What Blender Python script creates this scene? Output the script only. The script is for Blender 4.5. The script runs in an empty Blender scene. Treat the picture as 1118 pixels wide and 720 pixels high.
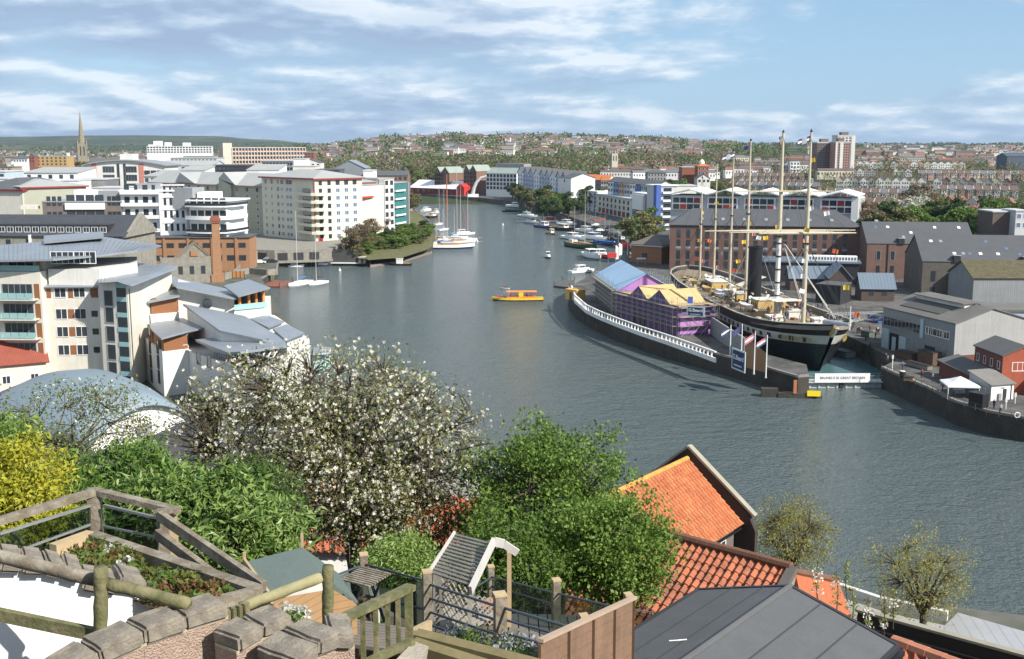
import bpy, bmesh, math, random
from mathutils import Vector, Matrix, noise as mnoise
R=math.radians
sc=bpy.context.scene
COL=sc.collection
rnd=random.Random(7)
# ---------------------------------------------------------------- camera
H=46.0; FPX=1200.0; PITCH=math.atan(200/FPX); CP=math.cos(PITCH); SP=math.sin(PITCH)
cam=bpy.data.cameras.new('camera'); co=bpy.data.objects.new('camera',cam); COL.objects.link(co)
cam.sensor_width=36; cam.lens=36*FPX/1118; cam.clip_start=.1; cam.clip_end=60000
co.location=(0,0,H); co.rotation_euler=(R(90)-PITCH,0,0); sc.camera=co
# ---------------------------------------------------------------- light
SUN_AZ=126.0; SUN_EL=38.0     # azimuth to the right of the view direction
sd=Vector((math.sin(R(SUN_AZ))*math.cos(R(SUN_EL)),math.cos(R(SUN_AZ))*math.cos(R(SUN_EL)),math.sin(R(SUN_EL))))
sl=bpy.data.lights.new('sun','SUN'); sl.energy=5.0; sl.angle=R(.55); sl.color=(1,.94,.85)
so=bpy.data.objects.new('sun',sl); COL.objects.link(so); so.location=(0,0,400)
so.rotation_euler=(-sd).to_track_quat('-Z','Y').to_euler()
sc.view_settings.view_transform='Standard'; sc.view_settings.look='None'
sc.view_settings.exposure=0.5; sc.view_settings.gamma=1; sc.view_settings.use_curve_mapping=False
W=bpy.data.worlds.new('World'); sc.world=W; W.use_nodes=True
def world():
    nt=W.node_tree; N=nt.nodes; L=nt.links; N.clear()
    out=N.new('ShaderNodeOutputWorld'); bg=N.new('ShaderNodeBackground'); sky=N.new('ShaderNodeTexSky')
    sky.sky_type='NISHITA'; sky.sun_disc=False; sky.sun_elevation=R(SUN_EL); sky.sun_rotation=R(SUN_AZ)
    sky.altitude=50; sky.air_density=1.0; sky.dust_density=.35; sky.ozone_density=1.2
    bg.inputs['Strength'].default_value=.085
    tc=N.new('ShaderNodeTexCoord'); sp=N.new('ShaderNodeSeparateXYZ'); L.new(tc.outputs['Generated'],sp.inputs[0])
    def mth(op,a,b=None,clamp=False):
        m=N.new('ShaderNodeMath'); m.operation=op; m.use_clamp=clamp
        for i,x in enumerate((a,b)):
            if x is None: continue
            if isinstance(x,(int,float)): m.inputs[i].default_value=x
            else: L.new(x,m.inputs[i])
        return m.outputs[0]
    zc=mth('ADD',mth('MAXIMUM',sp.outputs[2],0),.19)
    px=mth('DIVIDE',sp.outputs[0],zc); py=mth('DIVIDE',sp.outputs[1],zc)
    cb=N.new('ShaderNodeCombineXYZ'); L.new(px,cb.inputs[0]); L.new(py,cb.inputs[1]); cb.inputs[2].default_value=3.7
    def nz(scale,det,rough,off,src=None,dist=0.):
        mp=N.new('ShaderNodeMapping'); L.new(src or cb.outputs[0],mp.inputs[0]); mp.inputs['Location'].default_value=off
        n=N.new('ShaderNodeTexNoise'); L.new(mp.outputs[0],n.inputs['Vector']); n.inputs['Scale'].default_value=scale
        n.inputs['Detail'].default_value=det; n.inputs['Roughness'].default_value=rough; n.inputs['Distortion'].default_value=dist
        return n.outputs['Fac']
    big=nz(.42,3,.5,(2.3,.4,0)); n1=nz(1.25,10,.56,(5.1,3.2,0),dist=.1)
    # the same cloud field looked up a little towards the sun gives lit and shaded sides of the clouds
    n2=nz(1.25,10,.56,(5.1+.07,3.2-.13,0),dist=.1); n3=nz(4.0,5,.5,(1,7,0))
    # cover is heavier to the left of the view
    leftb=mth('ADD',mth('MULTIPLY',sp.outputs[0],-.09),.012)
    cov=mth('ADD',mth('ADD',mth('MULTIPLY',n1,.62),mth('MULTIPLY',big,.38)),leftb)
    cov=mth('ADD',cov,mth('MULTIPLY',n3,.05))
    def ramp(x,stops):
        r=N.new('ShaderNodeValToRGB'); L.new(x,r.inputs[0]); e=r.color_ramp.elements
        e[0].position,e[0].color=stops[0][0],stops[0][1]; e[1].position,e[1].color=stops[-1][0],stops[-1][1]
        for p_,c_ in stops[1:-1]:
            k=e.new(p_); k.color=c_
        return r.outputs[0]
    g=lambda v:(v,v,v,1)
    mask=ramp(cov,[(.430,g(0)),(.485,g(.5)),(.60,g(1))])
    lit=mth('ADD',mth('MULTIPLY',mth('SUBTRACT',n1,n2),6.5),.5,True)
    shade=mth('MULTIPLY',mth('SUBTRACT',cov,.50),4.2,True)
    lit2=mth('SUBTRACT',lit,mth('MULTIPLY',shade,.55),True)
    ccol=ramp(lit2,[(0,(3.2,4.3,6.0,1)),(.35,(4.1,5.3,6.9,1)),(.62,(5.6,6.6,7.8,1)),(1,(8.8,9.1,9.4,1))])
    mx=N.new('ShaderNodeMixRGB'); L.new(mask,mx.inputs[0])
    # a clear-sky tint: slightly milky towards the horizon
    hz=N.new('ShaderNodeMixRGB'); hz.inputs[2].default_value=(2.7,4.95,7.8,1)
    hf=mth('MULTIPLY',mth('SUBTRACT',1,mth('MULTIPLY',mth('MAXIMUM',sp.outputs[2],0),2.2),True),.72)
    L.new(hf,hz.inputs[0]); L.new(sky.outputs[0],hz.inputs[1])
    L.new(hz.outputs[0],mx.inputs[1]); L.new(ccol,mx.inputs[2])
    L.new(mx.outputs[0],bg.inputs['Color']); L.new(bg.outputs[0],out.inputs['Surface'])
world()
# ---------------------------------------------------------------- survey helpers (where things stand)
def ray(u,v):
    return (u-559)/(FPX*CP+(360-v)*SP), (-FPX*SP+(360-v)*CP)/(FPX*CP+(360-v)*SP)
def G(u,v,z=0.0):
    a,b=ray(u,v); Y=(z-H)/b; return Vector((a*Y,Y,z))
def Q(u,v,Y):
    a,b=ray(u,v); return Vector((a*Y,Y,H+b*Y))
def ZY(v,Y): return H+ray(559,v)[1]*Y
# ---------------------------------------------------------------- materials
_M={}
def M(name,c=(.5,.5,.5),rough=.8,var=.18,scale=.6,metal=0.,bump=0.,streak=0.,lines=None,spec=.4,emit=0,coat=0,isl=0.,c2=None,bscale=None,rot=None):
    """procedural surface: two noise scales of tint, optional rain streaks, ribs (lines=(axis,period,depth)), island variation"""
    if name in _M: return _M[name]
    m=bpy.data.materials.new(name); _M[name]=m; m.use_nodes=True; nt=m.node_tree; N=nt.nodes; L=nt.links
    b=N['Principled BSDF']; b.inputs['Roughness'].default_value=rough; b.inputs['Metallic'].default_value=metal
    b.inputs['Specular IOR Level'].default_value=spec
    tc=N.new('ShaderNodeTexCoord'); src=tc.outputs['Object']
    def noise(s,det=4,vec=None,ro=.55):
        n=N.new('ShaderNodeTexNoise'); n.inputs['Scale'].default_value=s; n.inputs['Detail'].default_value=det; n.inputs['Roughness'].default_value=ro
        L.new(vec or src,n.inputs['Vector']); return n.outputs['Fac']
    def mth(op,a,b_,cl=False):
        k=N.new('ShaderNodeMath'); k.operation=op; k.use_clamp=cl
        for i,x in enumerate((a,b_)):
            if isinstance(x,(int,float)): k.inputs[i].default_value=x
            else: L.new(x,k.inputs[i])
        return k.outputs[0]
    f=mth('ADD',mth('MULTIPLY',noise(scale),.6),mth('MULTIPLY',noise(scale*7.3,3),.4))
    f=mth('ADD',mth('MULTIPLY',mth('SUBTRACT',f,.5),var*4.5),1)      # brightness factor round 1
    if streak:
        mp=N.new('ShaderNodeMapping'); mp.inputs['Scale'].default_value=(1,1,.07); L.new(src,mp.inputs[0])
        s=noise(2.2,5,mp.outputs[0],.65); f=mth('MULTIPLY',f,mth('ADD',mth('MULTIPLY',mth('SUBTRACT',s,.5),streak*3),1))
    if isl:
        gi=N.new('ShaderNodeNewGeometry'); f=mth('MULTIPLY',f,mth('ADD',mth('MULTIPLY',mth('SUBTRACT',gi.outputs['Random Per Island'],.5),isl*2),1))
    hgt=None
    if lines:
        ax,per,dep=lines[:3]; sx=N.new('ShaderNodeSeparateXYZ'); L.new(src,sx.inputs[0])
        w=mth('FRACT',mth('DIVIDE',sx.outputs['XYZ'.index(ax)],per),0)
        w=mth('LESS_THAN',w,lines[3] if len(lines)>3 else .12); f=mth('MULTIPLY',f,mth('SUBTRACT',1,mth('MULTIPLY',w,dep)))
        hgt=w
    col=N.new('ShaderNodeMixRGB'); col.blend_type='MULTIPLY'; col.inputs[0].default_value=1
    if c2:
        m2=N.new('ShaderNodeMixRGB'); m2.inputs[1].default_value=(*c,1); m2.inputs[2].default_value=(*c2,1)
        if isl: L.new(gi.outputs['Random Per Island'],m2.inputs[0])
        else:
            rr=mth('MULTIPLY',mth('SUBTRACT',noise(scale*2.1,5,None,.65),.42),5,True); L.new(rr,m2.inputs[0])
        L.new(m2.outputs[0],col.inputs[1])
    else: col.inputs[1].default_value=(*c,1)
    cb=N.new('ShaderNodeCombineXYZ')
    for i in range(3): L.new(f,cb.inputs[i])
    L.new(cb.outputs[0],col.inputs[2]); L.new(col.outputs[0],b.inputs['Base Color'])
    if bump:
        bp=N.new('ShaderNodeBump'); bp.inputs['Strength'].default_value=bump; bp.inputs['Distance'].default_value=.05
        L.new(noise(bscale or scale*9,6),bp.inputs['Height']); L.new(bp.outputs[0],b.inputs['Normal'])
    if emit: b.inputs['Emission Color'].default_value=(*c,1); b.inputs['Emission Strength'].default_value=emit
    if coat: b.inputs['Coat Weight'].default_value=coat
    return m
def leafmat(name,c,c2,trans=.35,rough=.55):
    if name in _M: return _M[name]
    m=bpy.data.materials.new(name); _M[name]=m; m.use_nodes=True; nt=m.node_tree; N=nt.nodes; L=nt.links; N.clear()
    out=N.new('ShaderNodeOutputMaterial'); d=N.new('ShaderNodeBsdfPrincipled'); t=N.new('ShaderNodeBsdfTranslucent'); mx=N.new('ShaderNodeMixShader')
    gi=N.new('ShaderNodeNewGeometry'); oi=N.new('ShaderNodeObjectInfo')
    c3=N.new('ShaderNodeMixRGB'); c3.inputs[1].default_value=(*c,1); c3.inputs[2].default_value=(*c2,1); L.new(gi.outputs['Random Per Island'],c3.inputs[0])
    hs=N.new('ShaderNodeHueSaturation'); L.new(c3.outputs[0],hs.inputs['Color'])
    mr=N.new('ShaderNodeMapRange'); mr.inputs['To Min'].default_value=.9; mr.inputs['To Max'].default_value=1.1; L.new(oi.outputs['Random'],mr.inputs[0]); L.new(mr.outputs[0],hs.inputs['Value'])
    L.new(hs.outputs[0],d.inputs['Base Color']); d.inputs['Roughness'].default_value=rough; d.inputs['Specular IOR Level'].default_value=.3
    L.new(hs.outputs[0],t.inputs['Color']); mx.inputs[0].default_value=trans
    L.new(d.outputs[0],mx.inputs[1]); L.new(t.outputs[0],mx.inputs[2]); L.new(mx.outputs[0],out.inputs['Surface']); return m
def glassmat():
    m=bpy.data.materials.new('clear_glass'); m.use_nodes=True; nt=m.node_tree; N=nt.nodes; L=nt.links; N.clear()
    out=N.new('ShaderNodeOutputMaterial'); t=N.new('ShaderNodeBsdfTransparent'); g=N.new('ShaderNodeBsdfGlossy'); mx=N.new('ShaderNodeMixShader')
    t.inputs[0].default_value=(.50,.57,.55,1); g.inputs['Roughness'].default_value=.05
    mx.inputs[0].default_value=.10
    L.new(t.outputs[0],mx.inputs[1]); L.new(g.outputs[0],mx.inputs[2]); L.new(mx.outputs[0],out.inputs['Surface']); return m
CLEAR=glassmat()
GLASS=M('window_glass',(.035,.045,.055),.08,.3,.35,spec=.9)
GLASSB=M('window_glass_blue',(.12,.17,.25),.12,.3,.35,spec=.9)
GLASST=M('balcony_glass_teal',(.30,.50,.50),.12,.1,.5,spec=.8)
WHITE=M('white_paint',(.78,.78,.76),.6,.05,.4,streak=.05)
OFFW=M('off_white_render',(.64,.63,.59),.8,.10,.3,streak=.14)
DARK=M('dark_metal',(.035,.036,.04),.5,.2)
BLACK=M('black_paint',(.016,.016,.018),.42,.2,.5)
GREYM=M('grey_metal',(.28,.29,.30),.45,.12,.8)
STEEL=M('galvanised_steel',(.42,.43,.43),.4,.2,2,metal=.6)
BUFF=M('buff_mast_paint',(.50,.445,.32),.55,.1,1)
SLATE=M('slate_roof',(.10,.105,.112),.7,.22,.5,lines=('Z',.32,.16,.16),streak=.05)
ZINC=M('zinc_roof',(.27,.30,.33),.42,.14,.25,metal=.25)
BRICK=M('brown_brick',(.165,.095,.075),.9,.2,.7,streak=.06)
REDBRICK=M('red_brick',(.25,.095,.06),.9,.2,.7)
ORBRICK=M('orange_brick',(.32,.175,.095),.9,.16,.7)
STONE=M('grey_stone',(.25,.235,.20),.95,.35,.8,bump=.3)
QSTONE=M('quay_wall_stone',(.055,.05,.042),.9,.45,.35,bump=.4,streak=.25)
CONC=M('concrete',(.33,.32,.30),.9,.2,.3)
TIMB=M('grey_weathered_timber',(.21,.185,.155),.85,.25,1.2,streak=.1)
ORWOOD=M('orange_timber_cladding',(.27,.115,.05),.7,.15,.8,lines=('Z',.25,.35,.15))
CREAM=M('cream_render',(.64,.61,.53),.85,.09,.3,streak=.14)
RED=M('red_paint',(.55,.04,.035),.6,.12,.7)
BLUE=M('blue_paint',(.05,.10,.38),.5,.12,.7)
YEL=M('yellow_paint',(.75,.50,.04),.5,.1,.7)
ORG=M('orange_paint',(.75,.27,.05),.5,.1,.7)
BARK=M('tree_bark',(.085,.068,.052),.95,.4,2,bump=.4)
# ---------------------------------------------------------------- object helpers
def tag(o,label=None,cat=None,group=None,kind=None):
    if label: o['label']=label
    if cat: o['category']=cat
    if group: o['group']=group
    if kind: o['kind']=kind
    return o
def thing(name,label,cat,loc=(0,0,0),rz=0,group=None,sc_=None):
    o=bpy.data.objects.new(name,None); COL.objects.link(o); o.location=loc; o.rotation_euler=(0,0,rz); o.empty_display_size=.3
    if sc_: o.scale=(sc_,)*3 if isinstance(sc_,(int,float)) else sc_
    return tag(o,label,cat,group)
def inst(name,me,parent=None,loc=(0,0,0),rot=(0,0,0),s=None):
    o=bpy.data.objects.new(name,me); COL.objects.link(o); o.location=loc; o.rotation_euler=rot; o.parent=parent
    if s: o.scale=(s,)*3 if isinstance(s,(int,float)) else s
    return o
def copy_tree(o,parent=None,**kw):
    c=o.copy(); COL.objects.link(c); c.parent=parent
    for k,v in kw.items():
        if k in('label','group','category'): c[k]=v
        else: setattr(c,k,v)
    for ch in list(o.children): copy_tree(ch,c)
    return c
class MB:
    def __init__(s): s.v=[]; s.f=[]; s.m=[]; s.mi=0
    def mat(s,i): s.mi=i; return s
    def add(s,vs,fs):
        n=len(s.v); s.v+= [tuple(x) for x in vs]; s.f+=[tuple(n+i for i in f) for f in fs]; s.m+=[s.mi]*len(fs); return s
    def box(s,x0,x1,y0,y1,z0,z1,T=None):
        vs=[Vector((x,y,z)) for z in(z0,z1) for y in(y0,y1) for x in(x0,x1)]
        if T: vs=[T@v for v in vs]
        return s.add(vs,[(0,2,3,1),(4,5,7,6),(0,1,5,4),(2,6,7,3),(0,4,6,2),(1,3,7,5)])
    def cbox(s,c,d,rz=0,T=None):
        Mx=Matrix.Translation(c)@Matrix.Rotation(rz,4,'Z')
        if T: Mx=T@Mx
        return s.box(-d[0]/2,d[0]/2,-d[1]/2,d[1]/2,-d[2]/2,d[2]/2,Mx)
    def poly(s,pts): return s.add(pts,[tuple(range(len(pts)))])
    def prism(s,pts,z0,z1):
        n=len(pts); z1=z1 if hasattr(z1,'__len__') else [z1]*n
        vs=[(p[0],p[1],z0) for p in pts]+[(p[0],p[1],z1[i]) for i,p in enumerate(pts)]
        A=sum(pts[i][0]*pts[(i+1)%n][1]-pts[(i+1)%n][0]*pts[i][1] for i in range(n))
        fs=[tuple(reversed(range(n))),tuple(range(n,2*n))]+[(i,(i+1)%n,n+(i+1)%n,n+i) for i in range(n)]
        if A<0: fs=[tuple(reversed(f)) for f in fs]
        return s.add(vs,fs)
    def slab(s,quad,t,up=True):
        """quad (any polygon in space) thickened by t against its normal"""
        q=[Vector(p) for p in quad]; n=(q[1]-q[0]).cross(q[2]-q[0]).normalized()
        if up and n.z<0: q=list(reversed(q)); n=-n
        k=len(q); vs=q+[p-n*t for p in q]
        return s.add(vs,[tuple(range(k)),tuple(reversed(range(k,2*k)))]+[(i,k+i,k+(i+1)%k,(i+1)%k) for i in range(k)])
    def bar(s,a,b,w,h=None,up=(0,0,1)):
        a=Vector(a); b=Vector(b); d=(b-a).normalized(); h=h or w; up=Vector(up)
        if abs(d.dot(up))>.99: up=Vector((1,0,0))
        x=d.cross(up).normalized(); y=x.cross(d)
        vs=[p+x*(sx*w/2)+y*(sy*h/2) for p in(a,b) for sx,sy in((-1,-1),(1,-1),(1,1),(-1,1))]
        return s.add(vs,[(0,3,2,1),(4,5,6,7),(0,1,5,4),(1,2,6,5),(2,3,7,6),(3,0,4,7)])
    def tube(s,a,b,r0,r1=None,n=8,cap=True):
        return s.path([a,b],[r0,r0 if r1 is None else r1],n,cap)
    def path(s,pts,rs,n=8,cap=True):
        pts=[Vector(p) for p in pts]; base=len(s.v); d0=(pts[1]-pts[0]).normalized()
        ref=Vector((0,0,1)) if abs(d0.z)<.9 else Vector((1,0,0)); x=d0.cross(ref).normalized()
        for i,p in enumerate(pts):
            d=(pts[min(i+1,len(pts)-1)]-pts[max(i-1,0)]).normalized(); x=(x-d*x.dot(d)).normalized(); y=d.cross(x)
            r=rs[i] if hasattr(rs,'__len__') else rs
            for k in range(n):
                a=2*math.pi*k/n; s.v.append(tuple(p+(x*math.cos(a)+y*math.sin(a))*r))
        fs=[]
        for i in range(len(pts)-1):
            for k in range(n):
                a=base+i*n+k; b=base+i*n+(k+1)%n; fs.append((a,b,b+n,a+n))
        if cap: fs.append(tuple(base+k for k in reversed(range(n)))); fs.append(tuple(base+(len(pts)-1)*n+k for k in range(n)))
        s.f+=fs; s.m+=[s.mi]*len(fs); return s
    def lathe(s,prof,n=16,c=(0,0,0)):
        base=len(s.v)
        for r,z in prof:
            for k in range(n):
                a=2*math.pi*k/n; s.v.append((c[0]+r*math.cos(a),c[1]+r*math.sin(a),c[2]+z))
        fs=[]
        for i in range(len(prof)-1):
            for k in range(n):
                a=base+i*n+k; b=base+i*n+(k+1)%n; fs.append((a,b,b+n,a+n))
        fs.append(tuple(base+k for k in reversed(range(n)))); fs.append(tuple(base+(len(prof)-1)*n+k for k in range(n)))
        s.f+=fs; s.m+=[s.mi]*len(fs); return s
    def mesh(s,name,mats,smooth=False):
        me=bpy.data.meshes.new(name); me.from_pydata(s.v,[],s.f)
        for m in (mats if isinstance(mats,(list,tuple)) else [mats]): me.materials.append(m)
        if isinstance(mats,(list,tuple)) and len(mats)>1: me.polygons.foreach_set('material_index',s.m)
        if smooth: me.polygons.foreach_set('use_smooth',[True]*len(me.polygons))
        me.update(); return me
    def build(s,name,mats,parent=None,smooth=False,loc=(0,0,0),rot=(0,0,0)):
        return inst(name,s.mesh(name,mats,smooth),parent,loc,rot)
def bevel(o,w=.02,seg=2):
    m=o.modifiers.new('bevel','BEVEL'); m.width=w; m.segments=seg; m.limit_method='ANGLE'; return o
def text_mesh(txt,size,mat,ext=.01,bold=0):
    c=bpy.data.curves.new('writing','FONT'); c.body=txt; c.size=size; c.extrude=ext; c.align_x='CENTER'; c.align_y='CENTER'; c.offset=bold
    o=bpy.data.objects.new('writing',c); COL.objects.link(o); bpy.context.view_layer.update()
    me=bpy.data.meshes.new_from_object(o.evaluated_get(bpy.context.evaluated_depsgraph_get())); bpy.data.objects.remove(o)
    me.materials.clear(); me.materials.append(mat); return me
# ---------------------------------------------------------------- windows and buildings
_W={}
def winmesh(w,h,st='white',mull=1):
    k=(round(w,2),round(h,2),st,mull)
    if k in _W: return _W[k]
    fr={'white':WHITE,'dark':DARK,'grey':GREYM,'blue':WHITE,'none':DARK,'stone':CONC}[st]; gl=GLASSB if st=='blue' else GLASS
    b=MB(); t=min(.12,w*.1)
    if st!='none':
        b.box(-w/2-t,w/2+t,-.10,0.02,-h/2-t,-h/2); b.box(-w/2,w/2,-.08,0.02,h/2,h/2+t*.8)
        b.box(-w/2-t,-w/2,-.08,.02,-h/2,h/2+t*.8); b.box(w/2,w/2+t,-.08,.02,-h/2,h/2+t*.8)
        for i in range(mull):
            x=-w/2+w*(i+1)/(mull+1); b.box(x-t*.35,x+t*.35,-.06,.0,-h/2,h/2)
    b.mat(1).box(-w/2,w/2,-.03,.01,-h/2,h/2)
    _W[k]=b.mesh('window',[fr,gl]); return _W[k]
class Bld:
    def __init__(s,name,label,p0,p1,ztop=None,depth=12,h=None,cat='building',z=None,group=None):
        p0=Vector(p0); p1=Vector(p1); z=p0.z if z is None else z; d=p1-p0
        s.w=math.hypot(d.x,d.y); s.rz=math.atan2(d.y,d.x); s.d=depth; s.h=h if h else ztop-z; s.zb=z
        s.root=thing(name,label,cat,(p0.x,p0.y,z),s.rz,group); s.cnt={}
    def part(s,name,mb,mats,parent=None,**k): return mb.build(name,mats,parent or s.root,**k)
    def wall(s,mat,z0=-1,h=None,inset=0,name='wall'):
        i=inset; return s.part(name,MB().box(i,s.w-i,i,s.d-i,z0,h or s.h),mat)
    def flat(s,mat,over=.3,t=.4,par=None,name='roof'):
        b=MB().box(-over,s.w+over,-over,s.d+over,s.h+.003,s.h+t)
        return s.part(name,b,mat)
    def gable(s,mat,rise,over=.4,t=.25,wallmat=None,ax='x',cx=.5):
        b=MB(); w,d,h=s.w,s.d,s.h; o=over
        if ax=='x':
            ym=d*cx; e0=h-rise*o/(ym); e1=h-rise*o/(d-ym)
            b.slab([(-o,-o,e0+t),(w+o,-o,e0+t),(w+o,ym,h+rise+t),(-o,ym,h+rise+t)],t); b.slab([(-o,ym,h+rise+t),(w+o,ym,h+rise+t),(w+o,d+o,e1+t),(-o,d+o,e1+t)],t)
            if wallmat: g=MB().add([(0,0,h),(0,ym,h+rise),(0,d,h),(w,0,h),(w,ym,h+rise),(w,d,h)],[(0,1,2),(3,5,4),(0,3,4,1),(1,4,5,2)])
        else:
            xm=w*cx; e0=h-rise*o/(xm); e1=h-rise*o/(w-xm)
            b.slab([(-o,-o,e0+t),(xm,-o,h+rise+t),(xm,d+o,h+rise+t),(-o,d+o,e0+t)],t); b.slab([(xm,-o,h+rise+t),(w+o,-o,e1+t),(w+o,d+o,e1+t),(xm,d+o,h+rise+t)],t)
            if wallmat: g=MB().add([(0,0,h),(xm,0,h+rise),(w,0,h),(0,d,h),(xm,d,h+rise),(w,d,h)],[(0,2,1),(3,4,5),(0,1,4,3),(1,2,5,4)])
        if wallmat: s.part('gable_wall',g,wallmat)
        return s.part('roof',b,mat)
    def hip(s,mat,rise,over=.4,ins=None,t=.2):
        w,d,h,o=s.w,s.d,s.h,over; ins=min(w,d)/2 if ins is None else ins; e=h
        A=[(-o,-o,e),(w+o,-o,e),(w+o,d+o,e),(-o,d+o,e)]
        if w>=d: r=[(ins,d/2,h+rise),(w-ins,d/2,h+rise)]; fs=[(4,5,9,8),(5,6,9),(6,7,8,9),(7,4,8)]
        else: r=[(w/2,ins,h+rise),(w/2,d-ins,h+rise)]; fs=[(4,5,8),(5,6,9,8),(6,7,9),(7,4,8,9)]
        vs=[(x,y,z+.004) for x,y,z in A]+[(x,y,z+t) for x,y,z in A]+r
        b=MB().add(vs,[(3,2,1,0),(0,1,5,4),(1,2,6,5),(2,3,7,6),(3,0,4,7)]+fs); return s.part('roof',b,mat)
    def win(s,face,x,z,w,h,st='white',mull=1,name='window'):
        s.cnt[name]=s.cnt.get(name,0)+1
        loc,rot={'F':((x,0,z),0),'R':((s.w,x,z),R(90)),'L':((0,x,z),R(-90)),'B':((x,s.d,z),R(180))}[face]
        return inst(name,winmesh(w,h,st,mull),s.root,loc,(0,0,rot))
    def grid(s,face,x0,x1,n,z0,z1,m,w,h,st='white',mull=1,skip=None):
        for j in range(m):
            for i in range(n):
                if skip and (i,j) in skip: continue
                s.win(face,x0+(x1-x0)*(i/(n-1) if n>1 else .5),z0+(z1-z0)*(j/(m-1) if m>1 else .5),w,h,st,mull)
    def balc(s,face,x0,x1,z,dep=1.3,rail='glass',slabm=None,hh=1.05):
        """balcony: slab (part) > railing (sub-part)"""
        T={'F':Matrix.Identity(4),'R':Matrix.Translation((s.w,0,0))@Matrix.Rotation(R(90),4,'Z'),'L':Matrix.Translation((0,0,0))@Matrix.Rotation(R(-90),4,'Z')}[face]
        if face=='L': x0,x1=-x1,-x0
        sl=s.part('balcony',MB().box(x0,x1,-dep,-.003,z-.2,z,T),slabm or OFFW)
        b=MB()
        if rail=='glass':
            b.box(x0,x1,-dep,-dep+.05,z+.04,z+hh,T); b.box(x0,x0+.05,-dep+.05,-.05,z+.04,z+hh,T); b.box(x1-.05,x1,-dep+.05,-.05,z+.04,z+hh,T); mt=GLASST
        elif rail=='solid':
            b.box(x0,x1,-dep-.003,-dep+.12,z-.203,z+hh,T); b.box(x0-.003,x0+.1,-dep+.12,-.01,z-.2,z+hh,T); b.box(x1-.1,x1+.003,-dep+.12,-.01,z-.2,z+hh,T); mt=slabm or OFFW
        else:
            b.box(x0,x1,-dep,-dep+.05,z+hh-.06,z+hh,T)
            n=max(2,int((x1-x0)/.35))
            for i in range(n+1):
                x=x0+(x1-x0-.04)*i/n; b.box(x,x+.04,-dep+.003,-dep+.04,z+.003,z+hh-.063,T)
            mt=GREYM
        b.build('railing',mt,sl)
# ================================================================ WATER, LAND, HILLS
def water_mat(name,c,c2,rough,bump,sc_):
    m=bpy.data.materials.new(name); m.use_nodes=True; nt=m.node_tree; N=nt.nodes; L=nt.links; b=N['Principled BSDF']
    b.inputs['Roughness'].default_value=rough; b.inputs['IOR'].default_value=1.33
    tc=N.new('ShaderNodeTexCoord')
    def nz(scale,det,st=(1,1,1)):
        mp=N.new('ShaderNodeMapping'); mp.inputs['Scale'].default_value=st; mp.inputs['Rotation'].default_value=(0,0,.5); L.new(tc.outputs['Object'],mp.inputs[0])
        n=N.new('ShaderNodeTexNoise'); n.inputs['Scale'].default_value=scale; n.inputs['Detail'].default_value=det; n.inputs['Roughness'].default_value=.62; L.new(mp.outputs[0],n.inputs['Vector']); return n.outputs['Fac']
    mx=N.new('ShaderNodeMixRGB'); mx.inputs[1].default_value=(*c,1); mx.inputs[2].default_value=(*c2,1)
    rp=N.new('ShaderNodeMapRange'); rp.inputs['From Min'].default_value=.35; rp.inputs['From Max'].default_value=.65; L.new(nz(.012,4),rp.inputs[0]); L.new(rp.outputs[0],mx.inputs[0])
    L.new(mx.outputs[0],b.inputs['Base Color'])
    prev=None
    for scale,det,dist,st in ((.18*sc_,5,.55*bump,(1,1.7,1)),(.9*sc_,5,.30*bump,(1,1.6,1)),(.03,3,.9*bump,(1,1,1))):
        bp=N.new('ShaderNodeBump'); bp.inputs['Strength'].default_value=1; bp.inputs['Distance'].default_value=dist; L.new(nz(scale,det,st),bp.inputs['Height'])
        if prev: L.new(prev,bp.inputs['Normal'])
        prev=bp.outputs[0]
    L.new(prev,b.inputs['Normal']); return m
wm=water_mat('harbour_water_surface',(.105,.142,.150),(.125,.155,.150),.11,2.1,1.5)
def struct(name,mb,mats,**k): return tag(mb.build(name,mats,**k),kind='structure')
struct('water',MB().add([(-700,40,0),(700,40,0),(700,1300,0),(-700,1300,0)],[(0,1,2,3)]),wm)
PAVE=M('quay_paving',(.12,.115,.105),.9,.38,.10,c2=(.06,.058,.055))
LANDM=M('city_ground',(.12,.115,.10),.95,.3,.05,c2=(.06,.075,.04))
def W0(pts,z=0): return [tuple(G(u,v,z))[:2] for u,v in pts]
# left bank: foreground shore, apartments by the water, basin, planted bank, up to the far end
lw=[(-38,205),(-47,240)]+W0([(286,314),(303,304),(304,293),(360,290),(402,289),(440,284),(470,277),(478,262),(468,246),(452,233),(438,223),(405,219)])
left=[(-900,1010),(-900,-60),(420,-60),(300,40),(160,60),(75,86),(46,97),(30,102),(0,113),(-20,138),(-33,168)]+lw+[(-140,1010)]
struct('left_bank_ground',MB().prism([(x,y) for x,y in left],-3,3),[LANDM])
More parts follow.
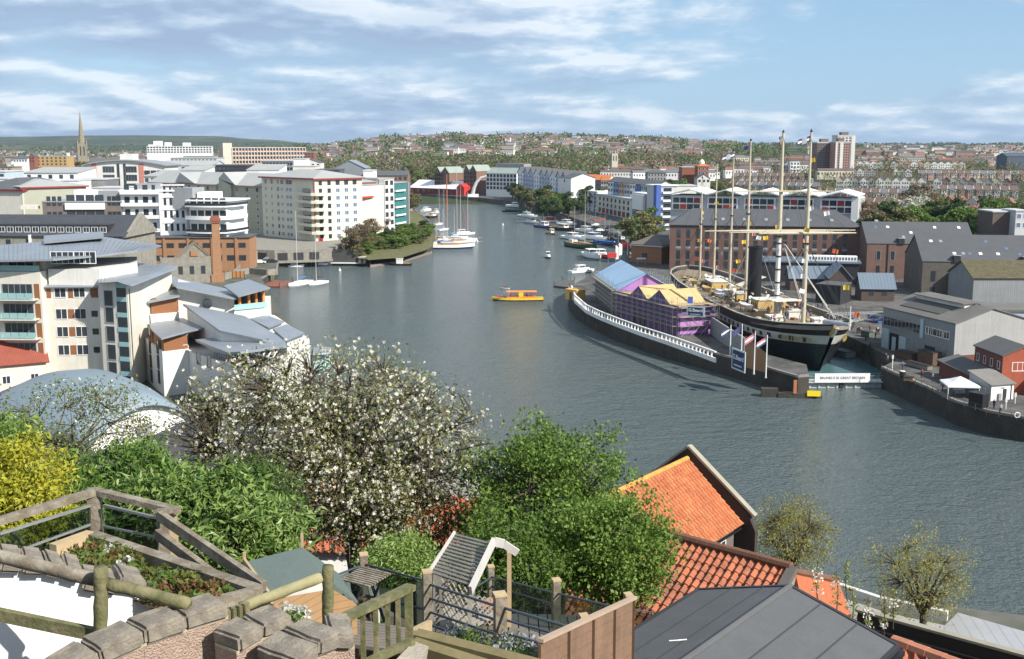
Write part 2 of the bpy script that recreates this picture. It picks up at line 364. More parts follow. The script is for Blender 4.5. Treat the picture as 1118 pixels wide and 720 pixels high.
# far and right bank
rw_far=W0([(405,218),(460,217),(520,221),(550,224),(580,230),(612,240),(646,253),(676,267),(690,280),(686,294),(648,311)])
pier_out=W0([(621,328),(621,337),(629,348),(646,359),(675,373),(725,391),(775,405),(820,418),(850,428),(870,434),(882,433)])
def axx(Y): return 62.4-(Y-233)*.0795
pool_l=[(57.5,210.5),(axx(225)-13.5,226),(axx(260)-12.5,260),(axx(345)-12,348)]
pool_r=[(axx(345)+12,348),(axx(260)+14.5,260),(axx(230)+13.5,230),(76.5,215)]
rq=W0([(962,423),(975,430),(1012,447),(1041,463),(1077,475),(1118,483),(1250,500)])
right=rw_far+pier_out+pool_l+pool_r+rq+[(900,150),(900,1010),(-140,1010)]
struct('right_bank_ground',MB().prism(right,-3,4),[PAVE])
def wallstrip(name,pts,z0,z1,t=.5,lab=None,out=.12):
    """stone facing with a paler coping that stands proud of the quay edge"""
    b=MB(); 
    for a,c in zip(pts,pts[1:]):
        a=Vector((*a[:2],0)); c=Vector((*c[:2],0)); d=(c-a); n=Vector((-d.y,d.x,0)).normalized()*out
        b.mat(0).prism([a+n,c+n,c-n*3,a-n*3],z0,z1-.25); b.mat(1).prism([a+n*1.6,c+n*1.6,c-n*4,a-n*4],z1-.245,z1+.16)
    o=b.build(name,[QSTONE,M('coping_stone',(.22,.21,.19),.9,.2,.5)])
    tag(o,lab,'wall'); return o
wallstrip('quay_wall',list(reversed(pier_out)),-2,4,lab='long curved dark stone dock wall below the white fence')
wallstrip('quay_wall',list(reversed(rq)),-2,4,lab='dark stone quay wall along the yard with the white gazebo')
wallstrip('quay_wall',list(reversed(lw[2:])),-2,3,lab='low stone quay wall along the left bank and basin')
# dry dock pool under the ship's waterline
tq=water_mat('dock_pool_surface',(.065,.15,.16),(.09,.19,.20),.12,.22,2.0)
struct('dock_water',MB().add([(*p,.25) for p in [(57.8,211)]+pool_l[1:]+pool_r[:-1]+[(76.3,215.2)]],[tuple(range(8))]),tq)
# ---- far terrain
TY=[620,700,850,1000,1300,1700,2100,2600,3500,5000,7000,9000,13000,26000]
TU=[(-900,[2.9,3,4,4,6,8,8,10,12,20,58,150,120,30]),(0,[2.9,3,4,4,6,7,8,10,13,20,58,122,110,30]),(120,[2.9,3,4,4,6,7,8,10,13,20,58,134,110,30]),(230,[2.9,3,4,4,6,8,9,11,14,22,58,128,110,30]),
(290,[1,1,1,3,6,9,12,16,22,30,60,100,90,30]),(340,[1,1,1,3,7,14,24,42,40,44,56,70,70,30]),(420,[-1,-1,-1,3,9,22,40,61,50,44,50,50,50,30]),(500,[-1,-1,-1,3,10,24,42,66,52,44,50,50,50,30]),
(560,[-1,-1,-1,3,10,24,42,65,52,44,50,50,50,30]),(620,[-1,-1,2,6,12,24,42,64,52,44,50,50,50,30]),(700,[1,3,5,8,14,24,40,59,52,46,50,52,52,30]),(770,[3,4,7,10,16,24,34,50,50,48,52,58,60,30]),
(850,[3,5,8,11,17,22,28,36,44,50,56,62,66,30]),(1000,[3,5,9,12,17,22,26,32,40,48,56,64,70,30]),(1118,[3,5,9,12,17,22,26,32,40,48,56,64,72,30]),(2100,[3,5,9,12,17,22,26,32,40,48,56,64,72,30])]
def terr(u,Y):
    def col(zs):
        if Y<=TY[0]: return zs[0]
        for i in range(len(TY)-1):
            if Y<=TY[i+1]:
                t=(Y-TY[i])/(TY[i+1]-TY[i]); return zs[i]+(zs[i+1]-zs[i])*t
        return zs[-1]
    for i in range(len(TU)-1):
        if u<=TU[i+1][0]:
            t=max(0,(u-TU[i][0])/(TU[i+1][0]-TU[i][0])); t=t*t*(3-2*t); z=col(TU[i][1])*(1-t)+col(TU[i+1][1])*t; break
    else: z=col(TU[-1][1])
    if Y>1500: z+=mnoise.noise(Vector((u/70,Y/900,0)))*min(8,(Y-1500)/900)
    return z
def UX(x,Y): return 559+1217*x/Y
tb=MB(); us=list(range(-900,2110,12)); ys=[620,660,700,760,850,930,1000,1100,1200,1300,1450,1600,1800,2000,2200,2400,2600,2800,3100,3500,4100,5000,5800,6400,7000,7700,8400,9000,9800,11000,13000,17000,26000]
tb.v=[((u-559)*Y/1217,Y,terr(u,Y)) for Y in ys for u in us]; n=len(us)
tb.f=[(j*n+i,j*n+i+1,(j+1)*n+i+1,(j+1)*n+i) for j in range(len(ys)-1) for i in range(n-1)]; tb.m=[0]*len(tb.f)
hillm=M('far_hills_fields',(.045,.06,.032),.95,.35,.004,c2=(.028,.036,.022))
# darker woods and paler fields in patches that are kilometres away
def hillmat():
    m=bpy.data.materials.new('hills_fields_and_woods'); m.use_nodes=True; nt=m.node_tree; N=nt.nodes; L=nt.links; b=N['Principled BSDF']; b.inputs['Roughness'].default_value=1; b.inputs['Specular IOR Level'].default_value=0
    tc=N.new('ShaderNodeTexCoord'); v=N.new('ShaderNodeTexVoronoi'); v.inputs['Scale'].default_value=.0035; L.new(tc.outputs['Object'],v.inputs['Vector'])
    r=N.new('ShaderNodeValToRGB'); e=r.color_ramp.elements; e[0].color=(.055,.07,.04,1); e[1].position=.75; e[1].color=(.14,.155,.08,1); k=e.new(.45); k.color=(.08,.10,.05,1); k=e.new(.9); k.color=(.13,.11,.07,1)
    r.color_ramp.interpolation='CONSTANT'; sp=N.new('ShaderNodeSeparateXYZ'); L.new(v.outputs['Color'],sp.inputs[0]); L.new(sp.outputs[0],r.inputs[0])
    n=N.new('ShaderNodeTexNoise'); n.inputs['Scale'].default_value=.02; n.inputs['Detail'].default_value=8; L.new(tc.outputs['Object'],n.inputs['Vector'])
    mx=N.new('ShaderNodeMixRGB'); mx.inputs[2].default_value=(.055,.07,.04,1); q=N.new('ShaderNodeMapRange'); q.inputs['From Min'].default_value=.45; q.inputs['From Max'].default_value=.6; L.new(n.outputs['Fac'],q.inputs[0]); L.new(q.outputs[0],mx.inputs[0]); L.new(r.outputs[0],mx.inputs[1]); L.new(mx.outputs[0],b.inputs['Base Color']); return m
struct('hills',tb,[hillmat()],smooth=True)
# ---- the slope below the viewpoint
def slope(x,y):
    P=[(-60,50),(0,44.2),(5,42.4),(8,41),(12,38.6),(20,34.5),(30,29),(42,23),(55,17),(70,10),(85,5.5),(97,2.9),(103,-3),(125,-4)]
    k=1.0
    if x<-20: k=1+min(1,(-20-x)/40)*.25      # drops a little faster on the left
    if x>25: k=1+min(1,(x-25)/60)*.16
    yy=y*k if y>0 else y
    for a,b in zip(P,P[1:]):
        if yy<=b[0]: z=a[1]+(b[1]-a[1])*max(0,(yy-a[0]))/(b[0]-a[0]); break
    else: z=-4
    return z+mnoise.noise(Vector((x*.15,y*.15,0)))*min(.5,max(0,z-4)*.1)
hb=MB(); xs=[-140+i*2.5 for i in range(121)]; yy=[-60,-30,-10,0]+[2+i*2 for i in range(62)]
hb.v=[(x,y,slope(x,y)) for y in yy for x in xs]; n=len(xs)
hb.f=[(j*n+i,j*n+i+1,(j+1)*n+i+1,(j+1)*n+i) for j in range(len(yy)-1) for i in range(n-1)]; hb.m=[0]*len(hb.f)
struct('ground',hb,[M('garden_soil_and_grass',(.05,.055,.025),.95,.4,.5,c2=(.08,.06,.04),bump=.4)],smooth=True)
# ================================================================ LEFT BANK BUILDINGS
class FB:
    """building with free-form parts given in world coordinates"""
    def __init__(s,name,label,loc,cat='building',group=None):
        s.o=Vector(loc); s.root=thing(name,label,cat,loc,0,group)
    def part(s,name,mb,mats,parent=None,smooth=False):
        mb.v=[tuple(Vector(v)-s.o) for v in mb.v]; return mb.build(name,mats,parent or s.root,smooth)
    def win(s,p,q,z,w,h,st='white',mull=1,t=.5,out=.0,name='window'):
        """window on the wall line p->q (seen from outside, left to right) at fraction t"""
        p=Vector(p);q=Vector(q);d=q-p; c=p.lerp(q,t); n=Vector((d.y,-d.x,0)).normalized()
        o=inst(name,winmesh(w,h,st,mull),s.root,Vector((c.x,c.y,z))+n*out-s.o,(0,0,math.atan2(d.y,d.x))); return o
def roofblock(b,pts,z0,wallm,roofm,t=.35,shrink=.9,wn='wall'):
    P=[Q(*p) for p in pts]; c=sum(P,Vector())/len(P)
    I=[c+(p-c)*shrink for p in P]
    if wallm: b.part(wn,MB().prism([(p.x,p.y) for p in I],z0,[p.z-t*.9 for p in I]),wallm)
    b.part('roof',MB().slab(P,t),roofm); return P,I
# -- wing with the balconies and wood-clad top storey
A0=Q(-45,400,196); A1=Q(51,400,195); z0=3
b=FB('apartment_building','cream apartment wing with round windows, glass balconies and sweeping zinc roof',(A0.x,A0.y,3))
zt=ZY(297,195); zp=ZY(285,195); fdir=(A1-A0); fdir.z=0; L=fdir.length; fd=fdir/L; bn=Vector((-fd.y,fd.x,0))
def pt(t,dep,z): p=A0+fd*t+bn*dep; return Vector((p.x,p.y,z))
b.part('wall',MB().prism([pt(0,0,0)[:2],pt(L,0,0)[:2],pt(L,18,0)[:2],pt(0,18,0)[:2]],3,zt),CREAM)
b.part('penthouse_wall',MB().prism([pt(0,2.2,0)[:2],pt(L-.4,2.2,0)[:2],pt(L-.4,17,0)[:2],pt(0,17,0)[:2]],zt+.004,zp),CREAM)
b.part('balustrade',MB().prism([pt(0,.15,0)[:2],pt(L-.2,.15,0)[:2],pt(L-.2,.22,0)[:2],pt(0,.22,0)[:2]],zt+.1,zt+1.1),GLASST)
for t in (L-.5,L-7.6):
    b.part('timber_post',MB().cbox(pt(t,.6,(zt+zp)/2),(.45,.45,zp-zt),math.atan2(fd.y,fd.x)),ORWOOD)
for t,w in ((L-12.5,2.6),(L-4.5,4.5),(L-9.5,2.8)): b.win(pt(0,2.2,0),pt(L,2.2,0),(zt+zp)/2,w,1.9,'white',2,t=t/L,out=.02)
fl=[ZY(v,195) for v in (326,347.5,368.5,390)]
for i,z in enumerate(fl):
    # round window on the left, glazed door behind the balcony
    cpos=pt(L-12.2,0,z+1.9)
    lm=MB(); T=Matrix.Translation(cpos)@Matrix.Rotation(math.atan2(fd.y,fd.x),4,'Z')@Matrix.Rotation(R(90),4,'X')
    lm.lathe([(.62,-.03),(.62,.07)],20); lm.v=[tuple(T@Vector(v)) for v in lm.v]; b.part('round_window',lm,GLASS)
    b.win(pt(0,0,0),pt(L,0,0),z+1.35,5.4,2.3,'grey',4,t=(L-4.4)/L,out=.02)
    b.part('timber_panel',MB().prism([pt(L-1.3,-.06,0)[:2],pt(L-.35,-.06,0)[:2],pt(L-.35,.05,0)[:2],pt(L-1.3,.05,0)[:2]],z-.1,z+2.6),ORWOOD)
    if i<3:
        s_=b.part('balcony',MB().prism([pt(L-8.3,-1.9,0)[:2],pt(L-.6,-1.9,0)[:2],pt(L-.6,-.01,0)[:2],pt(L-8.3,-.01,0)[:2]],z-.22,z),CREAM)
        r=MB()
        for k in range(5):
            t0=L-8.2+k*1.5; r.prism([pt(t0,-1.86,0)[:2],pt(t0+1.4,-1.86,0)[:2],pt(t0+1.4,-1.81,0)[:2],pt(t0,-1.81,0)[:2]],z+.1,z+1.15)
        r.prism([pt(L-8.25,-1.8,0)[:2],pt(L-8.2,-1.8,0)[:2],pt(L-8.2,-.1,0)[:2],pt(L-8.25,-.1,0)[:2]],z+.1,z+1.15)
        b.part('railing',r,GLASST,parent=s_)
        ch=MB(); ch.cbox(pt(L-3.5,-1.0,z+.4),(.5,.5,.8)); ch.cbox(pt(L-5.2,-1.0,z+.35),(.9,.7,.06)); b.part('balcony_table',ch,DARK)
# big standing-seam roof, shallow, rising to the back
ea=[Q(-45,285,193),Q(10,284,193),Q(58,283,193.5),Q(105,279,198),Q(150,273.5,206)]
bk=[Q(-45,269,226),Q(10,267,226),Q(58,263,228),Q(112,258.5,230),Q(176,268,224)]
rm=MB()
for i in range(4):
    a0,a1,c1,c0=ea[i],ea[i+1],bk[i+1],bk[i]; rm.slab([a0,a1,c1,c0],.35)
    k=max(2,int((a1-a0).length/.75))
    for j in range(k):
        t=j/k; p,q=a0.lerp(a1,t),c0.lerp(c1,t); rm.bar(p+Vector((0,0,.05)),q+Vector((0,0,.05)),.07,.14)
b.part('roof',rm,ZINC)
rm=MB().slab([Q(48,266.5,218),Q(113,260.5,220),Q(113,255.5,236),Q(48,260,236)],.5); rm.v=[(x,y,z+.5) for x,y,z in rm.v]; b.part('upper_roof',rm,ZINC)
# roof terrace behind with white canopy wall
b.part('terrace_wall',MB().prism([Q(52,290,197)[:2],Q(108,290,197)[:2],Q(150,290,207)[:2],Q(150,290,220)[:2],Q(52,290,215)[:2]],14,ZY(289,205)),OFFW)
for i,t in enumerate((.15,.38,.6,.8)): b.win(Q(52,280,197),Q(108,280,197),ZY(289,198)+1.3,2.0,2.0,'white',1,t=t,out=-.5)
# -- middle wing, wood storey under small zinc roof
B0=pt(L,1.4,3); B1=Q(114,400,197); B1.z=3
b=FB('apartment_building','cream apartment wing with orange timber panels between its window pairs',B0)
zm=ZY(327.5,196); zw=ZY(313.5,196); zr=ZY(300,202)
Lb=math.hypot(B1.x-B0.x,B1.y-B0.y); fb=Vector((B1.x-B0.x,B1.y-B0.y,0)).normalized(); nb=Vector((-fb.y,fb.x,0))
def pb(t,dep,z=0): p=B0+fb*t+nb*dep; return Vector((p.x,p.y,z))
def strip(f,t0,t1,d0,d1,za,zb): return MB().prism([f(t0,d0)[:2],f(t1,d0)[:2],f(t1,d1)[:2],f(t0,d1)[:2]],za,zb)
b.part('wall',strip(pb,0,Lb,0,15,3,zm),CREAM)
b.part('top_storey_wall',strip(pb,0,Lb,.1,14.8,zm+.004,zw),OFFW)
b.part('roof',MB().slab([pb(-.2,-.6,zw),pb(Lb+.1,-.6,zw),pb(Lb+.1,5.6,zr),pb(-.2,5.6,zr)],.25),ZINC)
b.part('clerestory_wall',strip(pb,0,Lb,5.7,14.5,zw,zr+1.0),ZINC); b.part('upper_roof',strip(pb,-.3,Lb+.3,5.2,15,zr+1.0,zr+1.3),ZINC)
for t0,t1 in ((.2,.95),(4.0,5.0),(8.0,9.3)): b.part('timber_panel',strip(pb,t0*Lb/9.6,t1*Lb/9.6,.02,.2,zm+.25,zw-.1),ORWOOD)
for z,st in ((zm+1.25,'white'),(ZY(343.5,196),'white'),(ZY(363,196),'white'),(ZY(383,196),'white')):
    for t in (.27,.62): b.win(pb(0,0),pb(Lb,0),z,1.9,1.7 if z>zm else 1.75,st,1,t=t,out=-.08 if z>zm else .0)
    if z<zm: b.part('timber_panel',strip(pb,.445*Lb-.9*.6,.445*Lb+.9*.6,-.04,.05,z-.85,z+.85),ORWOOD)
    b.win(pb(0,0),pb(Lb,0),z,.9,.9,'dark',0,t=.88,out=-.08 if z>zm else 0)
# -- stair tower wing
C0=Q(113,400,194); C1=Q(143,400,192); C2=Q(158,400,200); zc0=ZY(308,194)
b=FB('apartment_building','cream apartment stair tower with a column of teal glazed bands and curved zinc roof',(C0.x,C0.y,3))
b.part('wall',MB().prism([C0[:2],C1[:2],C2[:2],Q(190,350,215)[:2],Q(112,350,214)[:2]],3,[zc0,zc0,zc0-.3,zc0-.5,zc0]),CREAM)
rp=[Q(107,309,191.5),Q(128,308,190.5),Q(143,312.5,189.5),Q(160,306,197),Q(191,294,214),Q(193,290,222),Q(150,287.5,226),Q(109,288,224)]
rm=MB().slab(rp,.35); 
for i in range(1,12):
    t=i/12; p=Q(107+36*t,308.5+3*t,191.5-2*t); q=Q(109+80*t,288,224-2*t); rm.bar(p+Vector((0,0,.04)),q+Vector((0,0,.04)),.07,.12)
b.part('roof',rm,ZINC)
for v in (326,344.5,365,385,404):
    b.win(C0,C1,ZY(v,193),1.7,2.6,'grey',0,t=.34)
g=MB()
for v in (309,324,341,357,373,389,405): g.prism([(C0+(C1-C0)*.62)[:2],(C0+(C1-C0)*.98)[:2],((C0+(C1-C0)*.98)+Vector((0,-.12,0)))[:2],((C0+(C1-C0)*.62)+Vector((0,-.12,0)))[:2]],ZY(v+5,193),ZY(v,193))
b.part('spandrel_glass',g,GLASST)
b.part('stair_glazing',MB().prism([(C0+(C1-C0)*.63)[:2],(C0+(C1-C0)*.97)[:2],((C0+(C1-C0)*.97)+Vector((0,-.07,0)))[:2],((C0+(C1-C0)*.63)+Vector((0,-.07,0)))[:2]],4,ZY(311,193)),GLASS)
dp=MB(); dp.tube(C1+Vector((.5,0.2,0))*1+Vector((0,-.3,0)),Vector((C1.x+.5,C1.y-.1,zc0-1)),.09); b.part('downpipe',dp,DARK)
# -- stepped waterside block: shaded faces turned left, bright faces turned right
b=FB('apartment_building','waterside apartment block stepping down under overlapping grey monopitch roofs, round window in white wall',(-58,200,3))
F=[Q(160,400,200),Q(178,400,187),Q(207,400,190),Q(302,411,168),Q(318,400,178),Q(338,372,203),Q(300,345,232),Q(270,330,240),Q(196,330,222),Q(160,330,214)]
zb=[ZY(355,200),ZY(382,187),ZY(384,190)]
b.part('wall',MB().prism([F[0][:2],F[1][:2],F[2][:2],Q(207,380,206)[:2],Q(160,350,214)[:2]],3,ZY(383,188)),OFFW)
b.part('terrace_wall',MB().prism([F[2][:2],F[3][:2],F[4][:2],F[5][:2],F[6][:2],F[7][:2],F[8][:2],Q(200,380,206)[:2]],3,ZY(384,190)),OFFW)
# orange timber boxes with roofs
def tim(pl,zb_,zt_,m=ORWOOD,n='timber_wall'): return b.part(n,MB().prism([p[:2] for p in pl],zb_,zt_),m)
tim([Q(179,380,187.3),Q(205,380,190),Q(205,370,200),Q(162,370,200)],ZY(383,188)+.004,ZY(368.5,188))
b.part('roof',MB().slab([Q(160,355,200),Q(176,369.5,185.5),Q(203,362,189),Q(222,358,194),Q(193,344,212)],.3),ZINC)
tim([Q(164,340,203),Q(195,336,206),Q(197,334,216),Q(160,336,214)],10,ZY(342,205),OFFW,'ledge_wall')
tim([Q(165,340,203.6),Q(194,336,206.4),Q(196,334,216),Q(161,336,214)],ZY(342,205)+.004,ZY(326,205))
b.part('roof',MB().slab([Q(159,320,212),Q(161,330,202),Q(196,323,205.5),Q(197,312,219)],.3),ZINC)
# white wall with round window and its long narrow roof
W0_=Q(195,340,208); W1_=Q(256,340,211)
b.part('white_wall',MB().prism([W0_[:2],W1_[:2],Q(262,330,228)[:2],Q(196,330,226)[:2]],10,[ZY(313.5,208),ZY(325,211),ZY(322,228),ZY(305,226)]),OFFW)
b.part('roof',MB().slab([Q(193,313,206),Q(258,326,209),Q(268,320,230),Q(180,300.5,232)],.35),ZINC)
T=Matrix.Translation(Q(226,332,208.5)+Vector((0,0,0)))@Matrix.Rotation(math.atan2((W1_-W0_).y,(W1_-W0_).x),4,'Z')@Matrix.Rotation(R(90),4,'X')
lm=MB().lathe([(.85,-1),(.85,.95)],20); lm.v=[tuple(T@Vector(v)) for v in lm.v]; b.part('round_window',lm,GLASS)
# small penthouse by the water
b.part('penthouse_glazing',MB().prism([Q(259,330,212)[:2],Q(287,330,217)[:2],Q(287,325,230)[:2],Q(262,325,228)[:2]],ZY(338,212),ZY(321,214)),GLASS)
for u in (262,272,280,288): b.part('timber_post',MB().tube(Q(u,338,211+(u-262)*.2),Vector((Q(u,338,211+(u-262)*.2).x,211+(u-262)*.2,ZY(318,213))),.3,n=8),ORG)
b.part('balustrade',MB().prism([Q(256,338,209.5)[:2],Q(291,338,214)[:2],Q(291,338,214.1)[:2],Q(256,338,209.6)[:2]],ZY(338,211),ZY(332,211)),GLASST)
b.part('ledge_wall',MB().prism([Q(256,345,209)[:2],Q(293,345,213)[:2],Q(296,335,232)[:2],Q(262,335,230)[:2]],8,ZY(339,211)),OFFW)
b.part('roof',MB().slab([Q(244,312,216),Q(260,323.5,208),Q(295,314,214),Q(271,305,232)],.3),ZINC)
# lower long roof with white wall
roofblock(b,[(200,332,205),(240,361,184),(287,371,180),(314,373,184),(267,345,205)],10,OFFW,ZINC,.35,.93)
b.part('white_wall',MB().prism([Q(240,365,185.5)[:2],Q(282,372,181.5)[:2],Q(284,370,184)[:2],Q(242,362,189)[:2]],11,[ZY(362.5,185),ZY(371.5,181),ZY(371,184),ZY(362,188)]),OFFW)
roofblock(b,[(273,348,203),(293,358,197),(310,351,203),(291,344,214)],9,OFFW,ZINC,.3,.85)
roofblock(b,[(298,359,193),(313,372,183),(333,364,194),(313,354,204)],8,OFFW,ZINC,.3,.85)
b.part('roof',MB().slab([Q(213,371,188),Q(249,385,172.5),Q(262,384,171),Q(313,377,176),Q(311,372,184),Q(240,368,190)],.45),ZINC)
wg=[Q(254,400,174),Q(305,400,178),Q(312,395,183),Q(262,395,182)]
b.part('winter_garden_glazing',MB().prism([p[:2] for p in wg],ZY(384,190)+.01,ZY(385,175)),GLASS)
pg=MB()
for i in range(9):
    t=i/8; p=wg[0].lerp(wg[1],t); p=Vector((p.x,p.y,ZY(384.5,175))); q=F[2].lerp(F[3],.5+t*.42); q=Vector((q.x+.6,q.y+.6,p.z-.1)); pg.bar(p,q,.12,.22)
p0=F[2].lerp(F[3],.5);p1=F[2].lerp(F[3],.93); zz=ZY(384.5,175)-.2; pg.bar((p0.x+.6,p0.y+.6,zz),(p1.x+.6,p1.y+.6,zz),.15,.2); b.part('pergola',pg,WHITE)
rl=MB(); zz=ZY(384,190)
for i in range(26):
    p=F[2].lerp(F[3],.3+.69*i/25); rl.box(p.x+.2,p.x+.26,p.y+.2,p.y+.26,zz,zz+1)
p0=F[2].lerp(F[3],.3); rl.bar((p0.x+.23,p0.y+.23,zz+1.03),(F[3].x+.23,F[3].y+.23,zz+1.03),.07); b.part('railing',rl,DARK)
for t,zs in ((.3,(365,382,398,414)),(.75,(376,392,408))):
    for v in zs: b.win(F[0],F[1],ZY(v,193),1.5,2.2,'dark',0,t=t)
b.win(F[1],F[2],ZY(375,188)+.3,.9,1.7,'white',0,t=.86,out=-.2)
for t in (.12,.25): b.win(F[2],F[3],ZY(397,183),1.2,2.0,'grey',0,t=t)
# round pavilion by the water
pv=thing('waterside_pavilion','round glazed pavilion with a flat grey disc roof beside the stepped block','pavilion',G(346,402,3))
MB().lathe([(2.6,0),(2.6,3.2)],20).build('glazing',GLASST,pv); MB().lathe([(3.9,3.2),(4.0,3.35),(3.8,3.6),(.3,3.75)],28).build('roof',ZINC,pv)
for k in range(8): MB().tube((2.9*math.cos(k*.785),2.9*math.sin(k*.785),0),(2.9*math.cos(k*.785),2.9*math.sin(k*.785),3.2),.08).build('post',WHITE,pv)
# -- vaulted hall in front
b=FB('vaulted_hall','low hall with curved blue-grey vaulted roof and bright white end wall behind the shrubs',(-56,168,3),cat='hall')
e0=G(100,494,3); e1=G(214,470,3); ax=(e1-e0); sp_=ax.length; axn=ax/sp_; back=Vector((-axn.y,axn.x,0))
def arch(s,back_d,rise,wid=1.0): 
    c=(e0+e1)/2+back*back_d; return [c+axn*(sp_*wid*(t-.5))+Vector((0,0,1.2+rise*math.sin(math.pi*t)**.8)) for t in [i/18 for i in range(19)]]
rows=[arch(0,d,r,w) for d,r,w in ((-.7,4.4,1.05),(6,5.6,1.2),(13,6.6,1.4),(20,6.8,1.5),(28,5.4,1.5),(34,3.2,1.4))]
rm=MB(); rm.v=[tuple(p) for r in rows for p in r]; rm.f=[(j*19+i,j*19+i+1,(j+1)*19+i+1,(j+1)*19+i) for j in range(5) for i in range(18)]
rm.m=[0]*len(rm.f); o=b.part('roof',rm,M('blue_grey_membrane_roof',(.20,.26,.30),.5,.08,.1),smooth=True); sm=o.modifiers.new('t','SOLIDIFY'); sm.thickness=.35; sm.offset=-1
aw=arch(0,.35,4.1,.98); em=MB(); em.poly([e0+axn*.2+back*.35+Vector((0,0,-.5))]+aw+[e1-axn*.2+back*.35+Vector((0,0,-.5))]); em.f[-1]=tuple(reversed(em.f[-1])); b.part('end_wall',em,WHITE)
b.part('side_wall',MB().prism([(e0+back*.6)[:2],(e0+back*30)[:2],(e0+back*30+axn)[:2],(e0+axn+back*.6)[:2]],2.5,4.6),OFFW)
dd=MB(); T=Matrix.Translation((e0+e1)/2)@Matrix.Rotation(math.atan2(ax.y,ax.x),4,'Z'); dd.box(-1.2,1.2,.15,.3,0,2.4,T); b.part('door',dd,GREYM)
# -- red tiled house roof far left
b=Bld('tiled_house','low house with a long red tiled roof in front of the balcony wing',G(-70,436,3),G(52,424,3),h=5.0,depth=13)
b.wall(CREAM); TILE=M('red_clay_tiles',(.30,.085,.055),.85,.22,.5,lines=('X',.32,.3,.35)); b.gable(TILE,3.6,.6,wallmat=CREAM); b.grid('F',2,b.w-2,4,2.2,2.2,1,1.2,1.3)
# -- stone warehouse with dark slate roof and dormer strip
b=Bld('stone_warehouse','old stone warehouse with dark slate roof and a long strip of white dormer windows',Q(-60,262,303),Q(136,262,300),z=3,ztop=ZY(258.5,300),depth=22)
b.wall(STONE); b.gable(M('dark_slate_roof',(.055,.06,.07),.7,.2,.4),5.0,.5,wallmat=STONE)
b.part('gable_parapet',MB().add([(b.w-.1,-.6,b.h-.2),(b.w-.1,11,b.h+5.9),(b.w-.1,22.6,b.h-.2),(b.w+.8,-.6,b.h-.2),(b.w+.8,11,b.h+5.9),(b.w+.8,22.6,b.h-.2)],[(0,1,2),(5,4,3),(0,3,4,1),(1,4,5,2),(0,2,5,3)]),STONE)
b.part('dormer_strip',MB().box(14,b.w-5,1.6,7,b.h+.4,b.h+3.1),DARK)
for i in range(13):
    x=15.5+i*(b.w-22)/12; w=b.win('F',x,b.h+1.7,1.6,1.3,'white',1,name='dormer_window'); w.location.y=1.6
for i in range(8): b.win('F',6+i*(b.w-9)/7,b.h-2,1.5,2.2,'stone',0)
b.grid('F',6,b.w-3,8,b.h-7,b.h-7,1,1.5,2.2,'stone',0)
b.part('downpipe',MB().box(b.w*.48-.3,b.w*.48+.3,-.75,-.2,0,b.h+.4),WHITE)
# -- white balcony apartments
def W1(b,x0,x1,z,n,w,h,st='dark',mull=1,face='F'): b.grid(face,x0,x1,n,z,z,1,w,h,st,mull)
b=Bld('apartment_building','white modern apartment block with long white balconies and dark glazing beside the brick chimney',Q(134,258,390),Q(205,258,392),z=3,ztop=ZY(209.5,390),depth=20)
b.wall(WHITE); b.flat(WHITE,.5,.6)
fz=[ZY(v,390) for v in (262,247.5,234,221)]; s=b.w/71
for i,z in enumerate(fz):
    b.balc('F',.2,42*s,z,1.8,'solid',WHITE,1.0)
    for x in (7,17,27,36): b.win('F',x*s,z+1.7,4.8*s if x in(7,27) else 3*s,2.5,'dark',1)
    for k in range(4): b.win('F',(48+k*6.4)*s,z+1.3,3.2*s*.8,2.4,'grey',0)
    b.part('spandrel_band',MB().box(44*s,70*s,-.35,-.01,z+2.75,z+3.2),WHITE)
b.part('side_balcony_screen',MB().box(42.6*s,43.4*s,-1.8,-.01,0,b.h-.5),WHITE)
b2=Bld('apartment_building','white curved-fronted end block with wrap-round balconies left of the chimney top',Q(206,262,387),Q(249,262,384),z=3,ztop=ZY(220,386),depth=18)
b2.wall(WHITE,inset=.6); b2.flat(WHITE,.4,.5); s2=b2.w/43
for z in fz[:3]:
    cv=MB(); pts=[(-.3,-.4)]+[(x*b2.w/10,-.6-2.6*math.sin(math.pi*(.15+.75*x/10))) for x in range(11)]+[(b2.w+1.2,4),(b2.w+1.2,14),(0,14)]
    cv.prism([(p[0],p[1]) for p in pts],z-.25,z+.2); sl=b2.part('balcony',cv,WHITE)
    rr=MB(); 
    for p,q in zip(pts[1:-2],pts[2:-1]): rr.bar((p[0],p[1]+.08,z+.7),(q[0],q[1]+.08,z+.7),.08,.85)
    rr.build('railing',WHITE if z==fz[1] else GLASS,sl)
    for k in range(5): b2.win('F',(6+k*8)*s2,z+1.6,2.0,2.3,'dark',0).location.y=.6
b2.part('roof_box',MB().box(-20*s2,2*s2,3,12,b2.h-3,b2.h+4.5),GREYM); b2.part('roof_box',MB().box(4*s2,22*s2,5,12,b2.h+.5,b2.h+3.0),WHITE)
rb=b.part('plant_room',MB().box(14*s,38*s,4,12,b.h+.6,b.h+2.6),GREYM)
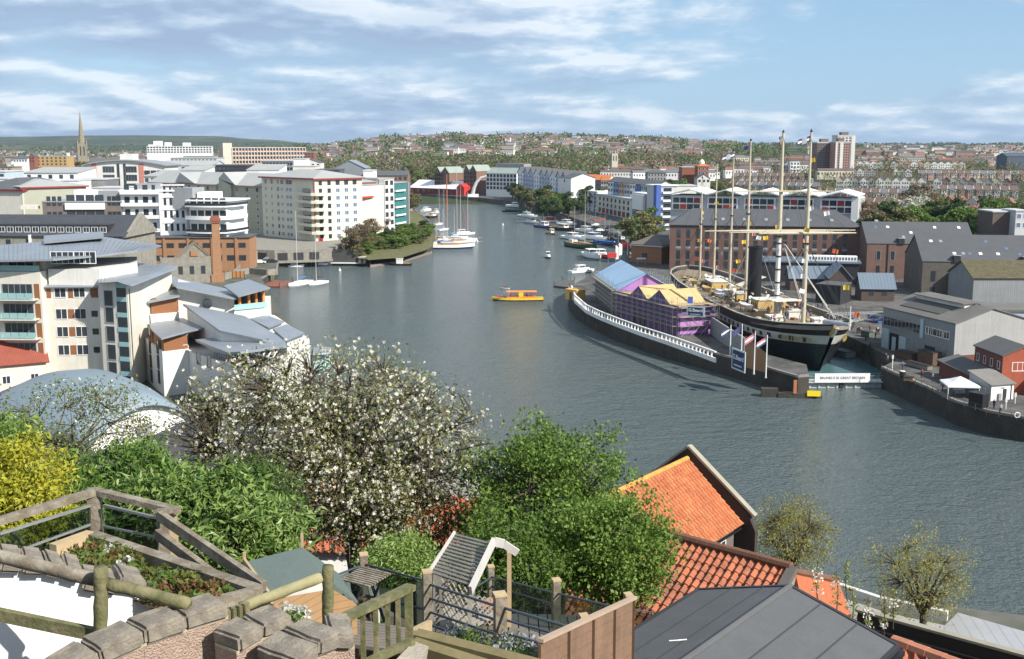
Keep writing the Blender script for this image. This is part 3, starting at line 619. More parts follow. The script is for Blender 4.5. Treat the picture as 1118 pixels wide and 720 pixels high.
# -- lower white and brown brick range to the left
b=Bld('apartment_building','low range of white balcony bays between brown brick panels behind the slate roof',Q(48,250,386),Q(133,250,388),z=3,ztop=ZY(221,387),depth=18)
b.wall(M('brown_grey_brick',(.17,.145,.13),.9,.2,.6)); b.flat(M('flat_roof_felt',(.30,.31,.31),.9,.15,.2),.2,.4); s=b.w/85
for x0,x1 in ((25,68),):
    for z in (fz[1]-.6,fz[2]+.2):
        b.part('white_bay',MB().box(x0*s,x1*s,-.7,-.01,z-1.4,z+.9),WHITE)
        for k in range(4): b.win('F',(x0+6+k*10.5)*s,z+2.3,2.6,2.6,'dark',0)
for x in (7,13,19,73,78,83):
    for z in (fz[1]+.8,fz[2]+1.8): b.win('F',x*s,z,1.1,3.0,'dark',0)
b.part('cream_balcony',MB().box(-22*s,-6*s,-1.5,3,fz[2]-1,fz[2]+.4),CREAM)
b.part('roof_box',MB().box(30*s,50*s,5,12,b.h+.4,b.h+4),WHITE); b.part('roof_box',MB().box(56*s,80*s,6,13,b.h+.4,b.h+3.6),GREYM)
# -- grey-green block with red eaves, hipped roof
REDEAVE=M('red_eaves_board',(.32,.035,.03),.6,.1); RGREY=M('pale_grey_roof',(.36,.37,.36),.7,.1,.15); GRN=M('grey_green_render',(.36,.37,.29),.85,.08,.3,streak=.06)
def redblock(label,p0,p1,v,dep,rise,rows,cols,mat=GRN,z=5,wst='white',rcols=0,group=None,roofm=None,ridge='hip',ww=1.3):
    b=Bld('apartment_building',label,p0,p1,z=z,ztop=ZY(v,p0.y if p0.y<p1.y else p1.y),depth=dep,group=group)
    b.wall(mat); b.part('eaves_board',MB().box(-.8,b.w+.8,-.8,dep+.8,b.h-.05,b.h+.45),REDEAVE)
    b.h+=.45
    (b.hip if ridge=='hip' else b.gable)(roofm or RGREY,rise,.9)
    b.h-=.45; fh=b.h/rows
    for j in range(rows):
        for i in range(cols): b.win('F',b.w*(i+.5)/cols,fh*(j+.55),ww,1.5,wst if j<rows-1 else 'dark',1)
        for i in range(rcols): b.win('R',dep*(i+.5)/rcols,fh*(j+.55),ww,1.5,wst,1)
    return b
b=redblock('grey apartment block with red eaves, shaded flank, far left behind the slate-roofed warehouse',Q(-20,230,425),Q(25,230,398),206,24,2.5,6,6)
b=redblock('cream apartment block with red eaves under a dark pyramid roof at far left',Q(26,230,398),Q(90,230,430),209,22,4,6,6,CREAM,roofm=SLATE)
# -- the big cream corner block and its neighbours on a dark arched podium
pod=FB('podium_building','dark stone arched podium below the cream corner apartments by the boat basin',(-90,440,3),cat='podium')
P_=W0([(250,283),(300,285),(362,283),(378,274),(412,262),(444,250)],3)
pod.part('wall',MB().prism([(x,y) for x,y in P_]+[(-80,700),(-300,700),(-300,560)],2,7),STONE)
am=MB()
for (x0,y0),(x1,y1) in zip(P_[:-3],P_[1:-2]):
    d=Vector((x1-x0,y1-y0,0)); k=int(d.length/6); u_=d.normalized(); nn=Vector((u_.y,-u_.x,0))
    for i in range(k):
        c=Vector((x0,y0,0))+u_*(i+.5)*6
        am.prism([(c+u_*s_*1.9+nn*o_)[:2] for s_,o_ in((-1,.05),(1,.05),(1,-.2),(-1,-.2))],3,5.9)
pod.part('arch_opening',am,DARK)
b=redblock('long grey-green apartment range with gabled tower and balconies left of the cream corner block',Q(166,250,545),Q(288,250,489),204.5,22,5,8,12,z=5,ridge='gable')
for i in range(5):
    for j in range(6): b.balc('F',b.w*(i*2+1.1)/12,b.w*(i*2+1.9)/12,b.h/8*(j+1)+.1,1.2,'bars')
b.part('gabled_tower',MB().prism([(b.w*.66,-1.2),(b.w*.76,-1.2),(b.w*.76,9),(b.w*.66,9)],-1,[b.h+3.2,b.h+.4,b.h+.4,b.h+3.2]),GRN)
b.part('roof_gable',MB().add([(b.w*.66,-1.4,b.h+3.2),(b.w*.71,-1.4,b.h+6.2),(b.w*.80,-1.4,b.h+.6),(b.w*.66,18,b.h+3.2),(b.w*.71,18,b.h+6.2),(b.w*.80,18,b.h+.6)],[(0,2,1),(3,4,5),(0,1,4,3),(1,2,5,4)]),RGREY)
b.part('roof_gable',MB().add([(b.w*.27,-1.4,b.h+1),(b.w*.32,-1.4,b.h+5.5),(b.w*.45,-1.4,b.h+.6),(b.w*.27,18,b.h+1),(b.w*.32,18,b.h+5.5),(b.w*.45,18,b.h+.6)],[(0,2,1),(3,4,5),(0,1,4,3),(1,2,5,4)]),RGREY)
b=Bld('apartment_building','cream corner apartment block with blue windows, red trim and low grey roof above the basin',Q(288,262,487),Q(345,264,457),z=7,ztop=ZY(196.5,457),depth=24)
CR2=M('pale_cream_render',(.64,.62,.50),.85,.05,.3,streak=.05)
b.wall(CR2); b.part('eaves_board',MB().box(-.9,b.w+1.2,-1.2,b.d+.8,b.h,b.h+.5),REDEAVE); b.h+=.5; b.hip(RGREY,3.2,1.2); b.h-=.5; fh=b.h/8
for j in range(8):
    for t in (.08,.2): b.win('F',b.w*t,fh*(j+.55),1.3,1.6,'dark' if j==7 else 'white',1)
    for t in (.40,.50,.56): b.win('F',b.w*t,fh*(j+.55),1.9,1.5,'blue' if j<7 else 'dark',1)
    for t in (.32,): b.win('F',b.w*t,fh*(j+.55),1.0,1.4,'dark',0)
    for t in (.12,.3,.48,.66,.84): b.win('R',b.d*t,fh*(j+.55),1.8 if t>.4 else 1.4,1.6,'blue' if t>.4 and j<7 else 'dark',1)
    if 1<=j<7:
        z=fh*j
        sl=b.part('balcony',MB().prism([(b.w*.68,-.9),(b.w*.8,-2),(b.w+.6,-2.3),(b.w+2.2,-.6),(b.w+2.2,4.5),(b.w+.01,4.5),(b.w+.01,-.01),(b.w*.68,-.01)],z-.25,z+.02),CR2)
        rr=MB(); pl=[(b.w*.68,-.9),(b.w*.8,-2),(b.w+.6,-2.3),(b.w+2.2,-.6),(b.w+2.2,4.5)]
        for p,q in zip(pl,pl[1:]): rr.bar((p[0],p[1]+.06,z+.55),(q[0],q[1]+.06,z+.55),.1,.95)
        rr.build('railing',CR2,sl)
        b.win('F',b.w*.86,z+1.35,5.5,2.3,'dark',3)
b.part('red_column',MB().box(b.w-.2,b.w+.25,-.35,.0,fh,b.h-1),REDEAVE)
b=Bld('apartment_building','narrow cream bay of apartments with metal balconies right of the corner block',Q(373,258,478),Q(386,257,474),z=7,ztop=ZY(203,476),depth=20)
b.wall(CR2); b.flat(RGREY)
for j in range(7): b.win('F',b.w*.5,b.h/7*(j+.55),3,1.7,'dark',1); j and b.balc('F',b.w*.15,b.w*.85,b.h/7*j,1.3,'bars')
b=Bld('apartment_building','pale apartment block with red canopy and brown stair bay facing the water',Q(386,257,474),Q(414,252,492),z=7,ztop=ZY(200.5,480),depth=20)
b.wall(OFFW); b.part('eaves_board',MB().box(-.5,b.w+.5,-.6,20,b.h,b.h+.4),REDEAVE); b.h+=.4; b.hip(RGREY,2,.7); b.h-=.4
b.part('red_bay',MB().box(.3,2.2,-.6,-.01,0,b.h*.58),REDEAVE); b.part('brown_bay',MB().box(2.3,b.w*.4,-.8,-.01,0,b.h*.62),M('brown_render',(.22,.18,.14),.9,.1,.5)); b.part('canopy',MB().box(.2,b.w*.62,-2.6,.5,b.h*.73,b.h*.76),RED)
for j in range(7):
    for t in (.55,.78): b.win('F',b.w*t,b.h/7*(j+.5),2.6,1.7,'dark',1)
b=Bld('apartment_building','tall white apartment end block with stacked windows beside the teal glass bay',Q(413,252,489),Q(431,249,500),z=7,ztop=ZY(195.5,495),depth=18)
b.wall(OFFW); b.flat(RGREY,.4)
for j in range(7):
    for t in (.55,.85): b.win('F',b.w*t,b.h/7*(j+.5),2,1.8,'dark',0)
b.part('grey_bay',MB().box(0.1,b.w*.35,-.8,-.01,0,b.h),GREYM)
b=Bld('glazed_building','teal glass office bay with white floor bands at the end of the apartment row',Q(431,249,505),Q(445,245,520),z=7,ztop=ZY(200,512),depth=18)
b.wall(M('teal_glazing',(.05,.20,.20),.15,.2,.2)); b.flat(RGREY,.3)
for j in range(6): b.balc('F',.1,b.w*.75,b.h/6*j+.1,.9,'solid',WHITE,.6)
b.part('white_fin',MB().box(b.w-1,b.w+.3,-1.1,17,0,b.h+.3),GREYM)
# -- orange brick building, ruin and chimney
b=Bld('brick_building','long orange brick building with small dark windows behind the tall chimney',Q(153,290,382),Q(273,290,384),z=3,ztop=ZY(260,383),depth=14)
b.wall(ORBRICK); b.flat(SLATE,.5,.35)
for i in range(9): b.win('F',b.w*(i+.6)/9.2,b.h-2.6,2.2,1.4,'dark',1); b.win('F',b.w*(i+.6)/9.2,b.h-7,2.2,1.6,'dark',1)
for i in range(5): b.part('brick_pier',MB().box(b.w*i/4.6,b.w*i/4.6+.8,-.35,-.01,0,b.h-.1),ORBRICK)
b=Bld('brick_chimney','tall square orange brick chimney with corbelled cap','x',Q(240,300,352),h=1,z=3,depth=2) if 0 else None
c=Q(237.5,300,352); ch=thing('brick_chimney','tall square orange brick chimney with a corbelled cap','chimney',(c.x,c.y,3),.3); zt=ZY(236,352)-3
q=1.25; cb=MB(); cb.add([(sx*q*k,sy*q*k,z) for z,k in((0,1.15),(zt-2.2,.93)) for sx,sy in((-1,-1),(1,-1),(1,1),(-1,1))],[(3,2,1,0),(4,5,6,7),(0,1,5,4),(1,2,6,5),(2,3,7,6),(3,0,4,7)])
cb.build('shaft',ORBRICK,ch); MB().box(-1.45,1.45,-1.45,1.45,zt-2.2,zt-1.5).box(-1.6,1.6,-1.6,1.6,zt-1.498,zt-.7).box(-1.3,1.3,-1.3,1.3,zt-.698,zt).build('cap',REDBRICK,ch)
MB().box(-2,2,-2,2,0,2.6).build('plinth',ORBRICK,ch)
b=Bld('ruined_building','roofless grey stone building with bare timber gable beside the chimney',Q(176,302,345),Q(231,302,350),z=3,ztop=ZY(281,348),depth=11)
b.part('wall',MB().box(0,b.w,0,.7,0,b.h).box(0,b.w,10.3,11,0,b.h-1).box(0,.7,.7,10.3,0,b.h-.5).box(b.w-.7,b.w,.7,10.3,0,b.h-.8),STONE)
for i in range(4): b.win('F',2.5+i*(b.w-5)/3,b.h*.5,1.4,2.6,'none',0)
gm=MB(); 
for y in (.3,5,10): gm.bar((b.w*.35,y,b.h-.3),(b.w*.68,y,b.h+4.4),.35); gm.bar((b.w*.68,y,b.h+4.4),(b.w,y,b.h-.3),.35); gm.bar((b.w*.35,y,b.h),(b.w,y,b.h),.3)
b.part('roof_timber',gm,TIMB); b.part('gable_wall',MB().slab([(b.w*.38,.4,b.h),(b.w*.97,.4,b.h),(b.w*.68,.4,b.h+4)],.4,up=False),STONE)
b.part('orange_panel',MB().box(b.w*.6,b.w*.75,-.1,.35,b.h+.3,b.h+2),ORBRICK)
# -- arched-roof white building on the skyline at left
b=Bld('office_building','white office building with shallow arched roof and salmon panels below the church spire',Q(95,230,640),Q(182,230,640),z=4,ztop=ZY(181,640),depth=26)
b.wall(OFFW); n=14; ar=MB(); top=[( -1.5+(b.w+3)*i/n, b.h+ (0 if i in(0,) else 4.6*math.sin(math.pi*(.12+.78*i/n))-1.2)) for i in range(n+1)]
for (x0,za),(x1,zb_) in zip(top,top[1:]): ar.slab([(x0,-1.5,za),(x1,-1.5,zb_),(x1,27,zb_),(x0,27,za)],.6)
b.part('roof',ar,GREYM); b.part('gable_wall',MB().prism([(x,0) for x,_ in top]+[(top[-1][0],26),(top[0][0],26)],b.h,1) if 0 else MB().add([(x,y,z-.6) for y in(0.02,25) for x,z in top]+[(top[0][0]+1.5,0.02,b.h-1),(top[-1][0]-1.5,.02,b.h-1)],[tuple([2*(n+1)]+[2*(n+1)+1]+list(range(n,-1,-1)))]),OFFW)
for x0 in (.09,.68): b.part('salmon_panel',MB().box(b.w*x0,b.w*(x0+.06),-.25,-.02,0,b.h+1),M('salmon_render',(.50,.20,.15),.8,.1))
for x in (.3,.58):
    for z in (b.h-2.2,b.h-7,b.h-12): b.win('F',b.w*x,z,6.5,3.4,'grey',3)
b.win('F',b.w*.42,b.h-7,1.6,16,'none',0); b.win('F',b.w*.50,b.h-7,1.6,16,'none',0)
b.part('roof_box',MB().box(b.w*.42,b.w*.58,4,14,b.h+2,b.h+6.6),OFFW)
for x in(.78,.86,.94): b.win('F',b.w*x,b.h-4,3,2.2,'dark',1)
# ================================================================ CITY BEHIND THE LEFT BANK
def simple(name,label,u0,Y0,u1,Y1,vt,dep,mat,roof=('flat',None,0),z=4,rows=0,cols=0,ww=1.6,wh=1.7,st='dark',group=None,vb=None,cat='building'):
    b=Bld(name,label,Q(u0,250,Y0),Q(u1,250,Y1),z=z,ztop=ZY(vt,min(Y0,Y1)),depth=dep,group=group,cat=cat); b.wall(mat)
    k,m,r=roof; m=m or RGREY
    if k=='flat': b.flat(m,.3,.5)
    elif k=='hip': b.hip(m,r,.6)
    elif k=='gx': b.gable(m,r,.4,wallmat=mat)
    elif k=='gy': b.gable(m,r,.4,wallmat=mat,ax='y')
    elif k=='mono': b.part('roof',MB().slab([(-.4,-.4,b.h+.2),(b.w+.4,-.4,b.h+.2+(r if 0 else 0)),(b.w+.4,dep,b.h+r),(-.4,dep,b.h+r)],.4),m); b.part('gable_wall',MB().prism([(0,.1),(b.w,.1),(b.w,dep-.4),(0,dep-.4)],b.h,[b.h+.05,b.h+.05,b.h+r-.5,b.h+r-.5]),mat)
    if rows:
        fh=min(3.4,b.h/rows)
        for j in range(rows):
            for i in range(cols): b.win('F',b.w*(i+.5)/cols,b.h-fh*(j+.55),min(ww,b.w/cols*.8),wh,st,0)
    return b
WH='white flat-roofed block '
LG=M('light_grey_render',(.50,.51,.52),.8,.08,.2)
L_=[('white block at the far left edge above the shaded grey flank',-25,470,12,470,196,20,WHITE,('flat',LG,0),3,3),
('glassy pale blue office block at the far left edge',-12,520,10,520,188,20,M('pale_blue_cladding',(.45,.55,.62),.4,.1,.2),('flat',LG,0),2,3),
('long white low roof block left of the arched office',30,560,88,560,189,26,WHITE,('mono',RGREY,2.5),2,5),
('white cube rooftop block in front of the arched office',70,500,88,500,198,16,WHITE,('flat',LG,0),2,2),
('grey clad block between the white apartments and arched office',86,520,118,520,196.5,18,M('grey_slatted_cladding',(.25,.25,.25),.7,.1,.2,lines=('X',.6,.3,.3)),('flat',LG,0),0,0),
('white stepped rooftop block right of the grey clad block',104,470,134,470,206,16,WHITE,('flat',LG,0),1,5),
('dark low office block left of the arched office',44,690,92,690,184,26,DARK,('flat',M('dark_felt',(.10,.10,.11),.9,.15,.2),0),0,0),
('white office block with long grey mono roof right of the arched office',160,580,206,575,193,22,OFFW,('mono',RGREY,3),2,7),
('white block with tilted grey roof right behind the apartment gables',200,560,226,560,186,20,OFFW,('mono',RGREY,2),2,4),
('grey shed with pale sawtooth roof behind the apartment range',178,740,236,740,181,30,LG,('gx',RGREY,3),1,8),
('long dark office block with ribbon windows above the grey-green range',236,700,272,700,181,24,DARK,('flat',SLATE,0),2,8),
('white gabled hall with grey roof above the corner block',272,620,306,620,186,24,WHITE,('mono',RGREY,-0.0+3),0,0),
('grey office block with small white windows behind the white hall',289,760,322,760,176,22,M('mid_grey_cladding',(.24,.25,.26),.7,.1,.2),('flat',LG,0),2,9),
('white plant tower block on the skyline above the corner apartments',323,720,336,720,174,14,WHITE,('flat',LG,0),0,0),
('cream flat block under the white plant tower',322,690,346,690,182,18,CREAM,('flat',LG,0),0,0),
('dark glazed office block with pale grey pitched roof',346,640,372,640,186,22,M('dark_glazing',(.05,.07,.09),.15,.2,.2),('flat',SLATE,0),2,6),
('grey gabled metal-roofed hall behind the pale apartments',366,660,400,660,184,26,M('grey_cladding',(.22,.24,.26),.6,.1,.2),('gy',ZINC,4.5),0,0),
('white wall block at the end of the metal-roofed hall',398,640,408,640,187,20,WHITE,('flat',LG,0),0,0),
('brown low terrace roof right of the pale apartment row',408,760,446,760,192,20,M('brown_roof_wall',(.20,.13,.10),.9,.1,.2),('gx',SLATE,3),1,7),
('white house block with two gables by the far trees',330,980,352,980,178,18,OFFW,('gy',SLATE,3),2,4),
('long grey office with a row of windows behind the arched office',190,900,240,900,173,24,LG,('flat',RGREY,0),2,12),
('long low pale slab below the white hospital',204,1150,236,1150,171,20,M('pale_stone_cladding',(.45,.42,.36),.8,.1,.1),('flat',RGREY,0),2,8),
('brown brick block at the right end of the gridded slab',335,1400,345,1400,166.5,20,REDBRICK,('flat',LG,0),3,3),
('yellow brick block with red gable end far left',45,1250,78,1250,171,20,M('yellow_brick',(.45,.30,.12),.9,.1,.3),('flat',LG,0),3,7),
('red gabled block next to the yellow brick block far left',37,1240,43,1240,171,12,REDBRICK,('gy',SLATE,3),2,2),
('white low block far left beyond the round trees',20,1300,35,1300,174,18,WHITE,('gx',SLATE,3),1,5),
('tan roofed block far left behind the trees',-15,900,18,900,183,18,M('tan_brick',(.36,.28,.18),.9,.1,.3),('flat',SLATE,0),1,5),
('white slim tower left of the church spire',78,1500,81,1500,167,10,WHITE,('flat',LG,0),0,0)]
for t in L_:
    simple('city_building',t[0],t[1],t[2],t[3],t[4],t[5],t[6],t[7],t[8],rows=t[9],cols=t[10])
# white hospital
b=simple('hospital_building','large white hospital slab with stepped towers on the far left skyline',165,1700,235,1720,160,40,WHITE,('flat',LG,0),rows=3,cols=22,ww=3,wh=2,z=6)
for x0,x1,h in ((.02,.2,2.5),(.10,.22,8),(.27,.36,6),(.55,.66,5.5)): b.part('tower_block',MB().box(b.w*x0,b.w*x1,5,30,b.h+.5,b.h+h),WHITE)
# tan gridded slab
b=simple('office_slab','long tan concrete grid-fronted office slab on the left skyline',257,1450,336,1500,161.5,25,M('tan_concrete_panel',(.50,.34,.26),.85,.1,.1),('flat',LG,0),z=4)
for j in range(4):
    for i in range(24): b.win('F',b.w*(i+.5)/24,b.h-2.2-j*5.4,2.9,3.3,'none',0)
gr=MB()
for i in range(25): gr.box(b.w*i/24-.4,b.w*i/24+.4,-1.2,-.02,0,b.h+.4)
for j in range(6): gr.box(0,b.w,-.9,-.03,b.h-.4-j*5.4,b.h+.4-j*5.4)
b.part('concrete_grid',gr,M('pale_concrete',(.62,.52,.44),.85,.1,.1)); b.part('stair_tower',MB().box(-12,-.1,0,20,0,b.h+6),M('pale_concrete')); 
# church with spire
c=Q(90,170,1500); ch=thing('church_spire','tall slender grey stone church spire on its square tower, left skyline','church',(c.x,c.y,5),.4)
ST=M('sandstone',(.25,.22,.16),.95,.3,.3); zt=ZY(157,1500)-5; tip=ZY(120.5,1500)-5
MB().box(-6,6,-6,6,-2,zt).build('tower',ST,ch)
MB().add([(4.6*math.cos(k*math.pi/4+.39),4.6*math.sin(k*math.pi/4+.39),zt+.01) for k in range(8)]+[(0,0,tip)],[(k,(k+1)%8,8) for k in range(8)]).build('spire',ST,ch)
pm=MB()
for sx in(-1,1):
    for sy in(-1,1): pm.lathe([(1.2,zt-8),(1.1,zt+1.5),(.05,zt+6)],6,(sx*5.6,sy*5.6,0))
pm.build('pinnacles',ST,ch)
for f in range(4):
    for x in(-2.2,2.2): inst('belfry_window',winmesh(1.6,12,'none',0),ch,Vector((x if f%2==0 else (6.05 if f==1 else -6.05),(-6.05 if f==0 else 6.05) if f%2==0 else x,zt-10)),(0,0,f*R(90)))
MB().box(8,60,-9,9,-2,18).build('nave',ST,ch); MB().add([(8,-9,18),(60,-9,18),(60,0,25),(8,0,25),(8,9,18),(60,9,18)],[(0,1,2,3),(3,2,5,4),(0,3,4),(1,5,2)]).build('nave_roof',SLATE,ch)
# ================================================================ FAR END OF THE HARBOUR
# red shed
p0=Q(447,213,1000); b=Bld('harbour_shed','dark red harbour shed with white roof and bright red gable end at the far quay',p0,Q(498,216,960),z=4,ztop=ZY(206,975),depth=26)
DKRED=M('dark_red_cladding',(.20,.03,.03),.7,.1,.2); b.wall(DKRED); b.gable(WHITE,6.5,.5,wallmat=RED)
b.part('end_wall',MB().box(b.w+.02,b.w+.3,0,b.d,0,b.h),RED); b.grid('F',4,b.w-4,8,3,3,1,2.4,2.2,'none',0); b.win('R',13,3,4,5,'dark',1)
b2=simple('harbour_shed','small bright red gabled hut beside the red harbour shed',499,960,507,955,205,10,RED,('gy',RED,3),z=4,rows=1,cols=1)
# curved white crane arch
pv=thing('curved_white_arch','pale curved arch sculpture standing on a white plinth at the far quay','sculpture',Q(516,216,930)*1,0); pv.location.z=4
ap=[(0,0,2),(1,0,7),(3.2,0,12),(7,0,16),(12,0,17.5)]; MB().path(ap,[1.6,1.5,1.3,1.1,.7],8).build('arch',LG,pv); MB().box(-4,5,-2,2,0,2.4).build('plinth',WHITE,pv)
# brown gabled and white warehouses
GRROOF=M('green_grey_roof',(.27,.32,.28),.7,.1,.15)
def ware(lab,u0,u1,Y0,Y1,v,mat,rise,k,cols,rows,roofm,st='dark',ww=2.2):
    return simple('warehouse_apartments',lab,u0,Y0,u1,Y1,v,22,mat,(k,roofm,rise),z=4,rows=rows,cols=cols,ww=ww,wh=2.2,st=st,group=None)
BRB=M('brown_red_brick',(.21,.12,.085),.9,.15,.4)
ware('brown brick gabled warehouse flats at the left end of the far row',475,482,985,980,189,BRB,5,'gy',3,4,GRROOF)
ware('second brown brick gabled warehouse flats of the far row',482.5,491,980,975,189,BRB,5,'gy',3,4,GRROOF)
ware('pale blue-white flats with green-grey roof between brown gables',491.5,506,1000,995,190,M('blue_white_render',(.62,.68,.74),.8,.05,.2),4.5,'gx',6,4,GRROOF)
ware('twin brown brick gable flats right of the pale blue-white flats',506.5,513,965,962,187,BRB,5,'gy',2,4,GRROOF)
ware('brown brick gable flats adjoining the long white block',513.3,520.5,962,958,187,BRB,5,'gy',2,4,GRROOF)
ware('grey balconied flats with green-grey roof behind the white block',521,531,985,980,190,LG,5,'gx',4,4,GRROOF,'blue')
b=ware('long white harbourside block with square windows and green-grey roof',531,564,945,925,190,WHITE,5,'gx',9,4,GRROOF)
b.part('roof_terrace',MB().box(b.w*.1,b.w,10,20,b.h,b.h+8),GREYM)
GBW=M('blue_grey_render',(.45,.50,.60),.8,.08,.3)
for i in range(9):
    u=565+i*5.9; Y=905-i*16; w=5.6
    simple('town_house','narrow blue-grey gabled town house with dark dormer roof, number %s from the long white block'%('one two three four five six seven eight nine'.split()[i]),u,Y,u+w,Y-14,189+i*.75,16,GBW if i%3 else WHITE,('gy',SLATE,4.5),z=4,rows=5,cols=2,ww=1.3,wh=1.6,group='gabled town houses on the far quay')
simple('town_house','white gable end house closing the row of blue-grey town houses',609,770,623,750,195,18,WHITE,('gx',SLATE,3),z=4,rows=1,cols=1)
ORR=M('orange_tile_roof',(.48,.16,.06),.85,.15,.3); DBL=M('dark_blue_render',(.10,.115,.14),.8,.1,.3)
for i in range(5):
    simple('town_house','dark-fronted house under bright orange tiles, %s of five beyond the curved white block'%('first','second','third','fourth','last')[i],621+i*8.6,840-i*6,629.3+i*8.6,837-i*6,195.5+i*.4,12,DBL if i<4 else CREAM,('gx',ORR,3.4),z=4,rows=4,cols=3,ww=1.2,wh=1.5,group='orange-roofed houses behind the quay')
cl=[(WHITE,'white'),(M('sky_blue_render',(.22,.34,.52),.8,.05),'sky blue'),(M('peach_render',(.55,.38,.26),.8,.05),'peach'),(LG,'grey'),(WHITE,'white'),(M('strong_blue_render',(.07,.13,.40),.8,.05),'strong blue'),(M('mint_render',(.35,.48,.46),.8,.05),'mint'),(M('brown_render2',(.20,.15,.12),.8,.05),'brown'),(LG,'grey')]
for i,(m,cn) in enumerate(cl):
    simple('town_house','%s narrow town house in the painted row left of the blue tower, position %s'%(cn,'first second third fourth fifth sixth seventh eighth ninth'.split()[i]),663+i*6,690-i*7,668.4+i*6,686-i*7,198.5+i*.6,12,m,('gx',SLATE,2.5),z=6,rows=4,cols=2,ww=1.2,wh=1.5,group='painted town houses')
# pale block on the right quay
b=Bld('harbourside_block','cream harbourside block with arcade of red and dark panels and white flat roof',Q(652,240,712),Q(690,243,640),z=4,ztop=ZY(216,660),depth=20)
b.wall(CREAM); b.flat(WHITE,1.2,.5); 
for i in range(8):
    for z in (b.h-2.6,b.h-6): b.win('F',b.w*(i+.7)/8.6,z,2.8,1.9,'dark',1)
    b.part('arcade_panel',MB().box(b.w*(i+.35)/8.6,b.w*(i+.98)/8.6,-.12,.02,.5,b.h-8.2),(REDEAVE,DARK)[i%2])
b=simple('harbourside_block','white stair end of the cream harbourside block',641,728,652,712,210,18,LG,('flat',WHITE,0),z=4,rows=5,cols=2,ww=2)
b=simple('harbourside_block','dark-framed white apartment block behind the green quay tree',690,640,716,600,214,18,M('dark_frame_cladding',(.20,.20,.19),.7,.1,.2),('flat',WHITE,0),z=4,rows=5,cols=5,ww=3.6,wh=2.2,st='white')
b.part('white_frame',MB().box(b.w*.1,b.w*.55,-1.5,-.02,b.h-9,b.h-.3),WHITE)
# blue and white stair tower with balconies
b=Bld('harbourside_block','white balconied block with a tall strong blue fin beside the long glazed building',Q(716,250,560),Q(738,250,562),z=4,ztop=ZY(203.5,560),depth=16)
b.wall(LG); b.flat(WHITE,.6,.5); b.part('blue_fin',MB().box(-.6,1.9,-1.6,3,0,b.h+.6),M('strong_blue_render'))
for j in range(5): b.balc('F',3,8.5,b.h/5.5*(j+.6),1.5,'solid',WHITE,.9); b.win('F',5.8,b.h/5.5*(j+.6)+1.6,4,2,'dark',1)
simple('harbourside_block','cream flat-roofed box behind the blue-finned block',724,640,759,640,203.5,18,CREAM,('flat',LG,0))
# long white glazed building
b=Bld('long_glazed_building','long white wavy-roofed building with red and dark glazing behind the brown warehouse',Q(732,235,505),Q(937,235,470),z=4,ztop=ZY(217,470),depth=18)
b.wall(LG); n=5
b.part('lower_wall',MB().box(-.3,b.w+.3,-.4,-.01,-1,b.h-11),GREYM)
for i in range(5):
    x0=b.w*(.0+i*.2); x1=b.w*(.2+i*.2)
    b.part('roof_wave',MB().slab([(x0+.3,-2,b.h+.8),(x0+(x1-x0)*.55,-2,b.h+3),(x0+(x1-x0)*.55,19,b.h+3.4),(x0+.3,19,b.h+1.2)],.5),WHITE)
    b.part('roof_wave',MB().slab([(x0+(x1-x0)*.55,-2,b.h+3),(x1,-2,b.h+1.0),(x1,19,b.h+1.4),(x0+(x1-x0)*.55,19,b.h+3.4)],.5),WHITE)
    xx0,xx1=x0+b.w*.015,x1-b.w*.03
    b.part('window_frame',MB().box(xx0-.5,xx1+.5,-.75,-.42,b.h-6.6,b.h-.6),WHITE)
    for k in range(4):
        for j in range(2):
            xa=xx0+(xx1-xx0)*(k+.06)/4; xb=xx0+(xx1-xx0)*(k+.94)/4; z0_=b.h-6.2+j*2.9
            b.part('window',MB().box(xa,xb,-.85,-.76,z0_,z0_+2.3),(GLASS,GLASS,REDEAVE,GLASS,GLASS)[(k*2+j+i*3)%5])
b.part('end_frame',MB().box(b.w*.965,b.w,-1,18,-1,b.h+.3),WHITE)
b.part('red_awning',MB().box(b.w*.79,b.w*.83,-1.8,-.8,b.h-9.5,b.h-8),RED)
# church tower in the middle woods and small buildings
c=Q(670,178,1250); ch=thing('church_tower','pale square stone church tower with pinnacles in the middle wood','church',(c.x,c.y,12),.3)
zt=ZY(168,1250)-12; PS=M('pale_stone',(.45,.42,.33),.9,.1,.3); MB().box(-3.6,3.6,-3.6,3.6,-3,zt).build('tower',PS,ch)
for f in range(4):
    T=Matrix.Rotation(f*R(90),4,'Z')
    for x in(-1.5,1.5): inst('belfry_window',winmesh(1.3,6,'none',0),ch,T@Vector((x,-3.65,zt-5)),(0,0,f*R(90)))
    MB().lathe([(.6,zt),(.5,zt+2),(.05,zt+4)],6,T@Vector((3.3,3.3,0))).build('pinnacle',PS,ch)
# tower blocks on the right
BR2=M('brown_panel',(.17,.12,.10),.9,.1,.2); PK=M('pink_brown_brick',(.36,.20,.155),.9,.1,.2)
def tower(lab,u0,u1,Y,vt,mat,dep,cols,rows,strips):
    b=Bld('tower_block',lab,Q(u0,190,Y),Q(u1,190,Y),z=12,ztop=ZY(vt,Y),depth=dep,cat='tower block',group='tower blocks on the right skyline'); b.wall(mat); b.flat(LG,.3,1.2)
    for x0,x1 in strips: b.part('white_strip',MB().box(b.w*x0,b.w*x1,-.35,-.01,0,b.h),OFFW)
    b.part('plant_room',MB().box(b.w*.3,b.w*.7,dep*.3,dep*.7,b.h+1.2,b.h+4.5),BR2)
    for j in range(rows):
        for i in range(cols): b.win('F',b.w*(i+.5)/cols,b.h-2-j*(b.h-4)/rows,b.w/cols*.62,(b.h-4)/rows*.55,'none',0)
    return b
tower('dark brown left tower block of the skyline pair',891,911,1150,156.5,BR2,22,7,13,())
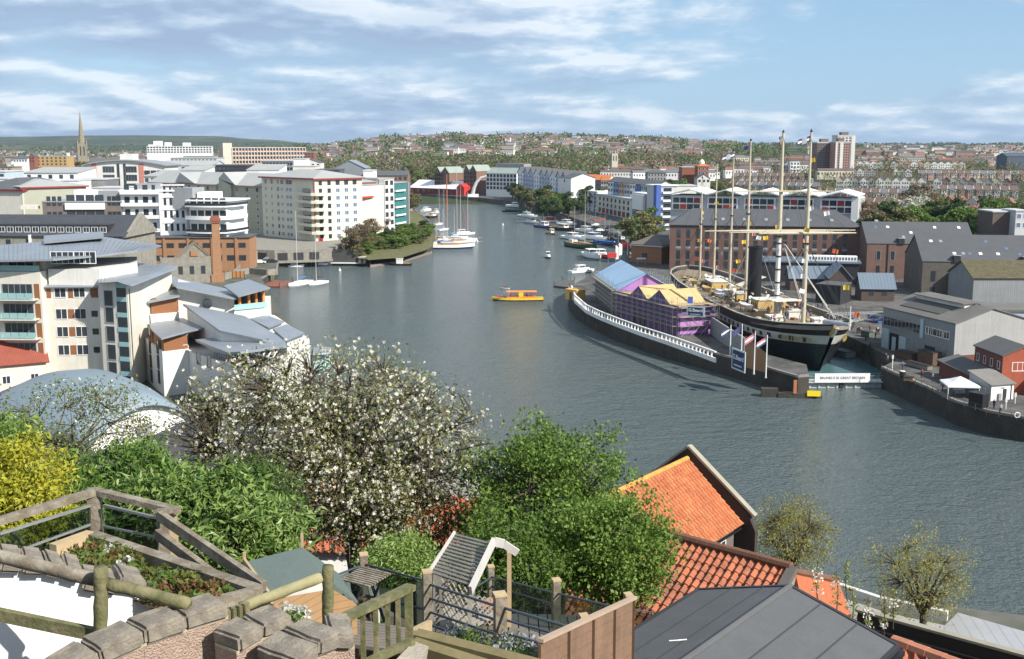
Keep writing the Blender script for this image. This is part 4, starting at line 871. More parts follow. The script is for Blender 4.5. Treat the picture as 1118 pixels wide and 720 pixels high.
b=tower('taller pink and white right tower block of the skyline pair',911,927,1130,156,PK,22,6,13,((.0,.12),(.3,.52)))
tower('white-edged rear tower block rising behind the pair',913,932,1190,149,OFFW,22,5,15,((.78,1),))
simple('apartment_block','small white slab block left of the tower blocks',851,1150,864,1150,181,14,M('pinkish_render',(.50,.38,.33),.8,.05),('flat',LG,0),z=10,rows=4,cols=3)
simple('apartment_block','white slab at the right end of the small block',860,1140,870,1140,177,14,WHITE,('flat',LG,0),z=10,rows=5,cols=3)
simple('red_brick_block','red brick flat-roofed block in the trees left of the masts',743,900,757,900,183,16,REDBRICK,('flat',LG,0),z=6)
simple('domed_building','red house with small white dome among the trees left of the masts',760,880,772,880,182,14,REDBRICK,('hip',ORR,3),z=6,rows=2,cols=3,st='white').part('dome',MB().lathe([(2.2,0),(2.0,1.6),(1.2,2.8),(.1,3.4)],12,(5,5,30) if 0 else (4,5,ZY(182,880)-6+2.2)),WHITE)
simple('house','white gabled house right of the domed red house',760,840,774,840,195,12,OFFW,('gy',SLATE,3),z=6,rows=1,cols=3)
simple('grey_hall','long grey hall with pale gables left of the small church tower',706,980,726,980,189,18,M('grey_stone_wall',(.24,.24,.23),.9,.1,.2),('hip',SLATE,3),z=8,rows=2,cols=6,st='white')
simple('low_dark_shed','long low dark shed at the far right skyline below the horizon',1094,1350,1130,1350,171,30,M('dark_blue_grey',(.07,.09,.12),.7,.1),('gx',M('dark_blue_grey'),4),z=12)
simple('modern_house','dark brown modern block with pale glazed end at the right edge',1083,335+90,1108,425,232,14,M('dark_brown_clad',(.12,.09,.08),.8,.1),('flat',LG,0),z=4,rows=0,cols=0)
simple('modern_house','pale grey glazed stair end beside the dark brown modern block',1108,420,1122,420,231,12,LG,('flat',LG,0),z=4,rows=2,cols=2,st='blue')
# ================================================================ RIGHT BANK BUILDINGS
b=Bld('brown_brick_warehouse','long brown brick warehouse with tall arched window strips and grey hipped roof behind the masts',Q(730.5,297,378),Q(936,301,366),z=4,ztop=ZY(246,378),depth=24)
b.wall(BRICK); SL2=M('grey_slate_roof',(.088,.092,.098),.7,.12,.4,streak=.05); b.hip(SL2,5.2,.5,ins=7); s=b.w/205
for i in range(19):
    x=(9.5+i*10.4)*s*1.02
    if x>b.w-2: break
    for j,z in enumerate((b.h*.81,b.h*.60,b.h*.34,b.h*.13)): b.win('F',x,z,1.35,b.h*(.19 if j%2==0 else .16),'none',0)
    ar=MB(); T=Matrix.Translation((x,0,b.h*.91))@Matrix.Rotation(R(90),4,'X'); ar.lathe([(.68,-.02),(.68,.035)],14); ar.v=[tuple(T@Vector(v)) for v in ar.v]; b.part('window_arch',ar,GLASS)
    b.part('window_spandrel',MB().box(x-.85,x+.85,-.06,-.0,b.h*.48,b.h*.53),GREYM)
for i in range(5): b.win('L',-0+3.5+i*4.3,b.h*.5,.9,b.h*.75,'none',0)
b.part('eaves_band',MB().box(-.15,b.w+.15,-.15,-.0,b.h-.7,b.h-.1),M('dark_brick',(.12,.07,.06),.9,.1))
for i in range(9):
    x=10+i*7.2; b.part('skylight',MB().slab([(x,2.9,b.h+1.75),(x+1.1,2.9,b.h+1.75),(x+1.1,4.6,b.h+2.45),(x,4.6,b.h+2.45)],.15),GREYM)
# second brick warehouse
def skylights(b,rise,n,ymax,seed,x0=2):
    r_=random.Random(seed)
    for i in range(n):
        x=x0+(b.w-2*x0)*(i+.3+r_.random()*.4)/n; t=r_.choice((.25,.45,.7)); y=ymax*t; z=b.h+rise*t+.28; dy=1.1; dz=rise*dy/ymax
        b.part('skylight',MB().slab([(x,y,z),(x+.9,y,z),(x+.9,y+dy,z+dz),(x,y+dy,z+dz)],.12),r_.choice((GLASSB,WHITE,GREYM)))
def dormer(b,x,rise,ym):
    """flip-up roof light breaking the eaves: white flap over a dark opening"""
    d=b.part('dormer',MB().slab([(x-1,-.5,b.h+2.0),(x+1,-.5,b.h+2.0),(x+1,2.4,b.h+rise*2.4/ym+.4),(x-1,2.4,b.h+rise*2.4/ym+.4)],.1),WHITE)
    MB().box(x-.9,x+.9,-.4,1.2,b.h+.05,b.h+1.7).build('opening',DARK,d)
BRK2=M('purple_brown_brick',(.17,.105,.085),.9,.2,.6,streak=.05)
b=Bld('brown_brick_warehouse','brown brick slate-gabled warehouse between the long warehouse and the stone one',Q(945,306,352),Q(1062,310,348),z=4,ztop=ZY(266.5,352),depth=22)
b.wall(BRK2); b.gable(SL2,6.2,.2,wallmat=BRK2); skylights(b,6.2,8,11,3); dormer(b,10.5,6.2,11)
for x in (3.6,8): b.win('F',x,7.5,1.2,2.8,'grey',0); b.win('F',x,3,1.2,2.4,'none',0)
for x in (6.4,):
    b.part('downpipe',MB().box(x,x+.18,-.25,-.07,0,b.h),DARK)
GST=M('grey_brown_coursed_stone',(.12,.108,.092),.95,.3,.9,lines=('Z',.4,.12,.15),bump=.2)
b=Bld('stone_warehouse','grey stone warehouse with slate roof, skylights and white-framed balcony modules at the right edge',Q(1005,328,311),Q(1135,331,306),z=4,ztop=ZY(286,311),depth=26)
b.wall(GST); b.gable(SL2,6.6,.2,wallmat=GST); skylights(b,6.6,11,13,5); dormer(b,9.2,6.6,13); dormer(b,27.5,6.6,13)
b.win('F',3,5.6,1.3,3,'none',0); b.win('F',3,1.5,1.3,2,'none',0)
for i in range(4):
    x=9.5+i*5.9
    b.part('balcony_module',MB().box(x,x+.35,-2.6,-.01,0,b.h-2.6).box(x,x+5.9,-2.8,-.01,b.h-2.59,b.h-2.2),OFFW if i else OFFW)
    b.part('dark_fin',MB().box(x-2.2,x-.02,-2.2,-.02,0,b.h-2.8),M('brown_timber_fin',(.085,.055,.045),.8,.1))
    for z in (7.3,3.2): b.win('F',x+1.6,z,1.1,2.4,'white',0); b.win('F',x+3.0,z,.9,2.4,'none',0)
for i in range(5): b.win('L',3+i*4.6,6,.5,6,'none',0)
# zinc-roofed low sheds behind the bow
for (lab,u0,v0,u1,v1,Y,vt,dep,rise,k) in (
 ('low brown shed with pale blue zinc roof behind the foremast',862,325,905,326,322,304,9,3.0,'gx'),
 ('brown gabled shed with zinc roof, middle of three behind the bow',905,325,929,326,312,303,12,3.4,'gy'),
 ('brown shed with bright blue-grey zinc roof against the stone warehouse',940,330,976,330,300,315,9,3.6,'gx')):
    b=Bld('zinc_roofed_shed',lab,Q(u0,v0,Y),Q(u1,v1,Y-1),z=4,ztop=ZY(vt,Y),depth=dep,group='zinc-roofed sheds beside the dock',cat='shed'); b.wall(M('dark_brown_brick',(.10,.075,.065),.9,.15,.5))
    b.gable(M('blue_zinc_seams',(.20,.25,.30),.4,.1,.3,metal=.3,lines=('X',.9,.35,.12)),rise,.5,wallmat=M('dark_brown_brick'),ax=k[1])
    for x in (.3,.7): b.win('F',b.w*x,2.5,1.4,2,'none',0)
b=Bld('dock_museum','low grey museum building with louvred flat roof beside the ship funnel',Q(826,300,345),Q(938,300,338),z=4,ztop=ZY(287,342),depth=14); b.wall(DARK); b.flat(M('blue_zinc_seams'),.5,.5)
b.part('louvre_strip',MB().box(b.w*.5,b.w-.5,3,7,b.h+.5,b.h+1.9),WHITE)
for i in range(18): b.part('louvre',MB().box(b.w*.5+.6+i*.9,b.w*.5+1.0+i*.9,2.94,3.0,b.h+.8,b.h+1.6),DARK)
b=Bld('notice_building','small dark building with blank dark panel wall beside the bow',Q(890,332,296),Q(917,333,292),z=4,ztop=ZY(312,294),depth=8,cat='building'); b.wall(DARK); b.flat(SL2,.2,.3)
# metal-clad boat shed
METC=M('corrugated_grey_cladding',(.26,.275,.28),.6,.15,.35,metal=.15,streak=.16,lines=('X',.5,.16,.3)); METR=M('weathered_sheet_roof',(.155,.15,.135),.8,.2,.25,lines=('X',1.1,.2,.1),streak=.05)
m0=G(962,379,4); m1=G(1040,402,4); b=Bld('metal_clad_boat_shed','large grey corrugated boat shed with ribbon window and shallow sheet roof',m0,m1,z=4,h=8.6,depth=17)
b.wall(METC); b.gable(METR,2.6,.3,t=.2,wallmat=M('white_grey_cladding',(.34,.34,.33),.7,.1,.3,streak=.15,lines=('Y',.5,.12,.25)),cx=.48)
w,d,h=b.w,b.d,b.h
b.part('end_cladding',MB().box(w+.01,w+.06,0,d,2.4,h),M('white_grey_cladding')); b.part('brick_plinth',MB().box(w+.01,w+.1,0,d,-.5,2.39),M('dark_red_brick',(.16,.06,.045),.9,.15))
b.part('ribbon_window',MB().box(.6,w*.56,-.12,-.01,h-3.6,h-1.9),GLASS)
fr=MB(); 
for i in range(11): x=.6+(w*.56-.6)*i/10; fr.box(x-.05,x+.05,-.17,-.121,h-3.6,h-1.9)
fr.box(.5,w*.56+.1,-.18,-.12,h-3.75,h-3.61).box(.5,w*.56+.1,-.18,-.12,h-1.89,h-1.75); b.part('window_frame',fr,GREYM)
for x in (.66,.72,.81,.90): b.win('F',w*x,h-2.6,1.5 if x!=.72 else 2.4,1.3,'white',1)
for x0,x1,z1,m in ((.0,.11,4.2,M('pale_blue_door',(.40,.50,.56),.5,.1)),(.12,.25,3.6,BLACK),(.16,.22,2.9,M('pale_blue_door')),(.26,.36,3.4,M('pale_blue_door')),(.62,.76,3.0,DARK),(.80,.9,3.2,METC)):
    b.part('door',MB().box(w*x0+.1,w*x1,-.10-(.06 if x0==.16 else 0),-.0,0,z1),m)
b.part('white_panel',MB().box(w*.56,w*.6,-.3,-.0,h-4.4,h-.6),M('pale_blue_door'))
b.part('roof_monitor',MB().prism([(3,d*.34),(w*.78,d*.34),(w*.78,d*.52),(3,d*.52)],h+1.2,h+3.0),OFFW); b.part('monitor_roof',MB().slab([(2.6,d*.30,h+3.02),(w*.8,d*.30,h+3.02),(w*.8,d*.55,h+3.2),(2.6,d*.55,h+3.2)],.15),METR)
b.part('dark_roof_patch',MB().slab([(3.5,1.6,h+.86),(w*.7,1.6,h+.86),(w*.7,d*.33,h+2.05),(3.5,d*.33,h+2.05)],.05),M('dark_sheet_patch',(.09,.09,.085),.9,.1))
b.part('lean_to',MB().box(-4.5,-.02,3,9,-.5,5.2),METC); b.part('lean_to_roof',MB().slab([(-5,2.5,5.2),(.0,2.5,6.4),(.0,9.5,6.4),(-5,9.5,5.2)],.2),METR)
# the shed's neighbour: pale blue-grey gable with mossy roof
b=Bld('mossy_roofed_shed','shed with brown mossy corrugated roof between the boat shed and stone warehouse',G(1046,352,4)+Vector((9,14,0)),G(1140,352,4)+Vector((4,14,0)),z=4,h=9,depth=16); b.wall(METC); b.gable(M('mossy_corrugated_roof',(.13,.11,.06),.95,.35,.8,lines=('X',.35,.3,.4),c2=(.09,.085,.05)),3.6,.4,wallmat=METC)
b=Bld('blue_grey_shed','pale blue-grey corrugated gable shed right of the boat shed',G(1083,395,4)+Vector((1,4,0)),G(1150,395,4)+Vector((6,2,0)),z=4,h=9.5,depth=10); b.wall(M('pale_blue_cladding2',(.42,.48,.53),.6,.1,.3,lines=('X',.8,.15,.1))); b.flat(METR)
# red brick hut
b0=G(1062,417,4); b1=G(1092,430,4); b=Bld('red_brick_hut','small red brick hut with four white windows and grey roof above the quay stairs',b0,b1,z=4,h=6.6,depth=7.5)
b.wall(M('dark_red_brick')); b.gable(M('grey_felt_roof',(.11,.11,.11),.9,.12,.3),1.6,.3,wallmat=RED if 0 else M('bright_red_brick',(.34,.09,.05),.9,.15,.8))
b.part('end_wall',MB().box(b.w+.003,b.w+.06,0,b.d,0,b.h),M('bright_red_brick'))
for x in (.14,.38,.63,.88): b.win('F',b.w*x,b.h-1.8,.7,1.3,'white',0)
b.win('R',b.d*.42,b.h-1.9,2.6,1.4,'white',2)
qn=MB()
for k in range(8): qn.box(b.w+.061,b.w+.1,b.d-.9+(.25 if k%2 else 0),b.d-.35,.4+k*.75,.75+k*.75)
b.part('white_quoins',qn,WHITE)
stm=MB()
for k in range(9): stm.box(b.w+.4+k*.0,b.w+3.2,b.d+.4-(.0)+k*.3-3,b.d+.7+k*.3-3,0,3.2-k*.36)
b.part('stairs',stm,M('pinkish_concrete',(.36,.28,.26),.9,.1))
b.part('lean_to_roof',MB().slab([(-6,-4.2,3.0),(b.w*.9,-4.2,2.6),(b.w*.9,-.05,3.6),(-6,-.05,4.0)],.15),M('grey_felt_roof')); b.part('lean_to_wall',MB().box(-5.6,b.w*.85,-3.7,-.3,-.1,2.55),M('dark_red_brick'))
# white hut
b0=G(1071,433,4); b1=G(1082,439,4); fx=G(1106,434,4)
b=Bld('white_quay_hut','small white rendered hut with grey lean-to roof beside the gazebo',G(1081.5,438,4),G(1106,436,4),z=4,h=2.6,depth=5.4,cat='hut'); b.wall(WHITE)
b.part('roof',MB().slab([(-.3,-.3,2.75),(b.w+.3,-.3,2.75),(b.w+.3,b.d+.3,4.2),(-.3,b.d+.3,4.2)],.16),M('ribbed_grey_roof',(.20,.195,.18),.8,.15,.5,lines=('X',.7,.3,.15)))
b.part('side_gable',MB().prism([(-.04,0),(.0,0),(0,b.d),(-.04,b.d)],0,[2.7,2.7,4.1,4.1]),GREYM); b.part('back_wall',MB().box(.02,b.w-.02,b.d-.2,b.d,2.5,4.05),GREYM)
b.win('L',1.8,1.3,.9,1.0,'white',1)
dm=b.part('door',MB().box(b.w*.52,b.w*.68,-.05,-.001,0,1.9),DARK); b.part('downpipe',MB().box(b.w-.6,b.w-.5,-.12,-.0,0,2.6),DARK); b.part('sign',MB().box(b.w*.42,b.w*.58,-.04,-.001,2.0,2.15),DARK)
b.part('meter_box',MB().box(b.w*.3,b.w*.42,-.3,-.001,0,1.2),GREYM)
# low brick hut near the long warehouse's left end
b=Bld('brick_shed','small orange brick shed with hipped slate roof left of the warehouse',Q(689,286,404),Q(722,290,396),z=4,ztop=ZY(268.5,402),depth=12,cat='shed'); b.wall(ORBRICK); b.part('eaves_board',MB().box(-.6,b.w+.6,-.6,12.6,b.h,b.h+.35),OFFW); b.h+=.35; b.hip(M('brown_slate',(.15,.13,.11),.8,.15,.4),3.6,.6); b.h-=.35; b.win('F',b.w*.45,2.4,1.9,2.0,'dark',1)
# white gazebo
gz=thing('gazebo','white pop-up gazebo with pyramid canopy standing on the quay','gazebo',G(1047,433,4),-.12)
w2=2.5
for sx in(-1,1):
    for sy in(-1,1): MB().box(sx*w2-.05,sx*w2+.05,sy*w2-.05,sy*w2+.05,0,2.3).build('leg',WHITE,gz)
cm=MB(); r=w2+.15; pr=[(r,2.05),(r,2.3),(r*.55,2.75),(.02,3.5)]
for i in range(3):
    a,za=pr[i]; c_,zc=pr[i+1]
    for k in range(4):
        A=[(-1,-1),(1,-1),(1,1),(-1,1)]; p,q=A[k],A[(k+1)%4]; cm.add([(p[0]*a,p[1]*a,za),(q[0]*a,q[1]*a,za),(q[0]*c_,q[1]*c_,zc),(p[0]*c_,p[1]*c_,zc)],[(0,1,2,3)])
o=cm.build('canopy',M('white_canvas',(.80,.80,.80),.7,.04,.5),gz); sm=o.modifiers.new('t','SOLIDIFY'); sm.thickness=.03
tb_=thing('table','small pale table standing under the white gazebo','table',G(1047,430,4),.1); MB().box(-.9,.9,-.4,.4,.72,.78).build('tabletop',OFFW,tb_); MB().box(-.85,.85,-.36,-.33,.1,.715).build('cloth_front',OFFW,tb_)
for sx in(-1,1):
    for sy in (-.3,.3): MB().box(sx*.8-.03,sx*.8+.03,sy-.03,sy+.03,0,.715).build('leg',GREYM,tb_)
# ================================================================ THE SHIP
sroot=thing('sailing_ship','black-hulled steamship with white gunport band, six masts and a black funnel','ship',(axx(233),233,0),-math.atan2(7.1,89.0)*1.0-R(90)+2*math.atan2(7.1,89)*0)
# local frame: +x forward (towards the bow), +y to port, z up
sroot.rotation_euler=(0,0,math.atan2(-89.3,7.1)); 
SM=Matrix.Translation((axx(233),233,0))@Matrix.Rotation(math.atan2(-89.3,7.1),4,'Z'); SI=SM.inverted()
# stations: x forward of the foremast, half beam at deck, half beam at water, deck height
ST_=[(-104,0.5,.2,9.9),(-102,4.2,.5,9.7),(-98,6.6,2.5,9.4),(-90,8.6,6,9.0),(-75,9.8,8.6,8.6),(-55,10.4,9.6,8.4),(-35,10.5,9.8,8.4),(-15,10.5,8.8,8.8),(-4,10.2,6.6,9.3),(2,9.4,4.6,9.7),(8,7.8,2.4,10.1),(13,5.4,.6,10.6),(16.5,2.9,.12,11.0),(18.6,.5,.1,11.3)]
hm=MB(); prof=[(-0.6,.0),(0.0,.10),(.30,.48),(.46,.68),(.60,.85),(.775,.95),(1.0,1.0)]
def stem(x,t):   # raked clipper bow: the lower hull stops short of the deck
    return x if x<2 else x-(x-2)*.52*(1-t)**1.3
rows=[]
for x,bd,bw,zd in ST_:
    row=[]
    for t,_ in prof:
        z=zd*t if t>0 else -1; k=max(0,t); hb_=bw+(bd-bw)*(k**.75 if x>5 or x<-95 else k**.5); row.append((stem(x,k) if x>0 else (x+4*(1-k) if x<-97 else x),hb_,z))
    rows.append(row)
n=len(prof)
for side in (1,-1):
    base=len(hm.v); hm.v+=[(x,side*y,z) for r_ in rows for x,y,z in r_]
    for i in range(len(rows)-1):
        for j in range(n-1):
            a=base+i*n+j; f=(a,a+n,a+n+1,a+1); hm.f.append(f if side<0 else tuple(reversed(f))); hm.m.append(1 if j==4 else 0)
HULL=BLACK; PORTW=M('white_gunport_band',(.50,.49,.45),.7,.12,.6)
o=hm.build('hull',[HULL,PORTW],sroot,smooth=False)
# gunports, along the white band
def hb_at(x,side,t):
    for a,c in zip(ST_,ST_[1:]):
        if a[0]<=x<=c[0]:
            q=(x-a[0])/(c[0]-a[0]); bd=a[1]+(c[1]-a[1])*q; bw=a[2]+(c[2]-a[2])*q; zd=a[3]+(c[3]-a[3])*q
            return bw+(bd-bw)*(t**.75 if x>5 or x<-95 else t**.5),zd
pm=MB()
for i in range(34):
    x=-98+i*3.35
    for side in(-1,1):
        y,zd=hb_at(x,side,.69); y2,_=hb_at(x+1,side,.69); pm.slab([(x,side*(y+.05),zd*.645),(x+1.15,side*(y2+.05),zd*.645),(x+1.15,side*(y2+.12),zd*.735),(x,side*(y+.12),zd*.735)],.08,up=False)
tag(pm.build('gunport',BLACK,sroot),None,None,None,'stuff')
# deck, bulwark and rail
DECK=M('pale_deck_planks',(.24,.19,.13),.85,.2,.8,lines=('Y',.5,.2,.1))
dk=MB(); L1=[(x,-bd+.25,zd-1.15) for x,bd,bw,zd in ST_]; L2=[(x,bd-.25,zd-1.15) for x,bd,bw,zd in ST_]
for i in range(len(ST_)-1): dk.add([L1[i],L1[i+1],L2[i+1],L2[i]],[(0,1,2,3)])
dk.build('deck',DECK,sroot)
for side in(-1,1):
    bu=MB(); rl=MB()
    for a,c in zip(ST_,ST_[1:]):
        p=[(a[0],side*a[1],a[3]),(c[0],side*c[1],c[3])]; q=[(a[0],side*(a[1]-.22),a[3]),(c[0],side*(c[1]-.22),c[3])]
        bu.add([q[0],q[1],(q[1][0],q[1][1],q[1][2]-1.2),(q[0][0],q[0][1],q[0][2]-1.2)],[(0,1,2,3)]); rl.slab([(p[0][0],side*(a[1]+.12),a[3]+.12),(p[1][0],side*(c[1]+.12),c[3]+.12),(q[1][0],q[1][1]-side*.1,c[3]+.12),(q[0][0],q[0][1]-side*.1,a[3]+.12)],.14)
    bu.build('bulwark',TIMB,sroot); rl.build('rail',M('pale_rail',(.45,.42,.35),.6,.1),sroot)
# gilded trail boards and figurehead
gm=MB(); GOLD=M('gilt_carving',(.42,.30,.08),.5,.3,3)
for side in(-1,1): 
    for i in range(9):
        x=7+i*.95; y,zd=hb_at(x,side,.69); gm.cbox((x,side*(y+.07),zd*.69),(.6,.16,.7),0)
gm.build('trail_board',GOLD,sroot)
fg=MB(); fg.path([(17.0,0,9.2),(18.4,0,9.9),(19.6,0,10.6)],[.75,.6,.25],8); fg.build('figurehead',GOLD,sroot); MB().path([(14.5,0,8.2),(17.5,0,8.8),(20.3,0,10.8)],[.3,.34,.15],8).build('cutwater',OFFW,sroot)
# bowsprit
bs0=SI@Vector((64.0,214.5,11.2)); bs1=SI@(Q(933,358,212.5)); MB().tube((13,0,10.9),(26,0,12.4),.55,.3,10).build('bowsprit',M('bowsprit_grey',(.48,.50,.54),.6,.1),sroot); MB().tube((26,0,11.3),(26,0,16),.14,.1,6).build('jackstaff',OFFW,sroot)
# masts
MAST=[(322.1,36.8,'small'),(306.4,41.3,'small'),(290.2,44.8,'small'),(275.5,47.3,'mid'),(250.9,49.0,'main'),(232.8,48.9,'fore')]
tops=[]
for i,(Y,zt,kind) in enumerate(MAST):
    x=(233-Y)*1.0032; rake=-.035*(zt-9)*.3; r0={'small':.33,'mid':.42,'main':.62,'fore':.52}[kind]
    base=Vector((x,0,7.5)); topp=Vector((x+rake*0,0,zt)); tops.append(topp)
    ms=MB().path([base,base.lerp(topp,.5),topp],[r0,r0*.85,r0*.42],10).build('mast',OFFW if kind=='main' else BUFF,sroot)
    if kind=='main':
        b_=MB().tube(base.lerp(topp,.42),topp,r0*.93,r0*.45,10).build('upper_mast',BUFF,ms)
        bd=MB(); 
        for z in (12,15,18,21,24): bd.lathe([(r0*1.06,z),(r0*1.06,z+.35)],10,(x,0,0))
        bd.build('mast_band',DARK,ms)
    dbl=MB(); zz=base.z+(zt-base.z)*(.44 if kind in('main','fore') else .55)
    dbl.tube((x-.5,0,zz-2.2),(x-.5,0,zz+3.5 if kind!='main' else zz+6),r0*.6,n=8); dbl.lathe([(r0*1.6,zz-.1),(r0*1.6,zz+.15)],8,(x,0,0)); dbl.build('masthead',BLACK,ms)
    MB().lathe([(.22,zt),(.3,zt+.2),(.05,zt+.7)],8,(x,0,0)).build('truck',BLACK,ms)
def yard(x,z,half,r=.2):
    return MB().path([(x+.7,-half,z),(x+.7,-half*.4,z),(x+.7,half*.4,z),(x+.7,half,z)],[r*.45,r,r,r*.45],8).build('yard',BUFF,sroot)
xm=(233-250.9)*1.0032
yard(xm,ZY(209.5,249),12.0); yard(xm,ZY(252.5,249),17.5,.25); yard(0,ZY(255,232),10.5,.28); yard(xm+.5,ZY(254,249),12,.2)
# gaff boom and spars on deck
MB().tube((-33,-1,10.5),(-62,-1.2,11.2),.25,.18,8).build('boom',BUFF,sroot); MB().tube((-20,3,11),(-36,3.5,11.4),.22,.16,8).build('boom',BUFF,sroot)
# funnel
fu=MB().lathe([(1.9,7.2),(1.9,8.6),(1.7,8.8),(1.7,21.4),(1.85,21.5),(1.85,21.9),(1.6,21.9),(1.6,20)],24,(-35.5,0,0)); fu.build('funnel',BLACK,sroot,smooth=False)
for a in (30,150,270):
    MB().tube((-35.5+2.3*math.cos(R(a)),2.3*math.sin(R(a)),20),(-35.5+8*math.cos(R(a)),8*math.sin(R(a)),8.4),.06,n=5).build('funnel_stay',STEEL,sroot)
# deck furniture
YW=M('varnished_ochre_deckhouse',(.55,.38,.14),.6,.15,.6); CANV=M('cream_canvas',(.74,.70,.60),.8,.06,.5)
def dh(x,y,l,w,h,m,n='deckhouse',top=OFFW):
    z=7.6; o=MB().box(x-l/2,x+l/2,y-w/2,y+w/2,z,z+h).build(n,m,sroot); MB().box(x-l/2-.2,x+l/2+.2,y-w/2-.2,y+w/2+.2,z+h+.002,z+h+.14).build('top',top,o)
    for k in range(max(1,int(l/1.6))):
        MB().box(x-l/2+.5+k*1.6,x-l/2+1.2+k*1.6,y-w/2-.04,y-w/2-.001,z+h*.35,z+h*.75).build('pane',GLASS,o)
dh(-24,0,5,7,2.9,YW); dh(-46,0,7,4.5,1.6,YW,'skylight_house'); dh(-53,-3,3,3,1.3,OFFW,'hatch'); dh(-70,0,8,5,1.7,YW,'skylight_house'); dh(-80,2,4,4,1.5,YW,'hatch'); dh(-12,2,3.2,3,1.9,OFFW); dh(-8,-3.5,4,3,1.3,CANV,'hatch'); dh(6,0,3,4.5,1.6,CANV,'forecastle_house'); dh(-15.5,-4.5,2.4,2.2,1.5,YW,'hatch'); dh(-62,2.5,4,3,1.3,YW,'hatch'); dh(-2,4,3,2.4,1.6,OFFW,'hatch'); dh(11,0,2,2.2,1.5,CANV,'capstan_house')
def lifeboat(x,y,rz=0,m=OFFW):
    hb=MB(); S=[(-3.6,.05,.5),(-2.6,.7,.2),(0,1.0,0),(2.6,.75,.2),(3.8,.05,.6)]
    for (x0,w0,z0_),(x1,w1,z1_) in zip(S,S[1:]):
        hb.add([(x0,-w0,1.3+z0_*.5),(x1,-w1,1.3+z1_*.5),(x1,0,.2+z1_),(x0,0,.2+z0_),(x0,w0,1.3+z0_*.5),(x1,w1,1.3+z1_*.5)],[(0,1,2,3),(3,2,5,4),(0,4,5,1)])
    o=hb.build('lifeboat',m,sroot); o.location=(x,y,8.6); o.rotation_euler=(0,0,rz)
lifeboat(-40,-7.6); lifeboat(-40,7.4); lifeboat(-51,-7.8,0,YW); lifeboat(-66,-7.6,0,YW); lifeboat(-20,-6.6,.1,OFFW); lifeboat(-64,7.4)
aw=MB().slab([(-18,-3,11.4),(-9,-3,12.0),(-9,4,12.2),(-18,4,11.4)],.08); aw.build('awning',CANV,sroot); aw=MB().slab([(-50,-1,10.6),(-45,-1,10.9),(-45,6,13.2),(-50,6,13.0)],.08); aw.build('awning',CANV,sroot)
vt=MB()
for x,y in ((-29,3),(-29,-3),(-31,2),(-43,-3),(-43,3),(-18,1),(4,2.4),(-75,-2),(-58,0)): vt.path([(x,y,7.5),(x,y,9.8),(x+.7,y,10.3)],[.35,.35,.5],8)
vt.build('ventilator',OFFW,sroot)
cr=MB(); rr_=random.Random(4)
for i in range(120):
    x=rr_.uniform(-92,-2); y=rr_.uniform(-7.5,7.5); s_=rr_.uniform(.4,1.0); cr.mat(rr_.choice((0,1,2,2,3,3,3))).cbox((x,y,7.6+s_*.4),(s_*1.6,s_,s_*.8),rr_.uniform(-.3,.3))
tag(cr.build('deck_cargo',[YW,OFFW,M('brown_wood',(.18,.10,.05),.7,.2),DARK],sroot),kind='stuff')
# rigging
rg=MB()
def rope(a,b_,r=.035,n=3): rg.tube(a,b_,r,n=n,cap=False)
for i,(Y,zt,kind) in enumerate(MAST):
    x=(233-Y)*1.0032; zz=7.5+(zt-7.5)*(.44 if kind in('main','fore') else .55)
    y,zd=hb_at(max(-100,min(x,16)),1,1)
    for side in(-1,1):
        for k in (-2,-.8,.4,1.6): rope((x+k-1,side*y,zd),(x,0,zz),.03)
        rope((x-4,side*y,zd),(x,0,zt-.5),.03)
        if kind in('main','fore'):
            for j in range(1,9):
                t=j/10; rope((x-3+3*t,side*y*(1-t),zd+(zz-zd)*t),(x+.6*(1-t),side*y*(1-t),zd+(zz-zd)*t),.02)
    if i<5: nx=(233-MAST[i+1][0])*1.0032; rope((x,0,zz+2),(nx,0,9),.035); rope((x,0,zt-1),(nx,0,7.5+(MAST[i+1][1]-7.5)*.6),.03)
rope((0,0,48),(26,0,12.6),.04); rope((0,0,25),(18,0,11.4),.05); rope((xm,0,48),(0,0,26),.03)
for z,half,x in ((ZY(209.5,249),12,xm),(ZY(252.5,249),17.5,xm),(ZY(255,232),10.5,0)):
    for s_ in(-1,1): rope((x+.7,s_*half*.95,z),(x,0,z+7),.025)
rg.build('rigging',DARK,sroot)
# ratlines ladder seen pale beside the main mast
ld=MB(); a0,a1=Vector((-26,8.8,8.6)),Vector((-18.5,1.2,24)); 
for k in (0,1.3): ld.bar(a0+Vector((k,0,0)),a1+Vector((k*.35,0,0)),.1)
for j in range(1,16): t=j/16; p=a0.lerp(a1,t); ld.bar(p,p+Vector((1.3*(1-t*.65),0,0)),.08)
a0,a1=Vector((-4,8.8,8.8)),Vector((-16.5,1.0,24)); ld.bar(a0,a1,.12); ld.bar(a0+Vector((-1.2,0,0)),a1,.12); ld.build('boarding_ladder',OFFW,sroot)
